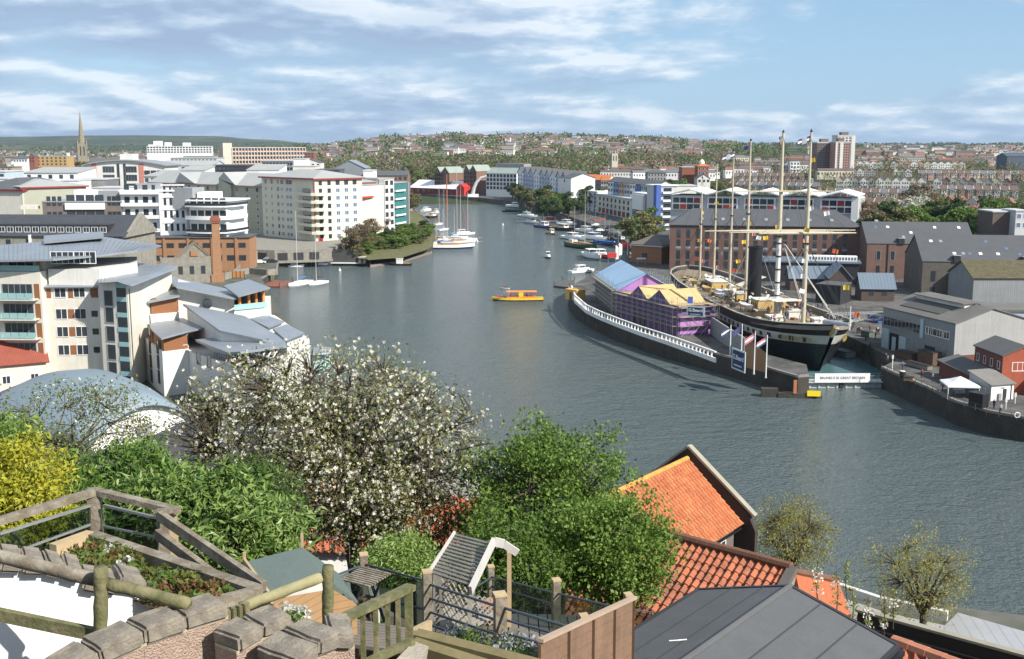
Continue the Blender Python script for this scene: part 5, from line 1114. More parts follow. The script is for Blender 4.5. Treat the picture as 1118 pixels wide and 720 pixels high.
# signal flags: each one a thing tied to the stay
FC=[(YEL,'yellow'),(RED,'red'),(BLUE,'blue'),(WHITE,'white'),(ORG,'orange')]
def flagmesh(w,h,mats,kind=0):
    b=MB(); n=4
    for i in range(n):
        x0,x1=w*i/n,w*(i+1)/n; y=lambda q:.12*math.sin(q/w*5)
        b.mat(kind and (i%2 if kind==1 else (1 if i in(1,2) else 0)) or 0); b.add([(x0,y(x0),-h/2),(x1,y(x1),-h/2),(x1,y(x1),h/2),(x0,y(x0),h/2)],[(0,1,2,3)])
    return b.mesh('signal_flag',mats)
FL=[flagmesh(1.15,.9,[a[0],FC[(i+3)%5][0]],i%3) for i,a in enumerate(FC)]
def flagline(p,q,n,where,seed,sag=2.0):
    r_=random.Random(seed); ln=MB(); P=[p.lerp(q,i/20)-Vector((0,0,sag*math.sin(math.pi*i/20))) for i in range(21)]
    for a,c in zip(P,P[1:]): ln.tube(a,c,.02,n=3,cap=False)
    o=ln.build('flag_line',DARK); tag(o,'thin line of coloured signal flags '+where,'flag line','dressing lines of the ship')
    cnt={}
    for i in range(n):
        t=(i+.5+r_.uniform(-.2,.2))/n; c=p.lerp(q,t)-Vector((0,0,sag*math.sin(math.pi*t)+.7)); k=r_.randrange(5)
        f=inst('signal_flag',FL[k],None,c,(0,r_.uniform(-.3,.3),r_.uniform(-.6,.3)))
        tag(f,'small mostly %s signal flag hanging %s'%(FC[k][1],where),'flag','%s signal flags %s'%(FC[k][1],where))
def S(x,y,z): return SM@Vector((x,y,z))
flagline(S(0,0,45),S(1,-1.5,12),10,'down the foremast',1,.6)
flagline(S(-72,0,36),S(-89,0,12),4,'from the third mast to the stern',2,2)
flagline(S(-57.5,0,34),S(-73,0,12),4,'between the second and third masts',3,2)
flagline(S(-42.6,0,30),S(-57,0,13),4,'between the third and fourth masts',4,2)
flagline(S(-89,0,30),S(-104,2,11),5,'at the stern mast',5,1)
flagline(S(xm,0,30),S(-42,0,26),5,'between funnel and main mast',6,3)
flagline(S(2,2,36),S(26,2,13),4,'from foremast to bowsprit',8,3)
def natflag(x,z,w,h,lab,cols):
    b=MB(); n=6
    for i in range(n):
        for j in range(3):
            x0,x1=-w*i/n,-w*(i+1)/n; z0_,z1_=-h/2+h*j/3,-h/2+h*(j+1)/3; yy=lambda q:.25*math.sin(q/w*6); dz=lambda q:-abs(q)*.35
            b.mat(cols[j] if i not in(2,3) else (cols[1])).add([(x0,yy(x0),z0_+dz(x0)),(x1,yy(x1),z0_+dz(x1)),(x1,yy(x1),z1_+dz(x1)),(x0,yy(x0),z1_+dz(x0))],[(0,1,2,3)])
    o=b.build('flag',[M('flag_navy',(.06,.07,.16),.8,.1),WHITE,RED]); o.location=S(x,0,z); tag(o,lab,'flag'); return o
natflag(0,47.6,2.6,1.3,'dark navy and white flag at the top of the foremast',(0,1,0)); natflag(-57,43.8,3.0,1.3,'dark blue and white flag flying from the third mast',(0,1,0)); natflag(-42.5,46,2.2,.9,'dark swallow-tailed pennant near the fourth mast top',(0,0,0)); natflag(xm,47.5,.9,1.8,'small drooping flag at the main mast top',(2,1,0))
# ================================================================ THE DOCK AND ITS PIER
# white pierced parapet along the pier
fpx=[(624,306),(626,317),(634,328),(645,336),(676,352),(700,361),(727,371),(760,385),(783,394)]
FPt=[G(u,v,4.2) for u,v in [(624,320),(628,331),(640,342),(654,349),(676,358),(700,367),(727,376),(760,388),(781,396)]]
root=thing('dock_parapet','long curving white parapet pierced with square openings on the outer dock wall','parapet',FPt[0])
o_=FPt[0]; wb=MB(); tr=MB()
for a,c in zip(FPt,FPt[1:]):
    d=c-a; L=d.length; k=max(1,round(L/1.75)); u_=d/L
    wb.bar(a+Vector((0,0,.45))-o_,c+Vector((0,0,.45))-o_,.35,.9); tr.bar(a+Vector((0,0,2.1))-o_,c+Vector((0,0,2.1))-o_,.4,.22)
    for i in range(k): p=a+u_*(L*(i+.0)/k)-o_; tr.bar(p+Vector((0,0,.9)),p+Vector((0,0,2.0)),.45,.3)
wb.build('plinth',M('white_masonry',(.74,.74,.71),.8,.12,.4,streak=.15),root); tr.build('pierced_top',WHITE,root)
# inner grey wall and timber hoarding
iw=MB(); a=G(776,365,4);c=G(813,391,4); iw.bar(a+Vector((0,0,2)),c+Vector((0,0,2)),.4,4); tag(iw.build('dock_side_wall',M('dock_grey_concrete',(.24,.25,.25),.8,.1,.3)),'plain grey wall along the dock edge below the hull','wall')
a=G(812.5,401,4); c=G(836,407,4); hd=thing('timber_hoarding','tall brown timber hoarding behind the flagpoles at the pier head','hoarding',a); dd=c-a
hb=MB(); n=10
for i in range(n):
    p=dd*(i/n); q=dd*((i+1)/n); hb.prism([(p.x,p.y),(q.x-.03,q.y),(q.x-.03,q.y+.15),(p.x,p.y+.15)],0,6.2-(i+.5)/n*2.6)
hb.build('board',M('brown_timber_boards',(.27,.16,.09),.8,.2,.8,streak=.1),hd)
for i in (.05,.5,.95): MB().cbox(dd*i+Vector((0,.3,1.7)),(.15,.15,3.4)).build('post',TIMB,hd)
# sign boards
NAVY=M('navy_sign_paint',(.012,.035,.11),.5,.05)
def signboard(p,q,z0_,z1_,lab,post=True,size=1.1):
    d=Vector((q-p)); d.z=0; L=d.length; rz=math.atan2(d.y,d.x); r=thing('sign_board',lab,'sign',(p.x,p.y,0),rz)
    MB().box(0,L,0,.12,z0_,z1_).build('frame',M('pale_sign_frame',(.60,.64,.66),.6,.05),r); MB().box(.35,L-.35,-.04,-.001,z0_+.3,z1_-.3).build('panel',NAVY,r)
    hh=z1_-z0_; inst('lettering',text_mesh('G.Beard',min(hh*.42,L*.24),WHITE,.02,.02),r,(L/2,-.06,(z0_+z1_)/2+hh*.1),(R(90),0,0))
    bl=MB(); 
    for i in range(9): bl.box(L*.2+i*L*.065,L*.2+i*L*.065+L*.045,-.07,-.041,z0_+hh*.2,z0_+hh*.26)
    bl.build('small_print',WHITE,r); return r
p=G(798.5,403,4); q=G(813,409,4); signboard(p,q,4.2,8.2,'grey-framed navy sign board at the end of the white parapet')
# flagpoles
FP=[(797,388),(809,396),(823,409),(836,413)]; 
NAT=[('drooping blue and white flag',(0,1,0)),('dark blue flag',(0,0,0)),('pale red and white flag',(2,1,2)),('red, white and blue flag',(2,1,0))]
for i,(u,v) in enumerate(FP):
    p=G(u,v,4); h=ZY([355,354,362,366][i],p.y)-4; r=thing('flagpole','white flagpole on the pier, %s of four from the parapet end'%('first','second','third','last')[i],'flagpole',p,0,'white flagpoles at the pier head')
    MB().tube((0,0,0),(0,0,h),.13,.08,8).build('pole',WHITE,r); MB().lathe([(.25,0),(.25,.15)],8).build('base',STEEL,r)
    b=MB()
    for k in range(5):
        x0,x1=-1.9*k/5,-1.9*(k+1)/5
        for j in range(3): b.mat(NAT[i][1][j]).add([(x0,.15*math.sin(k),h-.3-j*.4+x0*.6),(x1,.15*math.sin(k+1),h-.3-j*.4+x1*.6),(x1,.15*math.sin(k+1),h-.7-j*.4+x1*.6),(x0,.15*math.sin(k),h-.7-j*.4+x0*.6)],[(3,2,1,0)])
    o=b.build('flag',[M('flag_navy'),WHITE,M('faded_red_cloth',(.55,.18,.22),.8,.1)]); o.location=p; tag(o,NAT[i][0]+' hanging from the %s white flagpole'%('first','second','third','last')[i],'flag')
# dock gate with banner
ga=G(866,423,0); gb=G(969,422.5,0); gd=gb-ga; gd.z=0; gl=gd.length; r=thing('dock_gate','pale dock gate with railed walkway closing the ship dock','dock gate',(ga.x,ga.y,0),math.atan2(gd.y,gd.x))
GTM=M('pale_grey_green_steel',(.48,.52,.50),.6,.15,.5,streak=.1)
MB().box(1,gl-1,-.7,.7,-1,1.1).build('gate_leaf',GTM,r)
for i in range(8): MB().box(3+i*(gl-6)/7-.15,3+i*(gl-6)/7+.15,-.9,-.701,-1,1.0).build('stiffener',GTM,r)
MB().box(gl*.5-.5,gl*.5+.3,-1.1,-.71,.1,.9).build('valve_box',DARK,r)
MB().box(-.8,gl+1,-1.4,1.0,1.102,1.35).build('walkway',GTM,r)
rb=MB()
for y in(-1.3,.9):
    rb.box(-.8,gl+1,y,y+.06,2.45,2.51).box(-.8,gl+1,y,y+.06,1.9,1.94)
    for i in range(19): rb.box(-.8+i*(gl+1.6)/18,-.74+i*(gl+1.6)/18,y,y+.06,1.35,2.449)
rb.build('railing',GREYM,r)
x0=gl*.2; x1=gl*.78
bn=thing('banner','long white banner lettered with the ship name hung on the dock gate railing','banner',(ga.x,ga.y,0),math.atan2(gd.y,gd.x)); MB().box(x0,x1,-1.5,-1.42,1.2,3.0).build('cloth',M('white_canvas'),bn)
inst('lettering',text_mesh("BRUNEL'S SS GREAT BRITAIN",.68,M('banner_letter_grey',(.09,.08,.10),.7,.05),.01,.004),bn,((x0+x1)/2,-1.52,2.1),(R(90),0,0))
# yellow dolphin marker on the pier toe, timber steps
mk=thing('mooring_stage','low stepped timber stage with yellow end board off the pier toe','stage',G(867,434,0),-.12)
MB().box(-3,3,-.8,.8,-2,.9).box(-6,-3.01,-.6,.9,-2,1.6).box(3.01,5,-.5,.5,-2,.5).build('stage',QSTONE,mk); MB().box(2.2,4.6,-1.0,-.81,.5,1.5).build('yellow_board',M('bright_yellow',(.85,.65,.02),.5,.05),mk); MB().box(-.3,.3,-.95,-.6,.9,3.4).build('orange_post',M('orange_rust',(.45,.18,.08),.7,.1),mk)
# shed under scaffolding
SH=Vector((26.2,278.5,0)); s0=G(672,356,4); s1=G(735,386,4); s0=Vector((25.9,269.6,4)); s1=Vector((37.2,243.2,4)); PUR=M('purple_sheeting_shaded',(.15,.085,.20),.7,.3,.25,lines=('Z',2.0,.35,.06),streak=.15); LIL=M('purple_sheeting_sunlit',(.42,.20,.52),.7,.12,.4)  # front sheeting darkened for shade, end sheeting lightened for sun, both in the colour
b=Bld('building_under_repair','dockside building wrapped in purple sheeting with blue and raw plywood roofs under scaffolding',s0,s1,z=4,h=6.6,depth=9.5,cat='building site')
b.wall(PUR); w,d,h=b.w,b.d,b.h
b.part('end_sheeting',MB().box(w+.02,w+.1,.5,d-.5,.3,h-2.2),LIL); PLY=M('plywood_roof_boards',(.52,.38,.18),.8,.14,.6,lines=('X',1.22,.18,.05))
b.part('plywood_deck',MB().box(w*.05,w-.05,.1,d-.1,h+.004,h+.15),PLY)
for x0,x1,r_ in ((.24,.52,2.7),(.55,.88,2.9)):
    X0,X1=w*x0,w*x1; xm_=(X0+X1)/2
    b.part('sawtooth_gable',MB().prism([(X0,0),(X1,0),(X1,.2),(X0,.2)],0,1) if 0 else MB().add([(X0,-.02,h),(X1,-.02,h),(xm_,-.02,h+r_)],[(0,1,2)]),PUR)
    b.part('plywood_roof',MB().slab([(xm_,-.1,h+r_),(X1,-.1,h+.1),(X1,d,h+.1),(xm_,d,h+r_)],.1).slab([(X0,-.1,h+.1),(xm_,-.1,h+r_),(xm_,d,h+r_),(X0,d,h+.1)],.1),PLY)
for x in(.3,.42): b.part('dark_opening',MB().box(w*x,w*(x+.07),-.12,-.02,0,2.4),DARK)
# blue-roofed end
T0=Vector((23.3,303,4)); T1=Vector((26.3,270.6,4)); c=Bld('building_under_repair','gabled block with pale blue sheeted roof and sunlit lilac gable next to the purple building',T0,T1,z=4,h=6.9,depth=14,cat='building site')
c.wall(M('grey_brown_boards',(.14,.12,.09),.9,.2,.4)); c.gable(M('pale_blue_roof_sheeting',(.36,.52,.68),.6,.08,.3,lines=('X',1.5,.10,.05)),3.9,.5,t=.15,wallmat=LIL)
c.part('gable_sheeting',MB().box(c.w+.02,c.w+.1,0,c.d,4,c.h),LIL)
def scaffold(b,faces,lifts,name='scaffolding'):
    s_=MB(); pl=MB()
    for (xa,ya,xb,yb) in faces:
        a=Vector((xa,ya,0)); c_=Vector((xb,yb,0)); L=(c_-a).length; u_=(c_-a)/L; k=max(1,int(L/2.4)); nn=Vector((u_.y,-u_.x,0))
        for i in range(k+1):
            for o_ in(.25,1.4): p=a+u_*(L*i/k)+nn*o_; s_.tube(p,p+Vector((0,0,lifts[-1]+1.4+((i*7)%3)*.4)),.045,n=4,cap=False)
        for z in lifts:
            for o_ in(.25,1.4):
                for dz in(0,1.1): s_.tube(a+nn*o_+Vector((0,0,z+dz)),c_+nn*o_+Vector((0,0,z+dz)),.04,n=4,cap=False)
            q0=a+nn*.35;q1=c_+nn*.35;q2=c_+nn*1.3;q3=a+nn*1.3; pl.slab([(q.x,q.y,z) for q in(q0,q1,q2,q3)],.06)
    r=b.part(name,s_,STEEL); pl.build('scaffold_boards',M('scaffold_board_wood',(.30,.22,.13),.85,.2,1),r)
scaffold(b,[(0,0,w,0),(w,0,w,d),(w,d,w*.2,d)],[2.2,4.3,6.4]); scaffold(c,[(0,0,c.w,0),(c.w,c.d,0,c.d),(0,c.d,0,0)],[2.2,4.4,6.6])
ds=MB()
for i in range(4): ds.tube((w+1.5,i*2.4,0),(w+1.5,i*2.4+2.4,2.2),.05,n=4); ds.tube((w+1.5,i*2.4+2.4,2.2),(w+1.5,i*2.4,4.4),.05,n=4)
b.part('scaffold_brace',ds,STEEL)
pp=b.root.matrix_basis@Vector((w+.2,-1.6,0)); qq=b.root.matrix_basis@Vector((w+4.6,1.6,0)); e_=b.root.matrix_basis
bpy.context.view_layer.update()
pS=Q(750,330,238); qS=Q(769.5,330,236); signboard(pS,qS,ZY(346,237),ZY(334.5,237),'navy sign board with pale frame fixed high on the scaffolding end')
o=MB().box(0,1.1,0,.08,ZY(332,237)-.1,ZY(327,237)+.4).build('small_sign',BLUE); o.location=Q(751,330,238.3)*1; o.location.z=0; tag(o,'small plain bright blue notice above the scaffolding sign','sign')
# orange welfare cabin at the far end of the pier
cb_=thing('site_cabin','open yellow-orange site cabin at the far corner of the pier','cabin',G(628,327,4),-.9); MB().box(-2.4,2.4,-1.6,1.6,0,2.7).build('walls',M('ochre_cabin_panels',(.70,.42,.12),.7,.15,.5),cb_); MB().box(-2.5,2.5,-1.7,1.7,2.702,2.85).build('roof',M('ochre_cabin_panels'),cb_); MB().box(-.6,.5,-1.64,-1.6,.05,2.1).build('door',M('brown_wood'),cb_)
# ================================================================ TREES
def clump_leaves(b,rr,c,rad,n,size,flat=.75,mi=0,asp=1.0,droop=0):
    b.mat(mi)
    for _ in range(n):
        d=Vector((rr.gauss(0,1),rr.gauss(0,1),rr.gauss(0,1)*flat)); d.normalize(); p=c+Vector((d.x*rad,d.y*rad,d.z*rad*flat))*(rr.random()**.38)
        a=Vector((rr.gauss(0,1),rr.gauss(0,1),rr.gauss(0,1)-droop)).normalized(); u_=a.cross(Vector((rr.gauss(0,1),rr.gauss(0,1),rr.gauss(0,1)))).normalized()
        s=size*rr.uniform(.6,1.3); v0,v1,v2,v3=p-u_*s*.5*asp,p+a*s*.5,p+u_*s*.5*asp,p-a*s*.5
        n0=len(b.v); b.v+=[tuple(v0),tuple(v1),tuple(v2),tuple(v3)]; b.f.append((n0,n0+1,n0+2,n0+3)); b.m.append(mi)
_T={}
def tree_meshes(kind,seed):
    """kind -> (trunk mesh, crown mesh), 10 m tall"""
    k=(kind,seed)
    if k in _T: return _T[k]
    rr=random.Random(seed*31+7); t=MB(); c=MB()
    leafc,leafn,spread,ls=KINDS[kind]
    t.path([(0,0,-1.0),(0,0,1.5),(rr.uniform(-.3,.3),rr.uniform(-.3,.3),4.5),(0,0,7.5)],[.32,.26,.18,.05],7)
    blobs=[]
    for i in range(15 if kind!='bare' else 18):
        a=rr.random()*6.28; h=rr.uniform(2.6,8.8); rad=spread*math.sin(math.pi*min(.96,max(.12,(h-1.2)/9.0)))**.7*rr.uniform(.45,1.0)
        p=Vector((math.cos(a)*rad,math.sin(a)*rad,h)); blobs.append(p)
        t.path([(0,0,max(1.4,h*.45)),p.lerp(Vector((0,0,h*.6)),.4),p],[.13,.07,.02],5)
    blobs.append(Vector((0,0,9.0)))
    for p in blobs: clump_leaves(c,rr,p,rr.uniform(1.0,1.75),leafn,ls)
    _T[k]=(t.mesh('trunk',BARK),c.mesh('crown',leafc)); return _T[k]
LM_G=leafmat('spring_green_leaves',(.10,.17,.035),(.17,.25,.06)); LM_D=leafmat('dark_green_leaves',(.05,.085,.03),(.10,.14,.045)); LM_O=leafmat('olive_budding_leaves',(.15,.15,.06),(.24,.22,.095)); LM_B=leafmat('brown_twiggy_buds',(.17,.13,.08),(.25,.19,.12)); LM_W=leafmat('white_blossom',(.55,.52,.48),(.42,.44,.30)); LM_P=leafmat('pink_blossom',(.60,.30,.36),(.50,.24,.30))
KINDS={'green':(LM_G,150,3.6,.62),'dark':(LM_D,150,3.5,.62),'olive':(LM_O,120,3.7,.55),'bare':(LM_B,100,3.8,.45),'white':(LM_W,110,3.2,.5),'pink':(LM_P,110,3.2,.5)}
TD={'green':'bright green','dark':'dark green','olive':'olive green','bare':'brown twiggy','white':'white blossoming','pink':'pink blossoming'}
treecount=0
def tree(kind,x,y,z,h,where,group=None,wd=1.0):
    global treecount
    treecount+=1; tm,cm=tree_meshes(kind,treecount%4)
    r=thing('tree','%s tree %s'%(TD[kind],where),'tree',(x,y,z),(treecount*1.7)%6.28,group or '%s trees %s'%(TD[kind],where)); r.scale=(h/10*wd,h/10*wd,h/10)
    inst('trunk',tm,r); inst('crown',cm,r); return r
def gz_(x,Y): return max(3.5,terr(UX(x,Y),Y))
rr=random.Random(11)
def scatter(n,u0,u1,Y0,Y1,hs,kinds,where,zf=None,wd=1.0):
    for i in range(n):
        u=rr.uniform(u0,u1); Y=rr.uniform(Y0,Y1); x=(u-559)*Y/1217; tree(rr.choice(kinds),x,Y,zf if zf is not None else gz_(x,Y),rr.uniform(*hs),where,wd=wd*rr.uniform(.9,1.25))
# left planted bank
bank=MB(); BP=W0([(378,281),(402,284),(440,281),(468,272),(476,262),(468,250),(456,238),(440,238),(425,245),(400,256),(380,268)],3)
bank.prism([(x,y) for x,y in BP],2.9,[3.2,3.2,3.2,3.2,3.3,4.5,6.9,7.1,7.1,7.1,6.5]); struct('planted_bank',bank,[M('rough_grass_bank',(.15,.13,.06),.95,.3,.3,c2=(.07,.10,.03))])
pth=MB(); PP=W0([(414,262),(446,240),(452,232),(446,225),(438,228),(436,240),(405,254)],3); pth.prism([(x,y) for x,y in PP],2.9,7.15); struct('path',pth,[M('pinkish_promenade',(.36,.28,.24),.9,.12,.3)])
r9=random.Random(9)
for i in range(70):
    t=r9.random(); w=r9.random()*1.25-.15; u=384+t*84; v=(279-t*17)-w*(10-3*t)
    p=G(u,v,4); tree(r9.choice(('green','green','dark','green','olive')),p.x,p.y,3.3+w*1.8,r9.uniform(3.2,6.4),'on the planted bank below the cream apartments',wd=1.7)
for i,(u,v,h) in enumerate([(392,268,10),(400,264,10),(408,259,9.5),(416,256,9.5),(424,252,9),(432,249,9),(384,271,9)]):
    p=G(u,v,7); tree('bare',p.x,p.y,6,h,'along the promenade in front of the pale apartments',wd=1.2)
for u,v,h in ((446,233,16),(452,229,12)): p=G(u,v,6); tree('olive',p.x,p.y,4,h,'beside the teal glass office at the river bend',wd=1.1)
for i in range(26): x=rr.uniform(-34,2); y=rr.uniform(58,96); tree(rr.choice(('dark','green','olive')),x,y,slope(x,y)-.3,rr.uniform(3,4.6),'on the slope below the blossom tree',wd=1.5)
# right quay trees
for u,v,h,k,w_ in ((700,276,17,'olive',1.3),(688,270,13,'green',1.2),(712,262,15,'green',1.2)): p=G(u,v,4); tree(k,p.x,p.y,4,h,'beside the quay hut left of the brown warehouse',wd=w_)
for i in range(8): p=G(548+i*3.5+8,216+i*2,4); tree(['dark','olive'][i%2],p.x,p.y+20,4,13,'on the far quay under the blue-grey town houses',wd=1.2)
scatter(7,592,640,640,700,(11,15),['dark','green','dark'],'in front of the orange-roofed houses',4)
p=G(597,234,4); tree('olive',p.x,p.y,4,16,'standing alone at the bend of the far quay',wd=1.1)
# belt between the sheds and the terraces on the right
for i in range(44):
    u=938+i*4.5; Y=rr.uniform(440,520); x=(u-559)*Y/1217
    k=rr.choice(('green','dark','olive','dark','green','bare'))
    if 990<u<1022: k=rr.choice(('white','green'))
    tree(k,x,Y,3.5,rr.uniform(14,21),'in the tree belt in front of the right terraces',wd=1.25)
p=Q(1066,200,470); tree('pink',p.x,470,6,16,'in the tree belt before the red-roofed terraces',wd=.8)
for u in (1003,1008,998): p=Q(u,200,560); tree('bare' if u!=1003 else 'white',p.x,p.y,8,20,'rising between the terrace rows at right',wd=1.0)
scatter(10,1078,1125,380,430,(6,9),['dark','olive'],'around the modern block at the right edge',3.5)
# mid woods
scatter(26,596,735,720,900,(12,17),['olive','green','dark','bare'],'behind the painted town houses',wd=1.2)
scatter(20,735,800,560,900,(11,16),['olive','green','bare'],'behind the masts left of the glazed building',wd=1.2)
scatter(22,330,475,1000,1300,(13,18),['olive','dark','green'],'beyond the pale apartments and red shed',wd=1.3)
scatter(18,0,92,800,1200,(12,17),['olive','dark'],'at the far left below the church spire',wd=1.2)
scatter(10,92,250,950,1400,(12,16),['olive','dark'],'around the white hospital',wd=1.3)
for u in (86,93): p=Q(u,180,1380); tree('olive',p.x,p.y,6,22,'at the foot of the church spire',wd=1.3)
# ---- far woods: one mass per wood, nobody could count the trees
def wood(name,n,u0,u1,Y0,Y1,h,lm,label,size=3.2,edge=None,seed=1,dens=9,sp=None):
    r_=random.Random(seed); b=MB()
    for i in range(n):
        Y=Y0+(Y1-Y0)*(r_.random()**.8); u=r_.uniform(u0,u1)
        if sp and mnoise.noise(Vector((u/sp,Y/400,seed)))<-.05: continue
        x=(u-559)*Y/1217; z=terr(u,Y); hh=h*r_.uniform(.7,1.2); c=Vector((x,Y,z+hh*.55)); k=r_.randrange(len(lm))
        sz=size*(Y/1500)**.7
        clump_leaves(b,r_,c,hh*.62,dens,sz,.8,k)
    o=b.build(name,lm); tag(o,label,'wood',None,'stuff'); return o
wood('wooded_hillside',1500,330,800,1250,1700,15,[LM_O,LM_B,LM_G,LM_B,LM_D],'wooded belt across the middle distance below the hillside houses',seed=2,dens=16,size=3.0)
wood('wooded_hillside',2300,320,860,1700,2700,14,[LM_D,LM_O,LM_G,LM_D],'trees scattered among the far hillside houses up to the crest',seed=3,sp=22,dens=12)
wood('distant_woods',1700,780,1500,1500,7500,13,[LM_D,LM_D,LM_O],'far dark green woods on the right horizon',seed=4,sp=35,dens=10)
wood('distant_woods',1600,-200,340,1500,6500,13,[LM_D,LM_D,LM_O],'far dark woods across the left plain below the hills',seed=5,sp=35,dens=10)
wood('suburban_trees',1500,790,1300,620,1700,10,[LM_G,LM_O,LM_B,LM_D],'small trees and gardens between the right terraces',seed=6,sp=16,dens=26,size=1.8)
# ================================================================ HOUSES FAR AND NEAR
HM={}
for nm,c_ in (('white',(.72,.71,.68)),('cream',(.58,.53,.42)),('brown',(.24,.16,.12)),('pink',(.48,.30,.24)),('blue',(.25,.45,.70)),('grey',(.34,.34,.33)),('yellow',(.62,.50,.16)),('red',(.30,.14,.10))): HM[nm]=M('house_wall_'+nm,c_,.85,.06,.3)
RF=[M('terrace_roof_brown',(.13,.095,.08),.85,.12,.3),M('terrace_roof_grey',(.15,.15,.155),.85,.12,.3),M('terrace_roof_red',(.24,.105,.075),.85,.12,.3)]
_H={}
def housemesh(w,d,h,rise,wall,ri,style,det=True):
    k=(w,d,h,rise,wall,ri,style)
    if k in _H: return _H[k]
    b=MB(); b.mat(0).box(0,w,0,d,-3,h)
    if style=='x':      # ridge along the street
        b.mat(1).slab([(0,-.3,h),(w,-.3,h),(w,d/2,h+rise),(0,d/2,h+rise)],.15).slab([(0,d/2,h+rise),(w,d/2,h+rise),(w,d+.3,h),(0,d+.3,h)],.15)
        b.mat(0).add([(0.01,0,h),(0.01,d,h),(.01,d/2,h+rise-.2),(w-.01,0,h),(w-.01,d,h),(w-.01,d/2,h+rise-.2)],[(0,2,1),(3,4,5)])
        b.mat(2).slab([(-.25,-.4,h+.15),(.05,-.4,h+.15),(.05,d/2,h+rise+.18),(-.25,d/2,h+rise+.18)],.2)
        if det: b.mat(0).box(w*.28,w*.72,-.6,-.01,0,h*.94); b.mat(1).slab([(w*.22,-.9,h*.9),(w*.78,-.9,h*.9),(w*.78,.2,h+.5),(w*.22,.2,h+.5)],.1)
    else:               # gable to the viewer
        b.mat(1).slab([(-.2,-.3,h),(w/2,-.3,h+rise),(w/2,d,h+rise),(-.2,d,h)],.15).slab([(w/2,-.3,h+rise),(w+.2,-.3,h),(w+.2,d,h),(w/2,d,h+rise)],.15)
        b.mat(0).add([(0,0,h),(w,0,h),(w/2,0,h+rise-.15)],[(0,1,2)])
    b.mat(4).box(-.4,.4,d*.4,d*.6,h+rise*.5,h+rise+1.3)
    b.mat(3)
    for z in ((h*.28,h*.72) if h>4 else (h*.5,)):
        for x in (.22,.5,.78):
            yy=-.64 if(style=='x' and x==.5 and det) else -.04
            b.mat(2).box(w*x-.62,w*x+.62,yy,yy+.03,z-.85,z+.85); b.mat(3).box(w*x-.45,w*x+.45,yy-.03,yy-.001,z-.68,z+.68)
    _H[k]=b.mesh('terrace_house',[HM[wall],RF[ri],OFFW,GLASS,M('chimney_brick',(.33,.17,.11),.9,.1)]); return _H[k]
hcount=0
def row(u0,Y0,u1,Y1,w,d,h,rise,walls,roofs,style,label,cat='house',zadd=0,rz_add=0):
    """a terrace: every house an object of its own"""
    global hcount
    a=Vector(((u0-559)*Y0/1217,Y0,0)); c=Vector(((u1-559)*Y1/1217,Y1,0)); dd=c-a; n=max(1,int(dd.length/w)); u_=dd.normalized(); rz=math.atan2(u_.y,u_.x)
    for i in range(n):
        p=a+u_*w*i; wl=rr.choice(walls); ri=rr.choice(roofs); z=max(4,terr(UX(p.x,p.y),p.y))+zadd
        o=inst('terrace_house',housemesh(w,d,h,rise,wl,ri,style,cat=='house'),None,(p.x,p.y,z),(0,0,rz+rz_add)); hcount+=1
        tag(o,'%s-walled house with %s roof %s'%(wl,('brown','grey','red')[ri],label),'house','%s-walled houses with %s roofs %s'%(wl,('brown','grey','red')[ri],label))
# nearest: bay-fronted backs facing us
row(1016,525,1050,520,6.5,9,8.5,3.2,['brown','grey'],[0,1],'x','in the nearest terrace left of the red roofs')
row(1050,518,1118,500,6.5,9,9.5,3.4,['cream','brown','grey'],[2],'x','in the nearest red-roofed terrace at the right edge')
row(1114,500,1150,495,6.5,9,8,3,['cream'],[2],'x','at the right edge behind the trees')
row(935,600,1010,575,6,9,8,3,['brown','grey','brown'],[0],'x','in the first brown terrace right of the glazed building')
row(800,700,935,660,6,9,7,3,['brown','cream','brown'],[0,0,1],'x','in the long brown terrace behind the masts')
row(925,690,1030,660,6,9,7.5,3,['cream','brown'],[0],'x','in the second terrace right of the glazed building')
row(1020,620,1060,610,6,9,7,3,['brown','grey'],[0],'x','between the red-roofed terrace and the gabled row')
row(1000,820,1125,800,6,9,7,3,['brown','cream','grey'],[0,0,1],'x','in the long brown row below the pale gables')
row(1005,1080,1125,1060,7,9,7,3,['brown','cream','pink'],[0,1],'x','in the brown row above the pale gables')
row(905,790,1000,770,6,9,7,3,['cream','brown','pink'],[0,0,1],'x','in the third brown terrace below the tower blocks')
row(1020,700,1120,670,7,9,7,3.5,['brown','cream','red'],[2,0,1],'y','in the gabled row behind the red-roofed terrace')
row(790,900,900,860,6,9,7,3,['brown','cream','red','grey'],[0,1],'x','in the terrace rows left of the tower blocks')
row(800,1050,880,1030,6,9,7,3,['brown','cream','pink'],[0,1],'x','in the upper terrace left of the tower blocks')
row(915,940,1015,915,6.5,8,7.5,3.4,['white','cream','grey','brown','white'],[1,0],'y','in the pale gabled row right of the tower blocks')
row(1022,930,1125,900,6.6,8,7,3.6,['white','white','grey','cream','brown','white','grey','cream','white','brown','cream','blue'],[1,1],'y','in the pale gabled row at far right')
row(925,1180,1000,1160,6,8,6,3,['white','cream','brown','grey'],[0,1],'y','in the bright row beside the tower blocks')
row(930,1400,1060,1370,8,9,7,3,['white','cream','pink','white'],[0,1],'y','in the farther pale rows at right')
row(945,1750,1080,1700,10,9,7,3,['white','red','cream'],[0,2],'y','in the far pale rows right of the tower blocks')
row(1040,1600,1130,1560,9,9,7,3,['white','pink'],[0],'x','in the long brown-roofed row at the far right')
row(780,1350,870,1300,8,9,7,3,['white','brown','cream'],[0,1],'x','in the rows among trees behind the masts')
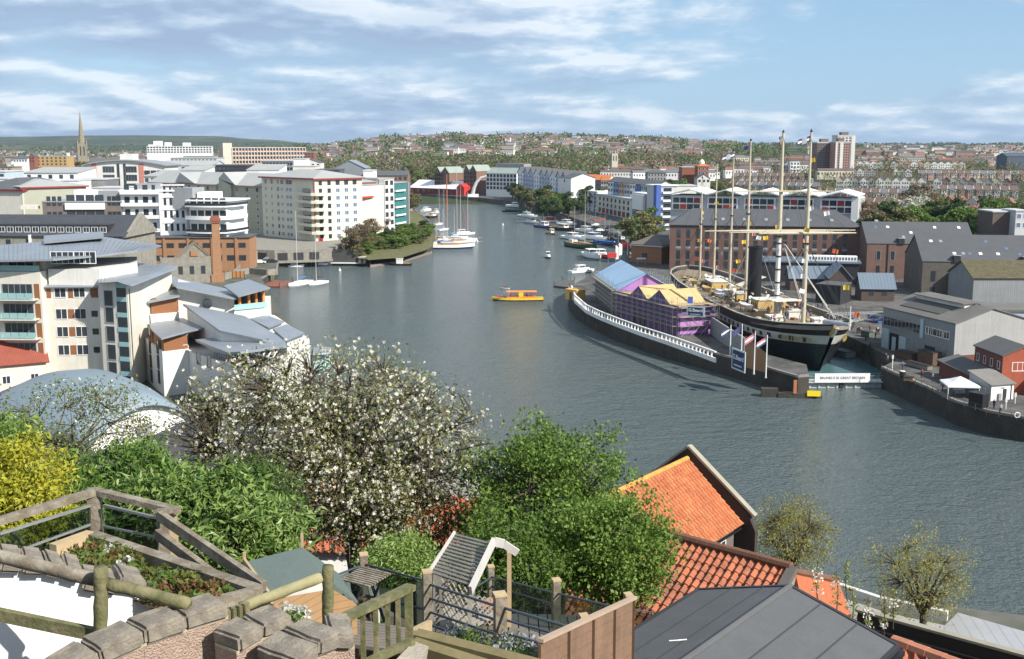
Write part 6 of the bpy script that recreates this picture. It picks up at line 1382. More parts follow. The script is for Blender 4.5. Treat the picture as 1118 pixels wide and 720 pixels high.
# far hillside: one object per house in the front rows, the rest one mass
def hillhouses(n,u0,u1,Y0,Y1,seed,label,w=9,walls=('white','cream','brown','pink','grey')):
    r_=random.Random(seed)
    for i in range(n):
        Y=r_.uniform(Y0,Y1); u=r_.uniform(u0,u1); x=(u-559)*Y/1217; wl=r_.choice(walls); ri=r_.choice((0,0,1,2))
        o=inst('hillside_house',housemesh(w,9,6,3,wl,ri,r_.choice('xxy'),False),None,(x,Y,terr(u,Y)),(0,0,r_.uniform(-.5,.3)))
        tag(o,'%s-walled house with %s roof %s'%(wl,('brown','grey','red')[ri],label),'house','%s-walled houses with %s roofs %s'%(wl,('brown','grey','red')[ri],label))
hillhouses(40,395,470,1500,1850,1,'on the lower hillside above the red shed',10,('white','cream','white','pink','blue'))
hillhouses(24,340,440,1250,1500,2,'among the trees beyond the pale apartments',11,('white','cream','white'))
def housemass(n,u0,u1,Y0,Y1,seed,label,walls=('white','white','cream','brown','white','pink','grey'),w=9,rows_=True):
    r_=random.Random(seed); b=MB(); ml=[HM[k] for k in walls]+[RF[0],RF[1],RF[2],GLASS]; nw=len(walls); lev=[Y0+(Y1-Y0)*i/14 for i in range(15)]
    for i in range(n):
        Y=r_.choice(lev)+r_.uniform(-8,8); u=r_.uniform(u0,u1)
        if mnoise.noise(Vector((u/30,Y/300,seed)))<-.22: continue
        x=(u-559)*Y/1217; z=terr(u,Y); L=w*r_.choice((1,1,2,3,4)); rz=r_.uniform(-.35,.25); T=Matrix.Translation((x,Y,z))@Matrix.Rotation(rz,4,'Z'); h=r_.uniform(6.5,9); k=r_.randrange(nw); rf=nw+r_.choice((0,0,1,0,0,1,2))
        b.mat(k).box(0,L,0,8,-3,h,T); b.mat(rf).slab([T@Vector(p) for p in((0,-.3,h),(L,-.3,h),(L,4,h+2.2),(0,4,h+2.2))],.1).slab([T@Vector(p) for p in((0,4,h+2.2),(L,4,h+2.2),(L,8.3,h),(0,8.3,h))],.1)
        b.mat(k).poly([T@Vector((L,0,h)),T@Vector((L,8,h)),T@Vector((L,4,h+2.1))])
        b.mat(nw+3)
        for j in range(int(L/3)): b.box(1+j*3,2.2+j*3,-.06,-.01,h*.55,h*.8,T)
    o=b.build('distant_houses',ml); tag(o,label,'houses',None,'stuff')
housemass(780,330,790,1800,2620,3,'hundreds of tiny houses in rows on the far hillside up to the crest')
housemass(420,880,1400,1500,4200,4,'distant pale house rows across the far right suburbs',('white','cream','white','pink','brown'))
housemass(520,-150,330,1900,4800,5,'distant red-roofed suburb below the hills at left',('white','cream','brown','pink','grey'))
housemass(110,640,900,1100,1700,6,'scattered houses in the trees behind the masts',('white','cream','brown','white'))
# ================================================================ BOATS
def hull(L,Bm,hh,mats,sheer=.25,bow=.55,tr=.75,wl=.12):
    b=MB(); n=8; S=[]
    for i in range(n+1):
        t=i/n; x=-L/2+L*t; w=Bm/2*(tr+(1-tr)*min(1,t/.35) if t<.35 else 1) if t<bow else Bm/2*max(.02,(1-((t-bow)/(1-bow))**2.0)); z=hh*(1+sheer*(2*t-1)**2*(1.3 if t>.5 else .4)); S.append((x,w,z))
    for (x0,w0,a0),(x1,w1,a1) in zip(S,S[1:]):
        k=.84
        for s_ in(-1,1):
            P=[(x0,s_*w0*k,-.3),(x1 if x1<L/2 else x1-.12*L*.5,s_*w1*k,-.3),(x1,s_*w1,a1*.35),(x0,s_*w0,a0*.35)]; Q_=[(x0,s_*w0,a0*.35),(x1,s_*w1,a1*.35),(x1,s_*w1*1.02,a1),(x0,s_*w0*1.02,a0)]
            f=(0,1,2,3) if s_<0 else (3,2,1,0); b.mat(1).add(P,[f]); b.mat(0).add(Q_,[f])
        b.mat(2).add([(x0,-w0,a0-.08),(x1,-w1,a1-.08),(x1,w1,a1-.08),(x0,w0,a0-.08)],[(0,1,2,3)])
    x,w,z=S[0]; b.mat(0).add([(x,-w,z),(x,w,z),(x,w*.84,-.3),(x,-w*.84,-.3)],[(0,1,2,3)])
    return b.mesh('hull',mats),S
NAVYH=M('navy_hull_paint',(.02,.03,.09),.4,.1); GRNH=M('green_hull_paint',(.02,.10,.05),.4,.1); WOODD=M('teak_deck',(.36,.22,.10),.7,.15,1); TAN=M('tan_sailcover',(.50,.30,.12),.8,.1); BLUEC=M('blue_canvas',(.05,.16,.50),.8,.1)
def boat(kind,label,u,v,head,L=10,hm_=None,group=None,z=0,mast=None,boom=None,cab=None):
    p=G(u,v,z); r=thing({'sail':'sailing_boat','cruiser':'motor_cruiser','narrow':'narrowboat','tug':'work_boat','ketch':'wooden_ketch'}[kind],label,'boat',p,head,group); hm_=hm_ or WHITE
    me,S=hull(L,L*(.3 if kind!='narrow' else .13),L*.085 if kind!='narrow' else 1.1,[hm_,DARK if hm_!=WHITE else NAVYH if kind=='ketch' else GREYM,WOODD if kind in('ketch','tug') else OFFW],.3 if kind!='narrow' else .05,.5 if kind!='narrow' else .85); inst('hull',me,r); hh=L*.085 if kind!='narrow' else 1.1
    W_=L*.3
    if kind in('sail','ketch'):
        MB().prism([(-L*.18,-W_*.26),(L*.18,-W_*.18),(L*.26,0),(L*.18,W_*.18),(-L*.18,W_*.26)],hh-.1,hh+.5).build('cabin',OFFW if kind=='sail' else WOODD,r)
        mh=mast or L*1.35; MB().tube((L*.08,0,hh-.2),(L*.08,0,mh),.09 if kind=='sail' else .2,.06,6).build('mast',OFFW if kind=='sail' else BUFF,r)
        bo=MB().tube((L*.06,0,hh+1.3),(-L*.36,0,hh+1.4),.07,n=6).build('boom',STEEL,r); MB().path([(L*.05,0,hh+1.5),(-L*.15,0,hh+1.55),(-L*.35,0,hh+1.5)],[.16,.24,.1],8).build('sail_cover',boom or BLUEC,bo)
        rg=MB(); rg.tube((L*.08,0,mh-.1),(L*.49,0,hh+.2),.02,n=3).tube((L*.08,0,mh-.1),(-L*.48,0,hh+.1),.02,n=3)
        for s_ in(-1,1): rg.tube((L*.08,0,mh*.97),(L*.04,s_*W_*.48,hh),.02,n=3); rg.tube((L*.08,0,mh*.6),(L*.08,s_*W_*.2,mh*.6),.03,n=4)
        rg.build('rigging',STEEL,r)
        if kind=='ketch': MB().tube((-L*.3,0,hh-.2),(-L*.3,0,mh*.72),.15,.05,6).build('mizzen_mast',BUFF,r); MB().tube((L*.45,0,hh+.4),(L*.68,0,hh+1.4),.14,.07,6).build('bowsprit',BUFF,r); MB().box(-L*.42,-L*.28,-W_*.2,W_*.2,hh,hh+1.3).build('deckhouse',OFFW,r)
    elif kind=='cruiser':
        MB().prism([(-L*.3,-W_*.36),(L*.12,-W_*.34),(L*.26,-W_*.12),(L*.26,W_*.12),(L*.12,W_*.34),(-L*.3,W_*.36)],hh-.1,hh+.8).build('cabin',WHITE,r)
        c_=MB().prism([(-L*.22,-W_*.3),(L*.04,-W_*.28),(L*.04,W_*.28),(-L*.22,W_*.3)],hh+.801,hh+1.9).build('wheelhouse',cab or WHITE,r)
        MB().box(-L*.2,L*.02,-W_*.31,-W_*.3-.005,hh+1.1,hh+1.65).box(-L*.2,L*.02,W_*.3,W_*.31,hh+1.1,hh+1.65).box(L*.041,L*.05,-W_*.24,W_*.24,hh+1.0,hh+1.7).build('pane',GLASS,c_); MB().box(-L*.25,L*.07,-W_*.34,W_*.34,hh+1.902,hh+2.0).build('roof',WHITE,c_)
        MB().tube((-L*.1,0,hh+2),(-L*.12,0,hh+3.2),.04,n=5).build('aerial',STEEL,r)
    elif kind=='narrow':
        MB().box(-L*.4,L*.3,-L*.05,L*.05,1.0,2.0).build('cabin',cab or GRNH,r)
        w_=MB()
        for i in range(6):
            for s_ in (-1,1): w_.box(-L*.35+i*L*.105,-L*.3+i*L*.105,s_*L*.05-.02,s_*L*.05+.02,1.35,1.75)
        w_.build('porthole',GLASS,r)
    elif kind=='tug':
        c_=MB().box(-L*.1,L*.16,-W_*.27,W_*.27,hh-.1,hh+1.9).build('wheelhouse',cab or WHITE,r); MB().box(-L*.07,L*.13,-W_*.28,-W_*.271,hh+1,hh+1.6).box(L*.161,L*.17,-W_*.2,W_*.2,hh+1,hh+1.6).build('pane',GLASS,c_); MB().box(-L*.13,L*.19,-W_*.32,W_*.32,hh+1.902,hh+2.05).build('roof',OFFW,c_); MB().tube((-L*.05,0,hh+2),(-L*.05,0,hh+4.5),.06,n=5).build('mast',STEEL,r)
        MB().box(-L*.38,-L*.16,-W_*.2,W_*.2,hh-.05,hh+.4).build('hatch',WOODD,r)
    return r
# two white yachts by the basin
boat('sail','white yacht with two tall pale masts and blue cover moored at the brown pontoon',327,312,-1.95,13,WHITE,mast=25)
boat('sail','white yacht with red ensign, right of the pair at the brown pontoon',347,311,-2.0,10,WHITE,mast=18,boom=DARK)
o=flagmesh(1.6,1.1,[RED,RED]); o=inst('ensign',o,None,Q(347.5,262,362)); tag(o,'red ensign flag beside the right-hand white yacht mast','flag')
# pontoon
def slabthing(name,label,cat,px,z0_,z1_,mat,z=0,parts=None):
    P=[G(u,v,z1_) for u,v in px]; c_=sum(P,Vector())/len(P); r=thing(name,label,cat,(c_.x,c_.y,0)); MB().prism([((p-c_).x,(p-c_).y) for p in P],z0_,z1_).build('deck',mat,r)
    for p in P: MB().tube(((p-c_).x,(p-c_).y,z0_-1),((p-c_).x,(p-c_).y,z1_+1.3),.13,n=6).build('pile',QSTONE,r)
    return r
slabthing('pontoon','reddish brown timber pontoon beside the two white yachts','pontoon',[(283,312),(300,306),(319,307),(305,313)],-.2,.6,M('red_brown_decking',(.22,.09,.06),.8,.2,.5))
slabthing('jetty','long grey jetty with moored boats below the planted bank','jetty',[(402,287),(440,281),(470,272),(472,274.5),(442,284),(404,290)],-.2,.8,TIMB)
slabthing('pontoon','dark grey floating pontoon off the pier far corner','pontoon',[(605,312),(614,306.5),(627,306),(622,314)],-.2,.7,M('dark_pontoon',(.10,.095,.085),.9,.2))
# dark barge pavilion
pb_=thing('moored_barge','dark moored barge with black boarded superstructure, red door and white wall at the basin mouth','barge',G(379,290,0),-.08)
MB().box(-9,9,-2.5,2.5,-.3,1.0).build('hull',BLACK,pb_); MB().box(-9,5,-2.2,2.4,1.002,6.0).build('superstructure',M('black_boards',(.07,.07,.065),.8,.2,.4),pb_); MB().box(-9.1,5.2,-2.8,-2.21,1.003,1.4).build('white_rail',WHITE,pb_); MB().box(5.01,7.6,-2.1,1.5,1.003,3.6).build('cabin',OFFW,pb_); MB().box(6,6.9,-2.16,-2.11,1.1,3.1).build('door',RED,pb_)
boat('tug','small black work boat with white wheelhouse off the jetty',437,290,.0+3.0,9,BLACK)
boat('cruiser','white motor cruiser at the left of the basin wall',318,292,.05,10,WHITE)
boat('cruiser','white motor cruiser, middle of the basin wall',335,290.5,.05,9,WHITE)
boat('cruiser','dark-hulled cruiser near the barge in the basin',353,291,.1,7,NAVYH)
# buoys
for i,(u,v) in enumerate([(371,296),(374,289),(549,246),(521,264)]):
    o=MB().lathe([(.1,-.3),(.5,0),(.5,.4),(.15,.8),(.1,1.3)],10).build('mooring_buoy',WHITE); o.location=G(u,v,0); tag(o,['white buoy off the basin','smaller white buoy nearer the barge','tiny white buoy in mid channel','tiny white buoy off the ketches'][i],'buoy')
# left bank boats at the bend
boat('ketch','long white wooden ketch with varnished cabin, outermost of the raft at the left bank',492,271.5,.12,22,WHITE,mast=19)
boat('ketch','white ketch with blue cover, second in the raft at the left bank',500,266,.15,17,WHITE,mast=28)
boat('sail','white yacht with very tall white mast in the left bank raft',497,261,.2,13,WHITE,mast=37)
boat('sail','white yacht right of the tall-masted yacht in the raft',509,263,.2,11,WHITE,mast=24,boom=BLUEC)
boat('cruiser','white wheelhouse boat behind the left bank raft',506,257,.4,13,WHITE)
boat('sail','yellow-sparred yacht inside the raft at the left bank',482,264,.2,11,YEL,mast=16,boom=TAN)
boat('sail','slim white yacht upstream of the raft',484,252,1.0,10,WHITE,mast=25)
boat('sail','pale yacht next upstream of the raft with red cover',479,246,1.1,10,WHITE,mast=24,boom=RED)
boat('tug','black and white work boat moored upstream of the raft',472,238,1.2,17,BLACK)
boat('cruiser','white boat with white canopy farthest upstream on the left bank',466,231,1.2,15,WHITE)
boat('tug','white and dark boat beside the farthest white canopy boat',476,233,1.3,12,WHITE)
MB_=MB().tube((0,0,0),(0,0,26),.5,.3,8).build('red_mast',M('rust_red_mast',(.40,.13,.07),.7,.1)); MB_.location=Q(488,228,800)*1; MB_.location.z=0; tag(MB_,'rust-red mast rising behind the left bank yachts','mast')
# right quay boats
RB=[('cruiser','white cruiser under the far orange-roofed houses',551,223,2.6,16,WHITE,None),('tug','dark boat at the far quay by the white block',527,221,.1,13,BLACK,None),('cruiser','long white boat moored at the far bend of the quay',567,227,-.6,17,WHITE,None),('cruiser','second long white boat at the far bend',572,224,-.6,15,WHITE,None),
('narrow','dark narrowboat near the solitary olive quay tree',565,232,-.6,19,BLACK,None),('cruiser','grey-white boat with bow pointing left, quay row',577,237.5,-.8,13,WHITE,None),('cruiser','white cabin boat in the quay row left of the blue trawler',581,244,-1.0,11,WHITE,None),
('tug','blue-hulled trawler with white wheelhouse and two masts on the right quay',594,249,-1.1,14,BLUE,None),('tug','small yellow-brown work boat just below the blue trawler',602,256,-1.2,8,TAN,None),('tug','dark cabin boat with cream wheelhouse in the quay row',614,252,-.9,16,BLACK,CREAM),
('cruiser','white cruiser with pointed bow beside the wooden masted ketch',627,262,-1.0,14,WHITE,None),('ketch','green-hulled wooden ketch with tall varnished mast on the right quay',636,271,-1.1,19,GRNH,None),('cruiser','white boat with blue canopy inside the green ketch',650,262,-.9,14,WHITE,BLUEC),
('cruiser','large white passenger boat with rounded cabin below the green ketch',647,282,-1.35,15,WHITE,None),('cruiser','white boat with maroon hull stripe inside the passenger boat',657,281,-1.3,12,RED,WHITE),('cruiser','small white cruiser moored off the pier far corner',636,298,.6,9,WHITE,None),
('narrow','blue-topped narrowboat inside the quay row',663,268,-.9,17,NAVYH,BLUEC),('tug','white trawler with red deckhouse further up the quay row',600,243,-1.0,13,WHITE,RED),('cruiser','white cruiser inside the quay row beside the red awning',620,246,-.8,12,WHITE,None),('cruiser','white cruiser in the outer row below the cream block',642,254,-.9,13,WHITE,None)]
for k,lab,u,v,hd,L,hm2,cb2 in RB: boat(k,lab,u,v,hd,L*1.3,hm2,cab=cb2,mast=26 if 'tall varnished' in lab else None)
# white double-masted posts of the blue trawler
# small boat in mid channel with cabin and the kayak, the yellow ferry
boat('cruiser','small white and orange trip boat with blue hull in mid channel',598.5,282,-1.5,8,NAVYH,cab=OFFW)
ky=boat('tug','tiny white dinghy with a person left of the yellow ferry',551,315.5,2.8,3.2,WHITE); 
for ch in list(ky.children):
    if ch.name.split('.')[0] in('wheelhouse','mast','hatch'):
        for c2 in list(ch.children): bpy.data.objects.remove(c2)
        bpy.data.objects.remove(ch)
fr=thing('ferry_boat','yellow harbour ferry with orange-roofed open cabin full of passengers','ferry',G(565,328.5,0),math.pi+.04)
me,_s=hull(15.5,3.4,1.0,[YEL,M('ferry_black_band',(.03,.03,.03),.5,.1),WOODD],.25,.6); inst('hull',me,fr)
MB().box(-5.8,3.4,-1.45,1.45,2.75,2.9).build('roof',ORG,fr); MB().box(-5.6,3.2,-1.38,1.38,.8,1.3).build('cabin_side',ORG,fr)
pm=MB()
for i in range(8):
    for s_ in(-1,1): x=-5.5+i*1.23; pm.box(x,x+.12,s_*1.36-.05,s_*1.36+.05,1.302,2.748)
pm.build('roof_post',RED,fr)
MB().box(-1.7,-.3,-1.42,1.42,1.303,2.747).build('yellow_panel',YEL,fr); MB().box(4.2,7,-1.2,1.2,.9,1.1).build('bench',WOODD,fr)
# ================================================================ PEOPLE
_P={}
def personmesh(pose,shirt,trou,hair=(.05,.035,.025)):
    k=(pose,shirt,trou)
    if k in _P: return _P[k]
    J={'pelvis':(0,0,.93),'chest':(0,.0,1.30),'neck':(0,0,1.48),'head':(0,-.02,1.60),'top':(0,-.01,1.72)}
    if pose=='sit': J['pelvis']=(0,0,.5); d=.43
    else: d=0
    V=[];Rr=[];E=[]
    def v(p,r,par=None):
        V.append(p); Rr.append(r); i=len(V)-1
        if par is not None: E.append((par,i))
        return i
    z=lambda q:q-d
    pe=v((0,0,z(.95)),.145); ch=v((0,0,z(1.28)),.155,pe); nk=v((0,0,z(1.47)),.062,ch); hd=v((0,-.015,z(1.60)),.092,nk); v((0,-.01,z(1.70)),.075,hd)
    for s_ in(-1,1):
        sh=v((s_*.17,0,z(1.40)),.062,ch); el=v((s_*(.24 if pose!='lean' else .22),-.02 if pose!='lean' else -.16,z(1.13)),.045,sh); ha=v((s_*.23,-.08 if pose=='stand' else -.26,z(.9) if pose=='stand' else z(1.08)),.034,el); v((s_*.22,-.10 if pose=='stand' else -.34,z(.80) if pose=='stand' else z(1.05)),.036,ha)
        if pose=='sit': hi=v((s_*.10,-.05,z(.88)),.095,pe); kn=v((s_*.11,-.42,z(.90)),.07,hi); an=v((s_*.11,-.45,.08),.045,kn); v((s_*.11,-.60,.04),.04,an)
        else:
            st=.12*s_ if pose=='walk' else 0
            hi=v((s_*.09,0,.86),.095,pe); kn=v((s_*.10,-.03-st*.6,.48),.065,hi); an=v((s_*.10,.02-st,.08),.045,kn); v((s_*.11,-.13-st,.035),.04,an)
    me=bpy.data.meshes.new('person'); me.from_pydata(V,E,[]); o=bpy.data.objects.new('person',me); COL.objects.link(o)
    m=o.modifiers.new('s','SKIN'); 
    for i,sv in enumerate(me.skin_vertices[0].data): sv.radius=(Rr[i],Rr[i]); sv.use_root=(i==0)
    s=o.modifiers.new('u','SUBSURF'); s.levels=1; s.render_levels=1
    bpy.context.view_layer.update(); m2=bpy.data.meshes.new_from_object(o.evaluated_get(bpy.context.evaluated_depsgraph_get())); bpy.data.objects.remove(o)
    sk=M('skin',(.50,.30,.21),.6,.05); cm_=lambda c_:M('cloth_%.2f_%.2f_%.2f'%c_,c_,.9,.05)
    for mt in (cm_(trou),cm_(shirt),sk,cm_(hair),DARK): m2.materials.append(mt)
    for p in m2.polygons:
        c_=p.center; zz=c_.z+d
        p.material_index=4 if c_.z<.09 else 0 if (zz<.98 and not(abs(c_.x)>.17)) else 2 if (zz<.87 and abs(c_.x)>.17 and pose=='stand') or zz>1.44 and not(zz>1.63 or c_.y>.03) else 3 if zz>1.5 else 1
        p.use_smooth=True
    _P[k]=m2; return m2
CL={'black':(.03,.03,.035),'navy':(.03,.04,.10),'red':(.45,.05,.05),'white':(.65,.65,.62),'grey':(.20,.20,.21),'blue':(.10,.20,.42),'green':(.08,.18,.08),'beige':(.42,.34,.24),'orange':(.62,.25,.06)}
def person(loc,rz,shirt,trou,where,pose='stand'):
    o=inst('person',personmesh(pose,CL[shirt],CL[trou]),None,loc,(0,0,rz)); act={'stand':'standing','sit':'sitting','walk':'walking','lean':'leaning'}[pose]
    tag(o,'person in %s top and %s trousers %s %s'%(shirt,trou,act,where),'person','people '+where+' in '+shirt); return o
pr=random.Random(5); cols=list(CL)
for i in range(50):
    x=pr.choice((pr.uniform(-24,-4),pr.uniform(-24,-2),pr.uniform(-85,-30))); person(S(x,pr.uniform(-7,7),7.9),pr.uniform(0,6.28),pr.choice(cols),pr.choice(('black','navy','beige','grey')),'on the deck of the ship',pr.choice(('stand','walk','lean')))
for u,v,s_,w_ in ((967,395,'black','on the yard quay by the dock gate'),(969,397,'grey','on the yard quay by the dock gate'),(1027,424,'black','left of the gazebo'),(1029,427,'navy','left of the gazebo'),(1050,424,'grey','under the gazebo'),(1060,430,'beige','right of the gazebo'),(985,404,'blue','walking past the rusty skip'),(1006,413,'red','on the yard between crates and railing'),(1018,417,'grey','on the yard between crates and railing'),(1085,447,'navy','in front of the white hut'),(1092,452,'white','in front of the white hut'),(945,372,'grey','beside the dock edge under the bow'),(950,380,'red','beside the dock edge under the bow'),(938,364,'navy','beside the dock edge under the bow')): person(G(u,v,4),pr.uniform(0,6),s_,'black',w_)
for i in range(8): x=-4.8+i*1.0; q=fr.matrix_basis@Vector((x,pr.choice((-.7,.7)),.75)); person(q,pr.uniform(0,6),pr.choice(cols),'black','inside the yellow ferry','sit')
for i in range(5): q=fr.matrix_basis@Vector((4.2+i*.55,(-.6,.6)[i%2],.62)); person(q,pr.uniform(0,6),pr.choice(('navy','red','white')),'navy','in the open bow of the yellow ferry','sit')
person(G(551,315,.15),1,'red','black','in the white dinghy','sit')
for i in range(34):
    q=SM@Vector((pr.uniform(-70,10),pr.uniform(15.5,24),4)); person(q,pr.uniform(0,6),pr.choice(cols),'black','on the museum quay beyond the ship','walk')
for i in range(34):
    u=pr.uniform(640,690); v=232+(u-640)*.95+pr.uniform(2,12); person(G(u,v,4),pr.uniform(0,6),pr.choice(cols),'black','on the crowded right quay','walk')
for i in range(12): t=pr.random(); u=452-28*t+pr.uniform(-5,5); v=236+18*t; person(G(u,v,7.2),pr.uniform(0,6),pr.choice(cols),'black','on the left promenade','walk')
for i in range(6): person(G(415+i*5+pr.uniform(-1,1),284-i*1.0,.8),pr.uniform(0,6),pr.choice(cols),'navy','on the long jetty','stand')
person(G(268,307,3.2),1.2,'blue','navy','on the quay wall by the orange fence','lean')
# ================================================================ VEHICLES, QUAY THINGS
def car(label,p,rz,body,van=False,group='cars parked on the quays'):
    r=thing('parked_car' if not van else 'parked_van',label,'van' if van else 'car',p,rz,group); L,w,h=(4.4,1.8,1.45) if not van else (5.0,2.0,2.1)
    b=MB(); pr_=[(-L/2,.35),(-L/2,.85),(-L*.42,.95),(-L*.3,h),(L*.12,h),(L*.27,.98),(L*.48,.80),(L/2,.55),(L/2,.35)] if not van else [(-L/2,.35),(-L/2,h),(L*.2,h),(L*.34,1.2),(L/2,.95),(L/2,.35)]
    n=len(pr_); k=.88
    vs=[(x,s_*w/2*(k if z>1.0 else 1),z) for s_ in(-1,1) for x,z in pr_]; b.add(vs,[tuple(reversed(range(n)))[::-1],tuple(range(n,2*n))[::-1]]+[(i,n+i,n+(i+1)%n,(i+1)%n) for i in range(n)]); b.build('body',body,r)
    gl=MB(); 
    for s_ in(-1,1): y=s_*(w/2*.93+.02); gl.add([(-L*.36,y,1.0),(L*.2,y,1.0),(L*.09,y*.97,h-.12),(-L*.28,y*.97,h-.12)],[(0,1,2,3)])
    gl.add([(L*.135,-.62,h-.08),(L*.135,.62,h-.08),(L*.272,.72,1.02),(L*.272,-.72,1.02)],[(0,1,2,3)]); gl.build('windows',GLASS,r)
    for x in(-L*.31,L*.31):
        for s_ in(-1,1):
            T=Matrix.Translation((x,s_*(w/2-.05),.33))@Matrix.Rotation(R(90),4,'X'); wm_=MB().lathe([(.33,-.1),(.33,.1)],12); wm_.v=[tuple(T@Vector(q)) for q in wm_.v]; wm_.build('wheel',DARK,r)
    for s_ in(-1,1): MB().box(L/2-.02,L/2+.02,s_*.6-.15,s_*.6+.15,.6,.75).build('headlight',WHITE,r)
CW=M('car_white',(.72,.73,.74),.3,.02,coat=.5); CK=M('car_black',(.02,.02,.025),.25,.02,coat=.6); CS=M('car_silver',(.40,.42,.44),.3,.02,metal=.5)
car('white car parked on the basin quay beside the orange brick building',G(284,288,3),.15,CW); car('black car on the basin quay, between two white cars',G(297,287,3),.3,CK); car('silver car behind the black car on the basin quay',G(294,284.5,3),.1,CS); car('white van by the pale hut at the left of the basin quay',G(277,281,3),.2,CW,True)
for i,(u,v) in enumerate([(655,253),(663,250),(672,256),(650,247),(680,262),(668,262)]): car(['white car on the right quay below the cream block','black car parked behind on the right quay','silver car on the right quay near the trees','white car farthest up the right quay','white van-like car nearest the brick shed on the right quay','black car in the lower quay row'][i],G(u,v,4),.6+i,(CW,CK,CS,CW,CW,CK)[i])
# basin quay: pale hut, stone boundary wall and orange fence
h_=Bld('quay_hut','small pale flat-roofed hut on the basin quay','x',Vector((0,0,0))) if 0 else Bld('quay_hut','small pale flat-roofed hut on the basin quay',G(272,285,3),G(281,284.5,3),z=3,h=3.2,depth=4,cat='hut'); h_.wall(M('pale_pink_render',(.55,.47,.42),.8,.05)); h_.flat(OFFW,.1,.2); h_.win('F',1,1.6,.8,1,'dark',0)
def lowwall(label,px,z,h,mat,t=.5,name='boundary_wall'):
    P=[G(u,v,z) for u,v in px]; b=MB()
    for a,c_ in zip(P,P[1:]): b.bar(a+Vector((0,0,h/2)),c_+Vector((0,0,h/2)),t,h)
    b.v=[tuple(Vector(v)-P[0]) for v in b.v]; o=b.build(name,mat); o.location=P[0]; tag(o,label,'wall'); return o
lowwall('rough stone boundary wall along the basin quay',[(256,302),(272,299),(292,301),(303,300)],3,2.0,STONE)
lowwall('lower stone wall around the ruined building yard',[(245,306),(256,303),(262,296)],3,2.2,STONE)
of=thing('orange_fence','orange-brown slatted metal fence beside the chimney foot','fence',G(245,304,3),.05)
for i in range(6): MB().box(i*1.3,i*1.3+.12,-.06,.06,0,2.4).build('post',DARK,of)
MB().box(0,6.6,.061,.1,.15,2.3).build('panel',M('orange_brown_steel',(.48,.22,.08),.7,.1,.8,lines=('X',.3,.4,.3)),of)
ss=lowwall('green climbing plants on the basin wall corner',[(289,309),(299,306)],.3,2.5,M('ivy_wall',(.08,.12,.03),.9,.5,1,c2=(.2,.18,.12)),.9,'ivy_wall')
# quay railings on the yard side
rl=MB(); RP=[G(u,v,4.16) for u,v in [(962,404),(976,410),(1012,426),(1041,441),(1077,452),(1118,462)]]; o_=RP[0]; r=thing('quay_railing','thin dark railing along the yard quay edge in front of the gazebo','railing',o_)
for a,c_ in zip(RP,RP[1:]):
    L=(c_-a).length; k=int(L/2)
    for i in range(k): p=a.lerp(c_,i/k)-o_; rl.tube(p,p+Vector((0,0,1.15)),.05,n=5)
    for z in(.6,1.12): rl.tube(a-o_+Vector((0,0,z)),c_-o_+Vector((0,0,z)),.03,n=4)
rl.build('rails',M('rusty_dark_steel',(.10,.085,.07),.8,.2),r)
# clutter along the yard
SKP=M('rust_brown',(.12,.075,.05),.9,.3,1)
def crate(label,u,v,w,d_,h,mat,rz=.0,z=4,name='storage_crate'):
    r=thing(name,label,'container',G(u,v,z),rz); MB().box(-w/2,w/2,-d_/2,d_/2,.12,h).build('body',mat,r); MB().box(-w/2-.06,w/2+.06,-d_/2-.06,d_/2+.06,h+.002,h+.12).build('lid',DARK,r)
    for s_ in(-1,1): MB().box(s_*w*.4-.1,s_*w*.4+.1,-d_/2,d_/2,0,.118).build('skid',TIMB,r)
crate('dark brown storage container against the boat shed wall',1014,398,4.2,2,2.6,SKP,-1.2); crate('rusty skip against the boat shed beside the blue doors',990,392,5,2,1.4,SKP,-1.2,name='skip'); crate('low timber stack left of the gazebo',1003,402,6,1.2,.9,TIMB,-1.2,name='timber_stack'); crate('black kiosk with notice panels at the quay edge right of the gazebo',1068,445,2.4,2.0,2.4,BLACK,-.9,name='kiosk')
crate('grey-green storage box beside the dock edge opposite the bow',947,368,2.5,1.5,1.2,M('grey_green_box',(.10,.13,.11),.7,.2),-1.1); crate('low pallet stack by the yard railing near the dock gate',992,416,1.6,1.2,.7,WOODD,-.5,name='pallet_stack'); crate('blue skip at the far end of the boat shed',956,352,3.5,1.8,1.5,BLUE,-1.1,name='skip')
crate('dark floating platform with pale deck inside the dock beside the bow',921,389,5,2.6,1.3,M('pale_slate_deck',(.25,.28,.27),.8,.1),-1.2,.25,'floating_platform')
bn=thing('barrel','small dark barrel with a pale lid by the yard railing','barrel',G(985,412,4)); MB().lathe([(.5,0),(.6,.5),(.5,1.1)],14).build('body',BLACK,bn); MB().lathe([(.5,1.101),(.45,1.2)],14).build('lid',OFFW,bn)
for i,(u,v) in enumerate([(974,404),(1098,447),(1108,441)]):
    r=thing('quay_post','white-topped post %s'%('beside the dock gate end','in front of the white hut','at the far right of the quay')[i],'post',G(u,v,4)); MB().tube((0,0,0),(0,0,2.8 if i==0 else 1.8),.08,n=8).build('pole',WHITE,r); MB().cbox((0,0,2.5 if i==0 else 1.5),(.35,.1,.7)).build('plate',OFFW,r)
r=thing('life_ring','white lifebuoy ring on a stand near the right edge of the quay railing','lifebuoy',G(1110,461,4)); MB().path([(.4*math.cos(a/2),0,1.1+.4*math.sin(a/2)) for a in range(13)]+[(.4,0,1.1)],.09,6,False).build('ring',WHITE,r); MB().tube((0,.15,0),(0,.15,1.4),.05).build('stand',DARK,r)
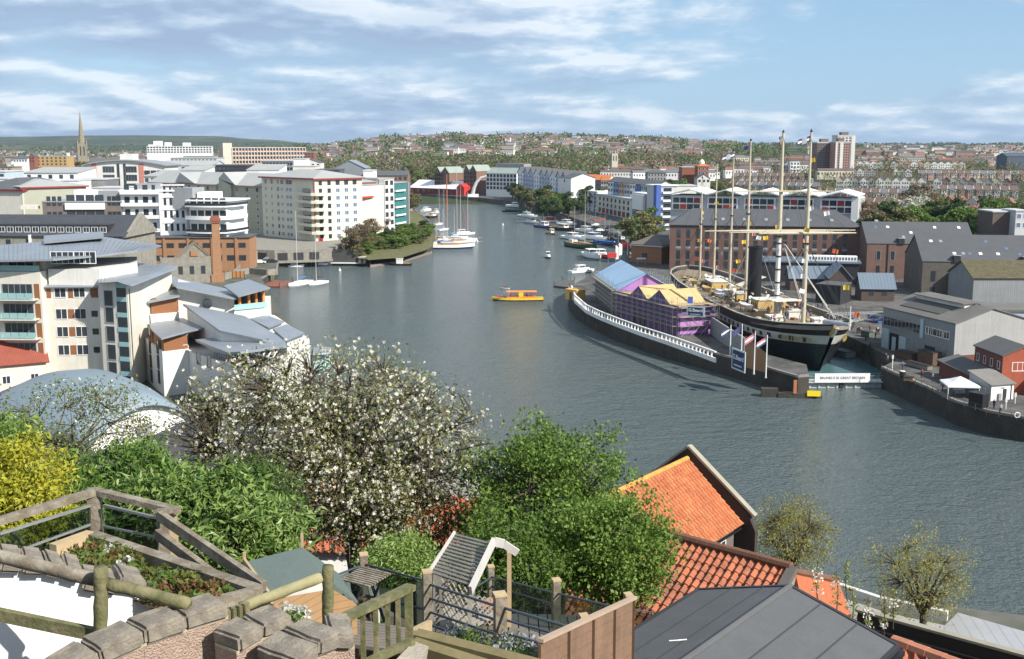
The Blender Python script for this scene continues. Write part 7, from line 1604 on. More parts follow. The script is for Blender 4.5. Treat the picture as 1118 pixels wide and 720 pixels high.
# steel footbridge behind the bow and derrick legs
fb_=thing('steel_gangway','grey steel gangway bridge between dock edge and ship bow','gangway',G(905,352,9)); g=MB(); a=Vector((0,0,0)); c_=Vector((16,3,0))
for z in(0,1.6): g.bar(a+Vector((0,0,z)),c_+Vector((0,0,z)),.18); g.bar(a+Vector((0,2,z)),c_+Vector((0,2,z)),.18)
for i in range(8): p=a.lerp(c_,i/8); q=a.lerp(c_,(i+1)/8); g.bar(p,q+Vector((0,0,1.6)),.09); g.bar(p,p+Vector((0,0,1.6)),.1)
g.build('truss',GREYM,fb_); MB().slab([(0,0,.1),(16,3,.1),(16,5,.1),(0,2,.1)],.1).build('deck',CONC,fb_)
for x,y in((15,3.5),(15,5),(3,2.5)): MB().tube((x,y,-5),(x,y,0),.15).build('leg',DARK,fb_)
# red kiosks, awnings, white tent poles on the crowded quay
for i,(u,v,c_) in enumerate([(668,288,RED),(683,276,RED),(652,246,RED),(658,244,RED),(700,290,OFFW)]):
    r=thing('market_umbrella',['red box-topped stand by the scaffolding','red stand below the quay trees','red awning far up the quay beside the cream block','smaller red awning beside the first red awning','white parasol by the brick shed'][i],'stand',G(u,v,4)); MB().box(-1.6,1.6,-1.4,1.4,2.3,3.9 if i<2 else 2.6).build('canopy',c_,r)
    for sx in(-1,1):
        for sy in(-1,1): MB().box(sx*1.45-.05,sx*1.45+.05,sy*1.25-.05,sy*1.25+.05,0,2.298).build('leg',GREYM,r)
for i,(u,v) in enumerate([(676,284),(672,287)]):
    r=thing('feather_flag','tall white feather flag on the quay, %s of two'%('right','left')[i],'flag',G(u,v,4),.4); MB().tube((0,0,0),(0,0,6.5),.05).build('pole',OFFW,r); MB().prism([(0.06,0),(1.2,0),(1.2,.03),(0.06,.03)],1.2,[6.4,5.6,5.6,6.4]).build('cloth',WHITE,r)
for i in range(9):
    u=650+i*5; v=240+i*5.5; r=thing('quay_lamp','slim grey lamp post along the right quay','street lamp',G(u,v,4),0,'lamp posts along the right quay'); MB().tube((0,0,0),(0,0,7),.09,.06).build('pole',STEEL,r); MB().cbox((.5,0,7),(1.1,.2,.12)).build('lamp_head',GREYM,r)
# ================================================================ NEAR ROOFS ON THE SLOPE
PT=M('orange_pantiles',(.42,.13,.055),.85,.2,.9,c2=(.48,.19,.08),bump=.15); PT2=M('old_red_pantiles',(.42,.14,.07),.85,.25,.7,c2=(.26,.10,.06),bump=.2); PT3=M('plain_orange_tiles',(.42,.13,.06),.8,.12,1.0)
def pantile(a,b,c,d,mat,tw=.3,tr=.36,amp=.07,step=.05,seed=0):
    a,b,c,d=map(Vector,(a,b,c,d)); W_=(b-a).length; Hh=(d-a).length; n=(b-a).cross(d-a).normalized()
    if n.z<0: n=-n
    nc=max(2,int(W_/tw)); nr=max(2,int(Hh/tr)); mb=MB(); sub=6; r_=random.Random(seed)
    for j in range(nr):
        t0=j/nr; t1=(j+1.12)/nr; jit=r_.uniform(-.01,.01); base=len(mb.v)
        for t,o in((t0,-.005),(t1,step)):
            for i in range(nc*sub+1):
                s=i/(nc*sub); ph=(i%sub)/sub; h_=amp*(math.sin(ph*2*math.pi)+.25*math.sin(ph*4*math.pi)) if amp<.068 else amp*2*abs(math.sin(ph*math.pi))**.6; p=a.lerp(b,s).lerp(d.lerp(c,s),min(1.01,t)); mb.v.append(tuple(p+n*(h_+o+.06+jit)))
        k=nc*sub+1
        for i in range(nc*sub): mb.f.append((base+i,base+i+1,base+k+i+1,base+k+i)); mb.m.append(0)
        # front lip of every course
        base2=len(mb.v)
        for i in range(k): p=Vector(mb.v[base+k+i]); mb.v.append(tuple(p-n*.05))
        for i in range(nc*sub): mb.f.append((base+k+i,base+k+i+1,base2+i+1,base2+i)); mb.m.append(0)
    return mb
def ridge(a,b,r,mat_seg=.42):
    a,b=Vector(a),Vector(b); L=(b-a).length; n=int(L/mat_seg); mb=MB()
    for i in range(n): p=a.lerp(b,i/n); q=a.lerp(b,(i+1.06)/n); mb.tube(p,q,r,r*1.08,8)
    return mb
# house with the bright orange roof
R1=Vector((11.3,68.6,26)); rd=Vector((.6,.8,0)); R0=R1-rd*13; E1=Vector((14.5,66.5,22.4)); E0=E1-rd*13; pv_=Vector((.8,-.6,0))
b=FB('orange_roofed_house','house with bright orange pantile roof and dark parapet gable by the water',(8,64,15),cat='house')
o=b.part('roof',pantile(R0,R1,E1,E0,PT,.36,.42,.09,.07),PT); B1=R1-pv_*3.8+Vector((0,0,-3.7)); B0=R0-pv_*3.8+Vector((0,0,-3.7)); b.part('rear_roof',MB().slab([R0,R1,B1,B0],.1),PT)
b.part('ridge_tiles',ridge(R0+Vector((0,0,.12)),R1+Vector((0,0,.12)),.17),M('lichen_ridge_tiles',(.60,.33,.06),.85,.2,1.5,c2=(.55,.22,.07)))
g0=rd*.02
ga_=[E1+g0-Vector((0,0,.2)),R1+g0+Vector((0,0,-.05)),B1+g0-Vector((0,0,.2)),B1+g0-Vector((0,0,14)),E1+g0-Vector((0,0,14))]
def plate(pts,t,dirn): 
    mb=MB(); k=len(pts); q=[p+dirn*t for p in pts]; mb.add(list(pts)+q,[tuple(range(k)),tuple(reversed(range(k,2*k)))]+[(i,k+i,k+(i+1)%k,(i+1)%k) for i in range(k)]); return mb
# parapet gable: stands proud above the roof
up=Vector((0,0,.85)); ext=pv_*.9
pg=[E1+ext+rd*.1+Vector((0,0,-.3)),E1+ext*.4+rd*.1+up*.9,R1+rd*.1+up,B1-ext*.4+rd*.1+up*.9,B1-ext+rd*.1,B1-ext+rd*.1-Vector((0,0,14)),E1+ext+rd*.1-Vector((0,0,14))]
b.part('gable_wall',plate(pg,.35,rd),M('dark_brown_gable_render',(.045,.035,.03),.9,.15,.5))
cp=MB(); cp.bar(R1+rd*.28+up*1.08,E1+ext*.9+rd*.28+up*.8,.5,.14); cp.bar(R1+rd*.28+up*1.08,B1-ext*.9+rd*.28+up*.8,.5,.14); b.part('coping',cp,M('weathered_coping',(.30,.28,.22),.9,.2,1))
b.part('mortar_fillet',MB().bar(R1+Vector((0,0,.1)),E1+Vector((0,0,.1)),.1,.1),OFFW)
wz=Vector((0,0,-12)); w0=E0-pv_*.5-Vector((0,0,.35)); w1=E1-pv_*.5-Vector((0,0,.35)); b.part('wall',plate([w0,w1,w1+wz,w0+wz],.3,-pv_),M('grey_brown_wall',(.15,.13,.12),.9,.15,.5))
b.part('gutter',MB().bar(E0-Vector((0,0,.22)),E1-Vector((0,0,.22)),.12),BLACK)
inst('window',winmesh(1.0,1.3,'white',1),b.root,w1-rd*1.9+pv_*.03+Vector((0,0,-1.0))-b.o,(0,0,math.atan2(rd.y,rd.x)))
mb=MB(); mb.lathe([(.5,0),(.42,.12),(.2,.18)],14); T=Matrix.Translation(w1-rd*1.0+pv_*.25-Vector((0,0,1.3)))@Matrix.Rotation(R(60),4,'X'); mb.v=[tuple(T@Vector(v)) for v in mb.v]; b.part('satellite_dish',mb,M('terracotta_dish',(.50,.16,.09),.6,.05))
# lower house with older pantiles
K0=Vector((6.3,40.7,31)); K1=Vector((10.0,37.5,31)); kd=(K1-K0).normalized(); kn=Vector((kd.y,-kd.x,0)); kn=kn if kn.y<0 else -kn
KA=K0-kd*3.2; D0=KA+kn*5.2+Vector((0,0,-3.4)); D1=K1+kn*5.2+Vector((0,0,-3.4))
b=FB('old_tiled_house','lower house with weathered red pantile roof in front of the bright orange roof',(7,39,22),cat='house')
b.part('roof',pantile(KA,K1,D1,D0,PT2,.31,.36,.062,.045,3),PT2); bk=KA-kn*4+Vector((0,0,-2.8)); bk1=K1-kn*4+Vector((0,0,-2.8)); b.part('rear_roof',MB().slab([KA,K1,bk1,bk],.12),PT2)
b.part('ridge_tiles',ridge(KA+Vector((0,0,.14)),K1+Vector((0,0,.14)),.16),M('brown_ridge_tiles',(.17,.085,.055),.9,.3,1.5))
b.part('gable_wall',plate([D1-Vector((0,0,.15)),K1-Vector((0,0,.1)),bk1-Vector((0,0,.15)),bk1-Vector((0,0,9)),D1-Vector((0,0,9))],.3,-kd),STONE); b.part('verge',MB().bar(K1+kd*.1+Vector((0,0,.12)),D1+kd*.1+Vector((0,0,.12)),.35,.2),M('grey_mortar_verge',(.12,.11,.10),.9,.2))
b.part('wall',plate([D0-kn*.4-Vector((0,0,.3)),D1-kn*.4-Vector((0,0,.3)),D1-kn*.4-Vector((0,0,9)),D0-kn*.4-Vector((0,0,9))],.3,-kn),STONE)
mb=MB(); q0=K0.lerp(D0,.35)+Vector((0,0,.12)); q1=K1.lerp(D1,.9)+Vector((0,0,.1)); mb.path([KA.lerp(D0,.3)+Vector((0,0,.3)),q0.lerp(q1,.5)+Vector((0,0,.05)),q1],.018,5); b.part('cable',mb,BLACK)
# small orange roof at right and the one glimpsed through the blossom tree
b=FB('orange_roofed_house','small plain orange tiled roof slope behind the felt roof, half hidden by a blossom sprig',(11,36,20),cat='house')
a0=Q(868,624,38);a1=Q(915,634,39); dz=Vector((.3,-2.9,-3.0)); 
b.part('roof',MB().slab([a0,a1,a1+dz+Vector((.5,0,0)),a0+dz],.12),M('plain_orange_tiles2',(.40,.115,.05),.8,.12,1,lines=('X',.25,.15,.1))); b.part('wall',MB().prism([(a0+dz*.9)[:2],(a1+dz*.9)[:2],a1[:2],a0[:2]],18,(a1+dz).z-.1),STONE); b.part('ridge_tiles',ridge(a0,a1,.12),M('brown_ridge_tiles'))
b=FB('orange_roofed_house','red-orange pantiled roof glimpsed through the blossom tree',(-10,44,20),cat='house')
A_=Q(298,512,50);B_=Q(400,508,52); C_=Q(420,606,42); D_=Q(292,600,41); b.part('roof',pantile(A_,B_,C_,D_,PT3,.3,.36,.05,.03,5),PT3); b.part('rear_roof',MB().slab([A_,B_,B_+Vector((0,5,-4)),A_+Vector((0,5,-4))],.1),PT3); b.part('wall',MB().prism([(D_+Vector((.3,.4,0)))[:2],(C_+Vector((-.3,.4,0)))[:2],(B_+Vector((0,4,0)))[:2],(A_+Vector((0,4,0)))[:2]],12,min(C_.z,D_.z)-.2),OFFW)
b=FB('orange_roofed_house','patch of orange pantiles between the blossom tree and the green tree',(-2,46,20),cat='house')
A_=Q(440,538,52);B_=Q(560,548,50); C_=Q(570,604,44); D_=Q(446,594,45); b.part('roof',pantile(A_,B_,C_,D_,PT3,.3,.36,.05,.03,5),PT3); b.part('rear_roof',MB().slab([A_,B_,B_+Vector((0,5,-4)),A_+Vector((0,5,-4))],.1),PT3); b.part('wall',MB().prism([(D_+Vector((.3,.4,0)))[:2],(C_+Vector((-.3,.4,0)))[:2],(B_+Vector((0,4,0)))[:2],(A_+Vector((0,4,0)))[:2]],16,min(C_.z,D_.z)-.2),STONE)
# flat dark roof of a lower house behind the blossom (left) with a small white gable
b=FB('grey_roofed_house','dark grey flat roof below the vaulted hall, seen through the blossom branches',(-28,90,4),cat='house')
P=[G(118,500,7),G(290,520,7),G(300,470,7),G(200,462,7)]; b.part('wall',MB().prism([p[:2] for p in P],2,6.8),CONC); b.part('roof',MB().prism([p[:2] for p in P],6.81,7.2),M('dark_felt2',(.07,.07,.075),.9,.15,.2))
# bottom right: shore roofs
b=FB('waterside_shed','pale grey ribbed metal roof of a waterside shed at the bottom right',(50,98,3),cat='shed')
P=[G(1046,669,7.5),G(1180,707,7.5),G(1160,742,6.5),G(1020,694,6.5)]; b.part('roof',MB().slab(P,.15),M('pale_ribbed_metal_roof',(.42,.43,.44),.5,.1,.2,metal=.2,lines=('X',.8,.2,.12))); b.part('wall',MB().prism([(p+(sum(P,Vector())/4-p)*.08)[:2] for p in P],2,min(p.z for p in P)-.1),CONC)
b=FB('dark_terrace_wall','long dark wall with pale capping running to the bottom right corner',(20,40,15),cat='wall')
P0=Q(936,668,40);P1=Q(1130,721,36); b.part('wall',plate([P0,P1,P1-Vector((0,0,1.6)),P0-Vector((0,0,1.6))],.3,Vector((.3,.9,0)).normalized()),M('tarred_wall',(.03,.028,.027),.8,.2,.5)); b.part('capping',MB().bar(P0+Vector((0,.1,.06)),P1+Vector((0,.1,.06)),.32,.1),M('weathered_coping')); b.part('lower_capping',MB().bar(P0+Vector((0,-.25,-.5)),P1+Vector((0,-.25,-.5)),.12,.1),BLACK)
b=FB('old_tiled_house','sliver of red pantile roof with rounded ridge at the bottom right corner',(14,28,22),cat='house')
A_=Q(975,700,27);B_=Q(1050,728,25.5); dn=Vector((-.8,-2.2,-2.0)); b.part('roof',pantile(A_,B_,B_+dn,A_+dn,PT2,.3,.36,.06,.04,8),PT2); b.part('ridge_tiles',ridge(A_,B_,.17),M('pink_ridge_tiles',(.48,.20,.12),.85,.25,2)); b.part('wall',MB().prism([(A_+dn*.8)[:2],(B_+dn*.8)[:2],B_[:2],A_[:2]],18,(B_+dn).z-.2),STONE)
b=FB('shore_path_wall','long white-topped shore wall and path above the water at the lower right',(30,95,3),cat='wall')
P=[G(905,634,5),G(960,652,5),G(1035,668,5)]; mb=MB(); 
for a,c_ in zip(P,P[1:]): mb.bar(a-Vector((0,0,.4)),c_-Vector((0,0,.4)),.5,.9)
b.part('wall',mb,OFFW); mb=MB()
for a,c_ in zip(P,P[1:]): mb.bar(a+Vector((-1.2,-3,-.9)),c_+Vector((-1.2,-3,-.9)),4,.1)
b.part('path_slab',mb,CONC)
# felt roof garage
Dd=9.0; zr_=46-.932*Dd; ze=46-Dd; A_=Vector((.4276*Dd,2.383*Dd,ze)); B_=Vector((.783*Dd,2.096*Dd,ze)); E_=Vector((.605*Dd*.989,2.24*Dd,zr_)); rdv=Vector((-.629,-.777,0)); N_=E_+rdv*11; A2=A_+rdv*11; B2=B_+rdv*11
FELT=M('mineral_roofing_felt',(.105,.11,.115),.85,.14,1.6,bump=.35,bscale=90)
b=FB('felt_roofed_garage','large low-pitched grey felt roof filling the bottom right foreground',(3,14,36),cat='garage')
b.part('roof',MB().slab([A_,E_,N_,A2],.06).slab([E_,B_,B2,N_],.06),FELT)
lap=MB(); 
for t in (.38,.72): lap.slab([A_.lerp(E_,t)+Vector((0,0,.012)),A_.lerp(E_,t+.012)+Vector((0,0,.014)),A2.lerp(N_,t+.012)+Vector((0,0,.014)),A2.lerp(N_,t)+Vector((0,0,.012))],.01)
for t in (.3,.64): lap.slab([E_.lerp(B_,t)+Vector((0,0,.012)),E_.lerp(B_,t+.012)+Vector((0,0,.014)),N_.lerp(B2,t+.012)+Vector((0,0,.014)),N_.lerp(B2,t)+Vector((0,0,.012))],.01)
b.part('felt_lap',lap,M('felt_lap_dark',(.05,.053,.057),.8,.1,2)); b.part('ridge_cap',MB().path([E_+Vector((0,0,.0)),N_+Vector((0,0,.0))],.06,8),FELT)
tr=MB(); 
for p,q in((A_,E_),(E_,B_),(B_,B2),(A_,A2)): tr.bar(p-Vector((0,0,.06)),q-Vector((0,0,.06)),.08,.16)
b.part('edge_trim',tr,DARK); b.part('gutter',MB().bar(B_+Vector((.08,-.02,-.12)),B2+Vector((.08,-.02,-.12)),.11,.1),BLACK)
b.part('wall',MB().prism([(A_+(E_-A_)*.06+rdv*.2)[:2],(B_+(E_-B_)*.06+rdv*.2)[:2],(B2+(N_-B2)*.06)[:2],(A2+(N_-A2)*.06)[:2]],30,ze-.05),STONE)
fm=MB(); T=Q(737,703,17.2); fm.path([T+Vector((-.1,0,.05)),T+Vector((.05,0,.06)),T+Vector((.2,.05,.05))],.012,4); o=fm.build('twig',OFFW); tag(o,'small pale twig lying on the grey felt roof','twig')
# ================================================================ GARDEN TERRACES
WOODG=M('green_stained_timber',(.115,.12,.05),.85,.3,3,streak=.35,c2=(.19,.165,.09),bump=.3); WOODN=M('grey_brown_timber',(.17,.14,.10),.85,.25,3,streak=.3,c2=(.27,.24,.19),bump=.3); WOODP=M('pale_new_timber',(.45,.34,.20),.8,.15,3,streak=.2); WOODR=M('reddish_fence_boards',(.20,.125,.08),.85,.2,2,streak=.25,bump=.2)
COP=M('rough_coping_block',(.19,.165,.135),.95,.22,3.5,c2=(.26,.23,.18),bump=.35,bscale=45); DASH=M('pebble_dash_render',(.50,.37,.29),.95,.22,22,bump=.9,bscale=70); MORT=M('buff_mortar',(.42,.36,.26),.95,.15,6)
def block(p,q,wd,th,mat,name,parent,o_,seed):
    """one hand-cut coping block"""
    r_=random.Random(seed); d=(q-p); L=d.length; rz=math.atan2(d.y,d.x); tilt=math.atan2(d.z,math.hypot(d.x,d.y)); bm=bmesh.new(); bmesh.ops.create_cube(bm,size=1)
    bmesh.ops.scale(bm,vec=(L*.97,wd,th),verts=bm.verts); bmesh.ops.bevel(bm,geom=bm.edges[:],offset=min(th,.1)*.22,segments=2,affect='EDGES'); bmesh.ops.subdivide_edges(bm,edges=[e for e in bm.edges if e.calc_length()>.12],cuts=2,use_grid_fill=True)
    for v in bm.verts: v.co+=Vector((mnoise.noise(v.co*6+Vector((seed,0,0))),mnoise.noise(v.co*6+Vector((0,seed,5))),mnoise.noise(v.co*7+Vector((3,seed,0)))))*.010
    me=bpy.data.meshes.new(name); bm.to_mesh(me); bm.free(); me.materials.append(mat)
    return inst(name,me,parent,(p+q)/2-o_,(0,-tilt,rz+r_.uniform(-.03,.03)))
def wallrun(label,pts,Ys,wd,th,drop,facem,seed,name='garden_wall',cap=None):
    """wall with coping: pts = pixel points of the block joints"""
    P=[Q(u,v,Y) for (u,v),Y in zip(pts,Ys)]; o_=P[0]; r=thing(name,label,'wall',o_)
    for i,(a,c_) in enumerate(zip(P,P[1:])): block(a,c_,wd,th,COP,'coping_block',r,o_,seed*10+i)
    mb=MB(); mo=MB()
    for a,c_ in zip(P,P[1:]):
        d=(c_-a); d.z=0; n=Vector((-d.y,d.x,0)).normalized()*wd*.40; A=[a-n,c_-n,c_+n,a+n]
        lo=min(a.z,c_.z)-drop; vs=[Vector((p.x,p.y,lo)) for p in A]+[p-Vector((0,0,th*.5+.015)) for p in A]; mb.add([v-o_ for v in vs],[(3,2,1,0),(4,5,6,7),(0,1,5,4),(1,2,6,5),(2,3,7,6),(3,0,4,7)])
        vs=[p*1-Vector((0,0,th*.5+.012)) for p in A]+[p-Vector((0,0,th*.5-.012)) for p in A]; mo.add([v-o_ for v in vs],[(3,2,1,0),(4,5,6,7),(0,1,5,4),(1,2,6,5),(2,3,7,6),(3,0,4,7)])
    mb.build('wall_face',facem,r); mo.build('mortar_bed',MORT,r); return P
# front wall A, ending in an upright pier corner; B and C step down to the right
wallrun('pebble-dashed garden wall with four rough coping blocks rising to the left of centre foreground',[(50,742),(98,712),(147,690),(192,675),(240,660)],[6.9,7.15,7.4,7.65,7.9],.30,.13,2.2,DASH,1)
wallrun('short stepped pebble-dashed wall with two coping blocks in the middle',[(246,700),(275,685),(308,672)],[7.5,7.7,7.9],.30,.12,2.2,DASH,2)
wallrun('lowest pebble-dashed wall step with rough coping blocks left of the green gate',[(300,722),(328,701),(356,689),(384,689)],[7.3,7.5,7.7,7.75],.42,.12,2.2,DASH,3)
# white rendered wall behind with stepped coping
wp=[(-60,632),(0,602),(22,611),(48,620),(92,621),(132,637),(160,632),(184,648)]
b=FB('white_garden_wall','bright white rendered garden wall with jagged stone coping at the bottom left','x') if 0 else None
ww0=Q(-60,600,8.3); ww1=Q(178,640,9.1)
r=thing('white_garden_wall','bright white rendered garden wall with jagged stone coping at the bottom left','wall',ww0)
d_=(ww1-ww0); zt0=ZY(618,9.1); zt1=ZY(652,8.6)
mb=MB(); d2=Vector((d_.x,d_.y,0)); n2=Vector((-d2.y,d2.x,0)).normalized()*.22
for i,(t0,t1,v,dv) in enumerate(((-.02,.23,598,5),(.23,.43,609,5),(.43,.60,613,9),(.60,.77,630,6),(.77,.90,628,7),(.90,1.0,644,4))):
    a=ww0.lerp(ww1,t0); c_=ww0.lerp(ww1,t1); a.z=ZY(v+4,a.y); c_.z=ZY(v+dv+4,c_.y); k=2 if t1-t0>.15 else 1
    for q in range(k): block(a.lerp(c_,q/k)+n2*.45,a.lerp(c_,(q+1)/k)+n2*.45,.40,.12,COP,'coping_block',r,ww0,50+i*3+q)
    A=[a-ww0,c_-ww0,c_-ww0+n2,a-ww0+n2]; vs=[(p.x,p.y,-3.2) for p in A]+[(p.x,p.y,p.z-.055) for p in A]; mb.add(vs,[(3,2,1,0),(4,5,6,7),(0,1,5,4),(1,2,6,5),(2,3,7,6),(3,0,4,7)])
mb.build('wall_face',M('brilliant_white_render',(.84,.84,.83),.9,.04,1),r)
# round timber rails and post in front of the white wall
def log(a,c_,r0,name,parent,o_,mat,n=12):
    mb=MB(); a=a-o_;c_=c_-o_; k=8; P=[a.lerp(c_,i/k)+Vector((mnoise.noise(Vector((i*.7,a.x,a.z)))*.008,0,mnoise.noise(Vector((a.y,i*.7,2)))*.008)) for i in range(k+1)]; mb.path(P,[r0*(1+.05*math.sin(i*2.1)) for i in range(k+1)],n); return mb.build(name,mat,parent,True)
def fencething(name,label,o_,cat='fence'): return thing(name,label,cat,o_)
o_=Q(110,700,7.75); r=fencething('timber_post_and_rail','mossy round timber post and rails in front of the white wall',o_)
log(Q(110,706,7.75),Q(110,619,7.75),.052,'post',r,o_,WOODG,14); log(Q(-40,598,8.1),Q(104,633,7.85),.052,'rail',r,o_,WOODN); log(Q(116,637,7.78),Q(207,660,7.7),.048,'rail',r,o_,WOODG); mb=MB(); mb.bar(Q(-40,663,8.0)-o_,Q(105,693,7.8)-o_,.05,.095); mb.build('lower_rail',WOODG,r)
o_=Q(358,675,8.6); r=fencething('timber_post_and_rail','round timber post with pale sloping rail behind the stepped walls',o_); log(Q(358,684,8.6),Q(358,618,8.6),.048,'post',r,o_,WOODG,14); log(Q(262,664,8.4),Q(352,630,8.6),.045,'rail',r,o_,M('pale_debarked_log',(.33,.30,.16),.8,.2,4,streak=.2))
# planter box with log edging
o_=Q(100,590,10.4); r=thing('raised_planter','timber-edged planter of reddish mossy plants behind the white wall','planter',o_)
def plank(a,c_,w,h,parent,name,mat,o_=None): mb=MB(); mb.bar(a-o_,c_-o_,w,h); return mb.build(name,mat,parent)
pA,pB,pC,pD=Q(99,586,10.6),Q(281,647,9.0),Q(200,668,8.5),Q(40,612,9.6)
plank(pA,pB,.12,.10,r,'edge_board',WOODN,o_); plank(pA+Vector((0,0,-.0)),Q(58,601,10.2),.10,.12,r,'edge_board',WOODP,o_); plank(pB+Vector((0,0,.0)),pC,.10,.09,r,'edge_board',WOODN,o_)
mb=MB(); mb.add([Q(102,592,10.5)-o_,Q(272,645,8.95)-o_,Q(205,668,8.5)-o_,Q(60,605,9.7)-o_],[(3,2,1,0)]); mb.v=[(x,y,z-.12) for x,y,z in mb.v]; mb.build('soil',M('planter_soil',(.07,.045,.03),.95,.3,4,bump=.5),r)
lg=MB()
for i in range(5): p=Q(243+i*6.5,672-i*2.4,8.3)-o_; lg.tube(p-Vector((0,0,.12)),p+Vector((0,0,.03)),.028,n=8)
lg.build('log_edging',WOODG,r)
def foliage(name,label,mats,pts,n,size,rad,seed,cat='plant',asp=.6,kind=None,stems=None,flat=.8,parentbark=True,droop=0,group=None):
    r_=random.Random(seed); b=MB(); o_=Vector(pts[0]); r=thing(name,label,cat,o_,0,group)
    for i,p in enumerate(pts): clump_leaves(b,r_,Vector(p)-o_,rad*r_.uniform(.75,1.2),n,size,flat,r_.randrange(len(mats)),asp,droop)
    b.build('foliage',mats,r)
    if stems:
        s=MB()
        for a,c_,w in stems: m_=(Vector(a)+Vector(c_))*.5+Vector((r_.uniform(-.1,.1),r_.uniform(-.1,.1),0)); s.path([Vector(a)-o_,m_-o_,Vector(c_)-o_],[w,w*.7,w*.3],6)
        s.build('stems',BARK,r)
    return r
def quadpts(corners,n,seed,dz=0.,jz=.0):
    r_=random.Random(seed); out=[]
    for i in range(n):
        s,t=r_.random(),r_.random(); p=corners[0].lerp(corners[1],s).lerp(corners[3].lerp(corners[2],s),t); out.append(p+Vector((0,0,dz+r_.uniform(0,jz))))
    return out
LR=leafmat('red_brown_sedum',(.22,.085,.045),(.16,.15,.04)); LY=leafmat('yellow_green_moss',(.20,.21,.05),(.12,.15,.04))
qc=[Q(104,593,10.4),Q(268,645,9.0),Q(208,665,8.6),Q(66,606,9.7)]
foliage('bedding_plants','low reddish and mossy bedding plants filling the timber planter',[LR,LY,LY,LM_G],quadpts(qc,75,3,-.05,.05),60,.055,.12,4)
foliage('white_flower','small white blooms among the planter moss',[leafmat('white_petals',(.75,.75,.7),(.6,.6,.5))],[Q(115,602,10),Q(140,611,9.7),Q(131,616,9.5),Q(118,598,10.1)],26,.045,.05,9)
# glass-panelled deck fence at left
GP=[Q(-30,583,10.6),Q(105,562,11.2),Q(190,590,10.8)]
o_=Q(105,590,11.2); r=fencething('deck_fence','weathered timber deck fence with dark glass panels at the left',o_)
def post(u,v0,v1,Y,w,name='post',mat=WOODN): a=Q(u,v1,Y)-o_; h=ZY(v0,Y)-ZY(v1,Y); mb=MB().cbox(a+Vector((0,0,h/2)),(w,w,h),.2); return mb.build(name,mat,r)
post(106,534,592,11.2,.13); post(180,557,612,10.6,.11); post(190,556,612,10.9,.10,mat=WOODP)
plank(Q(-40,581,10.4),Q(106,536.5,11.2),.10,.07,r,'top_rail',WOODN,o_); plank(Q(106,537,11.2),Q(194,558,10.8),.10,.06,r,'top_rail',WOODN,o_); plank(Q(172,560,10.5),Q(192,556.5,10.9),.09,.05,r,'top_rail',WOODN,o_); plank(Q(174,563,10.5),Q(288,641,9.4),.06,.10,r,'stair_rail',WOODN,o_); plank(Q(172,583,10.4),Q(232,628,9.7),.06,.10,r,'stair_rail',WOODN,o_)
for pts in ([Q(0,583,10.55),Q(99,552,11.1),Q(99,590,11.1),Q(0,626,10.55)],[Q(114,552,11.1),Q(173,566,10.7),Q(173,604,10.7),Q(114,590,11.1)]):
    mb=MB(); mb.add([p-o_ for p in pts],[(3,2,1,0)]); g_=mb.build('glass_panel',CLEAR,r); sm=g_.modifiers.new('t','SOLIDIFY'); sm.thickness=.012
    mb=MB(); mb.bar(pts[0]-o_,pts[1]-o_,.03,.025); k1=pts[0].lerp(pts[3],.6);k2=pts[1].lerp(pts[2],.55); mb.bar(k1-o_,k2-o_,.02,.02); mb.build('panel_rail',STEEL,r)
# playhouse roof
o_=Q(300,640,11.4); r=thing('garden_shed','small garden shed with green-grey felt roof and orange wood front','shed',o_)
s0,s1,s2,s3=Q(267,614,12.2),Q(330,597.5,12.9),Q(353,629,12.0),Q(297,655,11.1); mb=MB().slab([p-o_ for p in(s0,s1,s2,s3)],.03); GF=M('green_mineral_felt',(.115,.15,.135),.9,.1,3,bump=.3,bscale=90); mb.build('roof',GF,r)
s4,s5=Q(369,636,12.0),Q(352,601,12.9); s5=s2+Vector((.35,.05,-.2)); mb=MB().slab([p-o_ for p in(s1,s1+Vector((.42,.1,-.38)),s2+Vector((.38,.1,-.36)),s2)],.03); mb.build('roof',GF,r)
bg=MB(); bg.bar(s0-o_,s3-o_,.03,.09); bg.bar(s0-o_,s0-o_+Vector((0,0,.12)),.03); bg.bar(s1-o_,s1-o_+Vector((0,0,.18)),.03); bg.build('barge_board',WOODP,r)
ORW=M('orange_shed_boards',(.36,.22,.11),.8,.12,3,lines=('Z',.09,.3,.12)); mb=MB(); zb_=Vector((0,0,-.9)); 
inn=lambda p,q,t: p.lerp(q,t)
mb.add([p-o_ for p in (inn(s3,s2,.03),s2+Vector((.1,-.02,-.15)),s2+Vector((.1,-.02,-1.1)),inn(s3,s2,.03)+zb_)],[(3,2,1,0)]); mb.add([p-o_ for p in (s2+Vector((.1,-.02,-.15)),s2+Vector((.36,.1,-.38)),s2+Vector((.36,.1,-1.2)),s2+Vector((.1,-.02,-1.1)))],[(3,2,1,0)]); mb.add([p-o_ for p in (s0,s3,s3+zb_,s0+zb_)],[(3,2,1,0)]); mb.build('wall',ORW,r)
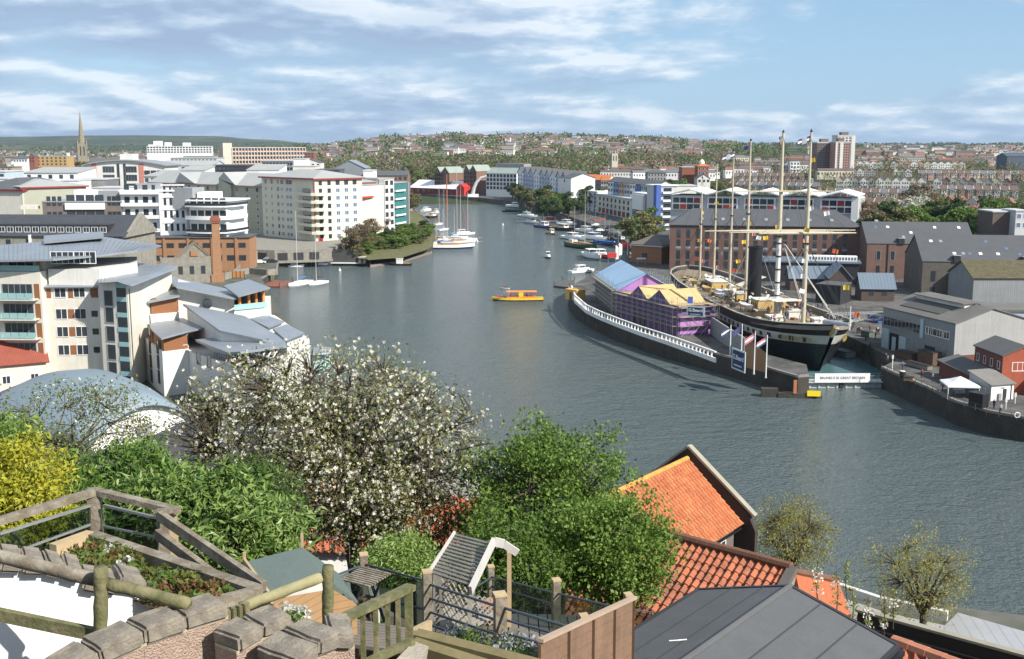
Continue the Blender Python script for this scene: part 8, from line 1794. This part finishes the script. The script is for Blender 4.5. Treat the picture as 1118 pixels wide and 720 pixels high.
# deck boards below the table and the arbour
dk_=FB('timber_deck','weathered timber decking around the slatted table and arbour',(-2.5,13,39),cat='deck'); mb=MB(); c0,c1,c2_,c3=Q(366,672,13.2),Q(470,690,12.2),Q(452,712,11.2),Q(350,700,11.8)
for i in range(9): t=i/9; t2=(i+.88)/9; mb.slab([c0.lerp(c3,t),c1.lerp(c2_,t),c1.lerp(c2_,t2),c0.lerp(c3,t2)],.04)
a0,a1,a2,a3=Q(470,668,16.2),Q(640,672,16.5),Q(650,705,13.5),Q(462,700,13.6)
for i in range(16): t=i/16; t2=(i+.88)/16; mb.slab([a0.lerp(a1,t),a0.lerp(a1,t2),a3.lerp(a2,t2),a3.lerp(a2,t)],.04)
dk_.part('boards',mb,TIMB); dk_.part('frame',MB().prism([p[:2] for p in (a0,a1,a2,a3)],36,min(a0.z,a2.z)-.2),TIMB)
# slatted folding table
tp=[Q(371,635,13.6),Q(397,617,14.4),Q(427,626,14.0),Q(401,643,13.2)]; zt=tp[0].z; o_=Q(399,655,13.8); tp=[G(371,633,zt),G(395,618,zt),G(427,626,zt),G(402,641,zt)]; r=thing('slatted_table','folding garden table with dark slatted top behind the round post','table',o_)
mb=MB()
for i in range(9): t=i/9; t2=(i+.62)/9; mb.slab([p-o_ for p in(tp[1].lerp(tp[0],t),tp[1].lerp(tp[0],t2),tp[2].lerp(tp[3],t2),tp[2].lerp(tp[3],t))],.02)
mb.build('tabletop',WOODN,r)
for a,c_ in((tp[0].lerp(tp[3],.15),tp[0].lerp(tp[3],.75)),(tp[1].lerp(tp[2],.15),tp[1].lerp(tp[2],.75))):
    dn=Vector((0,0,-.72)); 
    for p,q in((a,c_+dn),(c_,a+dn)): plank(p-Vector((0,0,.02)),q,.03,.03,r,'leg',DARK,o_)
# green picket gate
o_=Q(412,700,8.4); r=fencething('picket_gate','green-stained picket balustrade with five uprights in the lower centre','gate' and o_,'gate')
ga0,ga1=Q(371,677,7.9),Q(449,641,8.8); gb0,gb1=Q(402,724,7.75),Q(450,699,8.4); plank(ga0,ga1,.09,.05,r,'top_rail',WOODG,o_); plank(Q(372,738,7.9),Q(450,700,8.6),.07,.05,r,'bottom_rail',WOODG,o_)
for i,u in enumerate((380,394,408,421,433)):
    t=(u-371)/78; p=ga0.lerp(ga1,t); q=p-Vector((0,0,.50+.03*i*0)); plank(p,q,.038,.038,r,'baluster',WOODG,o_)
p=Q(446,641,8.75); plank(p,p-Vector((0,0,.46)),.065,.065,r,'end_post',WOODG,o_)
plank(Q(452,693,9.6),Q(469,684,10.2),.05,.12,r,'latch_board',WOODP,o_)
# stone slab below the gate, timber sleepers
b=FB('stone_step','pale stone step below the green picket gate',Q(440,715,8.2),cat='step'); st=[Q(425,728,7.9),Q(452,700,8.7),Q(468,706,8.6),Q(452,735,7.9)]; b.part('slab',MB().slab(st,.12),M('pale_step_stone',(.38,.34,.27),.9,.2,3,bump=.4))
b=FB('sleeper_edging','mossy timber sleeper edging the flower bed below the arbour fence',Q(500,712,10),cat='edging'); b.part('sleeper',MB().bar(Q(452,700,9.6),Q(600,738,9.0),.14,.2),M('mossy_sleeper',(.18,.15,.07),.9,.25,3,streak=.2)); b.part('sleeper',MB().bar(Q(450,708,9.3),Q(590,752,8.7),.14,.16),M('mossy_sleeper'))
# arbour
o_=Q(510,690,14.2); r=thing('garden_arbour','grey weathered garden arbour with slatted pitched roof, lattice sides and bench','arbour',o_)
AG=M('silver_grey_timber',(.30,.275,.235),.85,.2,4,streak=.2,bump=.2); AW=M('pale_weathered_board',(.50,.48,.45),.8,.12,4)
zrid=ZY(586,14.6); 
rA=Q(498,582,15.2); rB=Q(537.5,592,14.2); eA=Q(470,626,14.3); eB=Q(512,640,13.3)
n=13
for i in range(n):
    t=(i+.2)/n; t2=(i+.72)/n; MB().slab([p-o_ for p in(rA.lerp(eA,t),rB.lerp(eB,t),rB.lerp(eB,t2),rA.lerp(eA,t2))],.025).build('roof_slat',AG,r)
plank(rB+Vector((.02,-.03,.02)),eB+Vector((.02,-.03,-.05)),.04,.13,r,'barge_board',AW,o_); plank(rA+Vector((-.02,0,0)),eA+Vector((-.02,0,0)),.03,.07,r,'barge_board',AW,o_)
cv=MB(); P=[rB+Vector((.02,-.03,.02)),Q(550,594,14.2),Q(565,604,14.2)]; cv.bar(P[0]-o_,P[1]-o_,.04,.12).bar(P[1]-o_,P[2]-o_,.04,.10); cv.build('barge_board',AW,r)
fC=Q(563,606,14.9); bC=rA+(fC-rB); 
for (u,v0,v1,Y,w) in ((471,627,690,14.3,.055),(478,640,690,14.9,.055),(513,640,698,13.4,.055),(556,603,684,14.4,.06),(517,600,660,15.3,.05)):
    a=Q(u,v1,Y); c_=Q(u,v0,Y); plank(Vector((a.x,a.y,a.z)),Vector((a.x,a.y,c_.z)),w,w,r,'post',WOODP if u==556 else AG,o_)
# lattice side panels
def lattice(c0,c1,c2_,c3,n,name):
    mb=MB()
    for i in range(-n,n+1):
        for s_ in(1,-1):
            # diagonal laths clipped to the unit square
            pts=[]
            t0=i/n
            if s_>0: a=(max(0,t0),max(0,-t0)); b_=(min(1,1+t0),min(1,1-t0))
            else: a=(max(0,t0),1-max(0,-t0)); b_=(min(1,1+t0),1-min(1,1-t0))
            if abs(a[0]-b_[0])<.03: continue
            f=lambda q: c0.lerp(c1,q[0]).lerp(c3.lerp(c2_,q[0]),q[1])
            mb.bar(f(a)-o_,f(b_)-o_,.022,.01)
    return mb.build(name,AG,r)
lattice(Q(482,632,15.0),Q(514,644,13.9),Q(516,700,13.6),Q(484,672,14.9),5,'lattice'); lattice(Q(518,650,14.8),Q(545,655,15.1),Q(545,684,15.1),Q(518,680,14.7),5,'lattice')
se=MB(); q0,q1,q2,q3=Q(488,668,14.9),Q(536,652,15.6),Q(545,672,15.0),Q(503,694,13.9)
for i in range(7): t=i/7;t2=(i+.7)/7; se.slab([p-o_ for p in(q0.lerp(q3,t),q1.lerp(q2,t),q1.lerp(q2,t2),q0.lerp(q3,t2))],.025)
se.build('bench_seat',AG,r)
# terracotta pot
pt_=thing('plant_pot','orange terracotta pot beside the arbour post','pot',Q(541,686,15.3)); MB().lathe([(.13,0),(.2,.3),(.23,.32),(.23,.38),(.19,.385)],18).build('pot',M('terracotta',(.50,.16,.07),.8,.1),pt_); MB().lathe([(.185,.34),(.01,.36)],12).build('soil',M('planter_soil'),pt_)
# wire-and-post glass fence around the arbour
o_=Q(546,700,12); r=fencething('terrace_fence','timber posts with steel rails and mesh-like glass panels round the arbour terrace',o_)
def pst(u,v0,v1,Y,w=.10,cap=True):
    a=Q(u,v1,Y); h=ZY(v0,Y)-ZY(v1,Y); MB().cbox(a-o_+Vector((0,0,h/2)),(w,w,h),.25).build('post',WOODN,r)
    if cap: MB().cbox(a-o_+Vector((0,0,h+.012)),(w*1.12,w*1.12,.025),.25).build('post_cap',WOODP,r)
pst(467,625,694,13.4,.11); pst(546,650,742,11.9,.13); pst(607,634,690,15.0,.11); pst(536,619,655,17.5,.10); pst(398,606,650,15.0,.11); pst(685,650,700,13.0,.09); pst(637,673,700,13.2,.1)
rails=[((468,638,13.4),(545,663,11.9)),((468,653,13.4),(545,678,11.9)),((468,668,13.4),(545,694,11.9)),((468,682,13.4),(545,709,11.9)),((547,663,11.9),(628,687,11.0)),((547,690,11.9),(600,705,11.3)),((536,630,17.5),(606,648,15.0)),((536,640,17.5),(606,660,15.0)),((608,648,15.0),(690,668,13.0)),((690,665,20.0),(735,673,21.0)),((360,631,14.2),(397,617,15.0)),((398,616,15.0),(466,635,13.5)),((360,655,14.2),(397,642,15.0)),((398,650,15.0),(466,666,13.5)),((522,640,15.4),(536,631,17.5)),((548,676,13.0),(606,692,12.4))]
for a,c_ in rails: mb=MB().tube(Q(*a)-o_,Q(*c_)-o_,.016,n=6); mb.build('rail',M('dark_steel_tube',(.10,.12,.15),.4,.1,metal=.5),r)
for pts in ([(398,618,15.0),(466,637,13.5),(466,690,13.5),(398,652,15.0)],[(537,632,17.4),(605,650,15.1),(605,692,15.1),(537,660,17.4)],[(609,650,15.0),(688,669,13.0),(688,705,13.0),(609,690,15.0)],[(694,667,20.0),(735,675,21.0),(735,690,21.0),(694,690,20)],[(361,633,14.2),(396,619,14.9),(396,650,14.9),(361,670,14.2)]):
    mb=MB(); mb.add([Q(*p)-o_ for p in pts],[(3,2,1,0)]); g_=mb.build('glass_panel',CLEAR,r); sm=g_.modifiers.new('t','SOLIDIFY'); sm.thickness=.01
# board fence panel at bottom
o_=Q(590,705,10.2); r=fencething('board_fence','reddish brown board fence panel with dark battens beside the felt roof',o_)
f0,f1=Q(590,702,10.2),Q(693,654,12.6); hgt=1.0; mb=MB()
n=7
for j in range(n):
    z1=-(j)*.14; mb.add([f0-o_+Vector((0,0,z1)),f1-o_+Vector((0,0,z1)),f1-o_+Vector((0,.0,z1-.135)),f0-o_+Vector((0,0,z1-.135))],[(3,2,1,0)])
o=mb.build('boards',WOODR,r); sm=o.modifiers.new('t','SOLIDIFY'); sm.thickness=.02
for t in (0,.27,.52,.76,.995): p=f0.lerp(f1,t); plank(p+Vector((-.01,-.03,0)),p+Vector((-.01,-.03,-1)),.045,.03,r,'batten',M('dark_batten',(.09,.05,.03),.85,.2,2),o_)
plank(f0+Vector((0,0,.02)),f1+Vector((0,0,.02)),.07,.035,r,'top_cap',M('pale_cap_board',(.40,.30,.22),.8,.15,3),o_)
# flowers and small plants on the terrace
LAV=leafmat('pale_lilac_flowers',(.42,.40,.55),(.30,.36,.25)); WF=leafmat('white_petals',(.75,.75,.7),(.6,.6,.5))
foliage('lavender','pale lilac flowering plants along the sleeper edge under the arbour fence',[LAV,LM_G,LM_D],quadpts([Q(490,690,12.8),Q(600,712,11.6),Q(590,728,11.0),Q(490,704,11.8)],26,7,0,.12),70,.05,.16,8)
foliage('flower_clump','white-flowered plant between the stepped walls',[LM_G,LM_G,WF],[Q(322,678,8.3),Q(330,671,8.5),Q(316,668,8.6),Q(325,690,8.2),Q(312,684,8.2)],80,.05,.12,10)
foliage('white_primrose','small white primroses by the timber post',[WF],[Q(310,661,8.5),Q(327,668,8.4),Q(335,680,8.3)],22,.04,.05,12)
foliage('dry_grass','dry straw-coloured stems in the bed below the arbour',[leafmat('straw',(.34,.27,.14),(.25,.22,.10))],[Q(507,712,10),Q(515,716,10),Q(500,718,9.8),Q(470,712,9.6)],50,.09,.12,13,asp=.12)
# bins behind the fence
bn=thing('compost_bin','grey rounded bin lid behind the reddish fence panel','bin',Q(646,700,13.3)); MB().lathe([(.38,-.6),(.42,0),(.42,.05),(.3,.14),(.05,.18)],18).build('body',GREYM,bn)
# ================================================================ NEAR TREES AND SHRUBS
def branchy(r_,start,segs,r0,spread=.35,up=.15):
    """returns polyline branch points"""
    pts=[Vector(start)]; d=None; return pts
def leafy_tree(name,label,base,centre,radii,nclump,nleaf,lsize,mats,seed,asp=.7,trunk=.16,clr=.55,droop=0,shell=.35,weights=None,cat='tree',zmin=None,flatc=.8,cut=None,twig=True,mainbr=9,thr=-.20):
    r_=random.Random(seed); o_=Vector(base); r=thing(name,label,cat,o_); centre=Vector(centre); b=MB(); t=MB()
    mains=[]
    for i in range(mainbr):
        a=i*2.4+r_.uniform(-.3,.3); q=centre+Vector((math.cos(a)*radii[0]*.45,math.sin(a)*radii[1]*.45,radii[2]*r_.uniform(-.35,.45))); m_=Vector(base).lerp(centre,.35)+Vector((r_.uniform(-.3,.3),r_.uniform(-.3,.3),0)); k=m_.lerp(q,.5)+Vector((r_.uniform(-.25,.25),r_.uniform(-.25,.25),r_.uniform(.0,.35)))
        t.path([m_-o_,k-o_,q-o_],[trunk*.55,trunk*.38,trunk*.16],7); mains+= [(q,trunk*.16),(k,trunk*.3)]
    t.path([Vector(base)-o_-Vector((0,0,.6)),Vector(base).lerp(centre,.2)-o_,Vector(base).lerp(centre,.37)-o_],[trunk*1.25,trunk,trunk*.8],9)
    W_=[i for i,w in enumerate(weights or [1]*len(mats)) for _ in range(w)]
    n=0; tries=0
    while n<nclump and tries<nclump*12:
        tries+=1; d=Vector((r_.gauss(0,1),r_.gauss(0,1),r_.gauss(0,1))).normalized(); rad=r_.uniform(shell,1)**.5
        lump=1+.34*mnoise.noise(d*2.0+Vector((seed,0,0)))+.20*mnoise.noise(d*6+Vector((0,seed,0)))
        p=centre+Vector((d.x*radii[0],d.y*radii[1],d.z*radii[2]))*rad*lump
        if zmin is not None and p.z<zmin: continue
        if mnoise.noise(p*(1.1/clr)+Vector((seed,3,1)))<thr: continue
        n+=1; m_=min(mains,key=lambda q:(q[0]-p).length_squared)[0]
        if twig: k=m_.lerp(p,.55)+Vector((r_.uniform(-.12,.12),r_.uniform(-.12,.12),r_.uniform(-.05,.15)))*radii[0]*.3; t.path([m_-o_,k-o_,p-o_],[trunk*.13,trunk*.08,trunk*.03],4,False)
        for _ in range(nleaf):
            d2=Vector((r_.gauss(0,1),r_.gauss(0,1),r_.gauss(0,.8))); q=p+d2*clr*.45
            a=Vector((r_.gauss(0,1),r_.gauss(0,1),r_.gauss(0,1)+.2-droop)).normalized(); u_=a.cross(Vector((r_.gauss(0,1),r_.gauss(0,1),r_.gauss(0,1)))).normalized(); s=lsize*r_.uniform(.55,1.25); mi=r_.choice(W_); sw=asp
            q=q-o_; n0=len(b.v); nn=a.cross(u_)*s*.12
            b.v+=[tuple(q-a*s*.5),tuple(q+u_*s*.5*sw+nn),tuple(q+a*s*.5),tuple(q-u_*s*.5*sw+nn)]; b.f+=[(n0,n0+1,n0+2),(n0,n0+2,n0+3)]; b.m+=[mi,mi]
    b.build('crown',mats,r); t.build('trunk',BARK,r); return r
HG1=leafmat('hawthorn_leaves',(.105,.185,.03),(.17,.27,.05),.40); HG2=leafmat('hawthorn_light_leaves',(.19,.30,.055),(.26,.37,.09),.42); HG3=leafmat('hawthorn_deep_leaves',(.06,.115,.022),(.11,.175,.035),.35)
# big green tree in the centre
leafy_tree('green_tree','dense fresh green hawthorn-like tree in the centre foreground',(3.6-2.6,25.5,32),Q(596,553,25.5),(2.05,2.0,1.95),300,105,.10,[HG1,HG2,HG3],21,trunk=.16,clr=.46,weights=[5,3,3],shell=.2,thr=-.02)
leafy_tree('green_tree','lower right spray of the green trees, hanging in front of the pantiled roof',Q(668,650,23),Q(668,605,22.5),(1.22,1.1,1.2),180,95,.095,[HG2,HG1],22,trunk=.09,clr=.38,weights=[3,3],thr=-.05)
leafy_tree('green_tree','rounded green bush filling the gap left of the arbour behind the fence',Q(560,690,21),Q(552,616,21.5),(1.15,1.0,1.0),110,80,.09,[HG1,HG3],23,trunk=.08,clr=.36)
# tall blossom tree
BL1=leafmat('cherry_blossom_petals',(.84,.82,.74),(.74,.71,.58),.35); BL2=leafmat('young_bronze_leaves',(.26,.26,.10),(.22,.19,.085),.4); BL3=leafmat('young_green_leaves',(.26,.32,.09),(.34,.37,.13),.4)
def blossom():
    r_=random.Random(31); base=Q(392,600,26.0); o_=Vector((base.x,base.y,slope(base.x,base.y))); r=thing('blossom_tree','wide spreading white blossoming tree with dark limbs in the left foreground','tree',o_); t=MB(); b=MB()
    tips=[]; CE=Q(346,490,26.3)
    def grow(p,d,L,rad,lvl):
        k=5; pts=[p]; q=p.copy(); dd=d.copy()
        for i in range(k):
            if lvl and (((q.x-CE.x)/3.9)**2+((q.z-CE.z)/2.5)**2)>1.05: break
            dd=(dd+Vector((r_.gauss(0,.16),r_.gauss(0,.16),r_.gauss(0,.13)+.02))).normalized(); q=q+dd*L/k; pts.append(q.copy())
        k=len(pts)-1
        if k<2: return
        t.path([x-o_ for x in pts],[rad*(1-.6*i/k) for i in range(k+1)],7 if lvl<2 else 4,False)
        if lvl>=2: tips.extend(pts[2:])
        elif lvl==1: tips.extend(pts[4:])
        if lvl<3:
            for _ in range((5,6,5)[lvl]):
                i=r_.randint(1,k); s=pts[i]; nd=(dd*.5+Vector((r_.gauss(0,.75),r_.gauss(0,.6),r_.gauss(.12,.5)))).normalized(); grow(s,nd,L*r_.uniform(.5,.8),rad*.48,lvl+1)
    c=Q(382,585,26.5); root=Vector((c.x+.3,c.y,c.z-2.0))
    t.path([o_-o_-Vector((0,0,.5)),root-o_,c-o_],[.30,.24,.19],9)
    for tgt in (Q(318,520,26),Q(232,462,27),Q(290,432,26),Q(345,410,27),Q(405,398,26),Q(462,408,26.5),Q(500,440,26),Q(440,470,25),Q(380,470,25.5),Q(470,520,26.5),Q(250,505,26),Q(420,540,24.5),Q(200,440,27),Q(330,455,28),Q(500,500,27)):
        d=tgt-c; grow(c+d*.04,d.normalized(),d.length*.66,.095,1)
    cen=Q(346,488,26.3); rx,rz_=4.25,2.6
    extra=[]
    for i in range(2800):
        d=Vector((r_.gauss(0,1),r_.gauss(0,1),r_.gauss(0,1))).normalized()*(r_.random()**.4); p=cen+Vector((d.x*rx*1.0,d.y*1.9,d.z*rz_+ -.1*abs(d.x)*0)); s=min(tips,key=lambda q:(q-p).length_squared)
        if (s-p).length>1.5: continue
        t.path([s-o_,s.lerp(p,.5)-o_+Vector((0,0,r_.uniform(-.1,.15))),p-o_],[.02,.014,.007],3,False); extra.append(p)
    for p in tips+extra:
        q0=p-cen
        if r_.random()<.08 or mnoise.noise(p*1.25+Vector((9,2,4)))<-.13: continue
        for _ in range(11):
            q=p+Vector((r_.gauss(0,.20),r_.gauss(0,.20),r_.gauss(0,.17))); a=Vector((r_.gauss(0,1),r_.gauss(0,1),r_.gauss(0,1))).normalized(); u_=a.cross(Vector((r_.gauss(0,1),r_.gauss(0,1),r_.gauss(0,1)))).normalized(); s=.085*r_.uniform(.6,1.2); mi=r_.choice((1,2,2,2,1)); q=q-o_; n0=len(b.v); b.v+=[tuple(q-a*s*.5),tuple(q+u_*s*.28),tuple(q+a*s*.5),tuple(q-u_*s*.28)]; b.f.append((n0,n0+1,n0+2,n0+3)); b.m.append(mi)
        if r_.random()<.85:
            for _ in range(r_.choice((1,2,3,3))):
                q=p+Vector((r_.gauss(0,.17),r_.gauss(0,.17),r_.gauss(0,.15)))-o_; s=r_.uniform(.05,.088)
                for _k in range(6):
                    a=Vector((r_.gauss(0,1),r_.gauss(0,1),r_.gauss(0,1))).normalized(); u_=a.cross(Vector((r_.gauss(0,1),r_.gauss(0,1),.3))).normalized(); q2=q+a*s*.35; n0=len(b.v); b.v+=[tuple(q2-a*s*.5),tuple(q2+u_*s*.45),tuple(q2+a*s*.5),tuple(q2-u_*s*.45)]; b.f.append((n0,n0+1,n0+2,n0+3)); b.m.append(0)
    b.build('crown',[BL1,BL2,BL3],r); t.build('trunk',BARK,r)
blossom()
# laurel-like shrubs below it
LL1=leafmat('laurel_leaves',(.12,.21,.04),(.20,.31,.07),.35,.4); LL2=leafmat('laurel_light_leaves',(.25,.36,.09),(.32,.42,.14),.35,.4); LL3=leafmat('laurel_deep_leaves',(.035,.085,.018),(.06,.12,.03),.25)
leafy_tree('laurel_shrub','broad bright green shrub with long leaves behind the deck fence',Q(200,622,15.5),Q(200,577,15.5),(1.75,1.1,.85),230,62,.15,[LL1,LL2,LL3],41,asp=.32,trunk=.06,clr=.28,weights=[4,3,2],cat='shrub')
leafy_tree('laurel_shrub','green shrub with long leaves left of the blossom trunk, in front of the tiled roof',Q(262,620,14.5),Q(262,590,14.5),(.75,.7,.62),100,58,.14,[LL1,LL2,LL3],42,asp=.32,trunk=.05,clr=.25,weights=[3,4,1],cat='shrub')
leafy_tree('laurel_shrub','darker green shrub mass above the deck fence at left',Q(125,605,17),Q(122,545,17),(1.3,1.0,.8),170,60,.14,[LL1,LL3,HG1],43,asp=.34,trunk=.06,clr=.28,cat='shrub')
YG=leafmat('golden_leaves',(.40,.41,.04),(.54,.50,.06),.4); YG2=leafmat('lime_leaves',(.24,.28,.04),(.32,.33,.05),.4)
leafy_tree('golden_shrub','bright yellow leaved shrub at the left edge',Q(35,610,14.5),Q(22,530,14.5),(.62,.7,.74),95,75,.075,[YG,YG2],44,asp=.55,trunk=.05,clr=.24,weights=[4,1],cat='shrub')
leafy_tree('golden_shrub','second yellow leaved shrub at the far left edge beside the glass fence',Q(-10,610,14),Q(2,562,14),(.7,.7,.5),90,75,.075,[YG,YG2],45,asp=.55,trunk=.05,clr=.24,weights=[3,1],cat='shrub')
leafy_tree('mixed_shrub','twiggy grey-green shrub with few white blossoms above the yellow shrub',Q(70,560,20),Q(75,462,20),(1.55,1.0,.85),150,34,.07,[LM_G,BL2,LM_O,BL1],46,asp=.5,trunk=.06,clr=.30,weights=[4,3,3,1],cat='shrub')
leafy_tree('green_shrub','fresh green shrub at the far left edge between the yellow leaves',Q(-5,560,15),Q(2,487,15),(.42,.5,.45),50,60,.11,[LL1,LL2],47,asp=.35,trunk=.04,clr=.22,cat='shrub')
leafy_tree('green_shrub','tall light green shoots in front of the vaulted hall',Q(160,560,19),Q(160,515,19),(.7,.6,.38),50,50,.10,[HG2,LL1],48,asp=.4,trunk=.04,clr=.28,cat='shrub')
leafy_tree('green_shrub','small sunny green shrub behind the slatted table',Q(432,650,19),Q(436,612,19),(.75,.6,.42),80,60,.08,[HG2,LL2],49,asp=.5,trunk=.04,clr=.24,cat='shrub')
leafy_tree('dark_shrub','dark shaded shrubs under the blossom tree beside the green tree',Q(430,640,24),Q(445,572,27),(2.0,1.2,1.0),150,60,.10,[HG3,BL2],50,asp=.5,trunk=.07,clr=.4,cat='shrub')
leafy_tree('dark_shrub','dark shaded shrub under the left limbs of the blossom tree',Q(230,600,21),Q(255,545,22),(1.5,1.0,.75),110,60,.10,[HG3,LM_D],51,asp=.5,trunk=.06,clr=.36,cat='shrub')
# willows by the shore
WL=leafmat('willow_yellow_green',(.36,.35,.09),(.46,.42,.14),.45); WL2=leafmat('willow_olive',(.24,.24,.07),(.32,.30,.10),.4)
def willow(label,base,cen,rx,rz_,seed):
    r=leafy_tree('willow_tree',label,base,cen,(rx,rx*.9,rz_),300,17,.26,[WL,WL2],seed,asp=.38,trunk=.28,clr=.85,weights=[3,2],mainbr=11,shell=.1,thr=-.1)
    return r
willow('yellow-green budding willow beside the dark parapet gable by the water',Q(862,640,84),Q(864,583,84),3.3,3.0,61)
willow('yellow-green budding willow on the shore at lower right, over the pale metal roof',Q(1008,690,88),Q(1006,628,88),4.4,3.7,62)
# blossom sprigs in front of the shore
for i,(u,v,Y) in enumerate([(893,628,30),(913,640,30),(930,655,28),(948,668,28),(965,664,30),(975,655,31),(925,625,32)]):
    foliage('blossom_sprig','upright sprig of pale pink-white blossom behind the felt roof, part of a row',[BL1,BL3,BL2],[Q(u,v+k*7-10,Y) for k in range(5)],26,.085,.16,70+i,group='blossom sprigs behind the felt roof',stems=[(Q(u,v+32,Y),Q(u,v-16,Y),.02)])
# conifers in the courtyard
for u,v,h in ((96,404,5.2),(126,406,5.2)):
    p=G(u,v,4); r=thing('conifer','small dark conifer in the courtyard, %s of the pair'%('left' if u<100 else 'right'),'tree',(p.x,p.y+8,3)); b=MB(); r_=random.Random(u)
    for k in range(9): clump_leaves(b,r_,Vector((0,0,1+k*.62)),1.55*(1-k/10),150,.3,.5)
    b.build('crown',[LM_D],r); MB().tube((0,0,0),(0,0,4),.15,.05).build('trunk',BARK,r)
# ---- haze
hz=MB().box(-34000,34000,-90,27000,-5,172); ho=hz.build('haze',[]); ho.data.materials.clear()
hm=bpy.data.materials.new('haze_air'); hm.use_nodes=True; nt=hm.node_tree; nt.nodes.clear(); out=nt.nodes.new('ShaderNodeOutputMaterial'); pv=nt.nodes.new('ShaderNodeVolumePrincipled')
pv.inputs['Color'].default_value=(.62,.80,1,1); pv.inputs['Density'].default_value=3.8e-5; pv.inputs['Anisotropy'].default_value=.2; nt.links.new(pv.outputs[0],out.inputs['Volume']); ho.data.materials.append(hm); tag(ho,kind='stuff',label='thin blue haze over the whole harbour'); ho.display_type='BOUNDS'
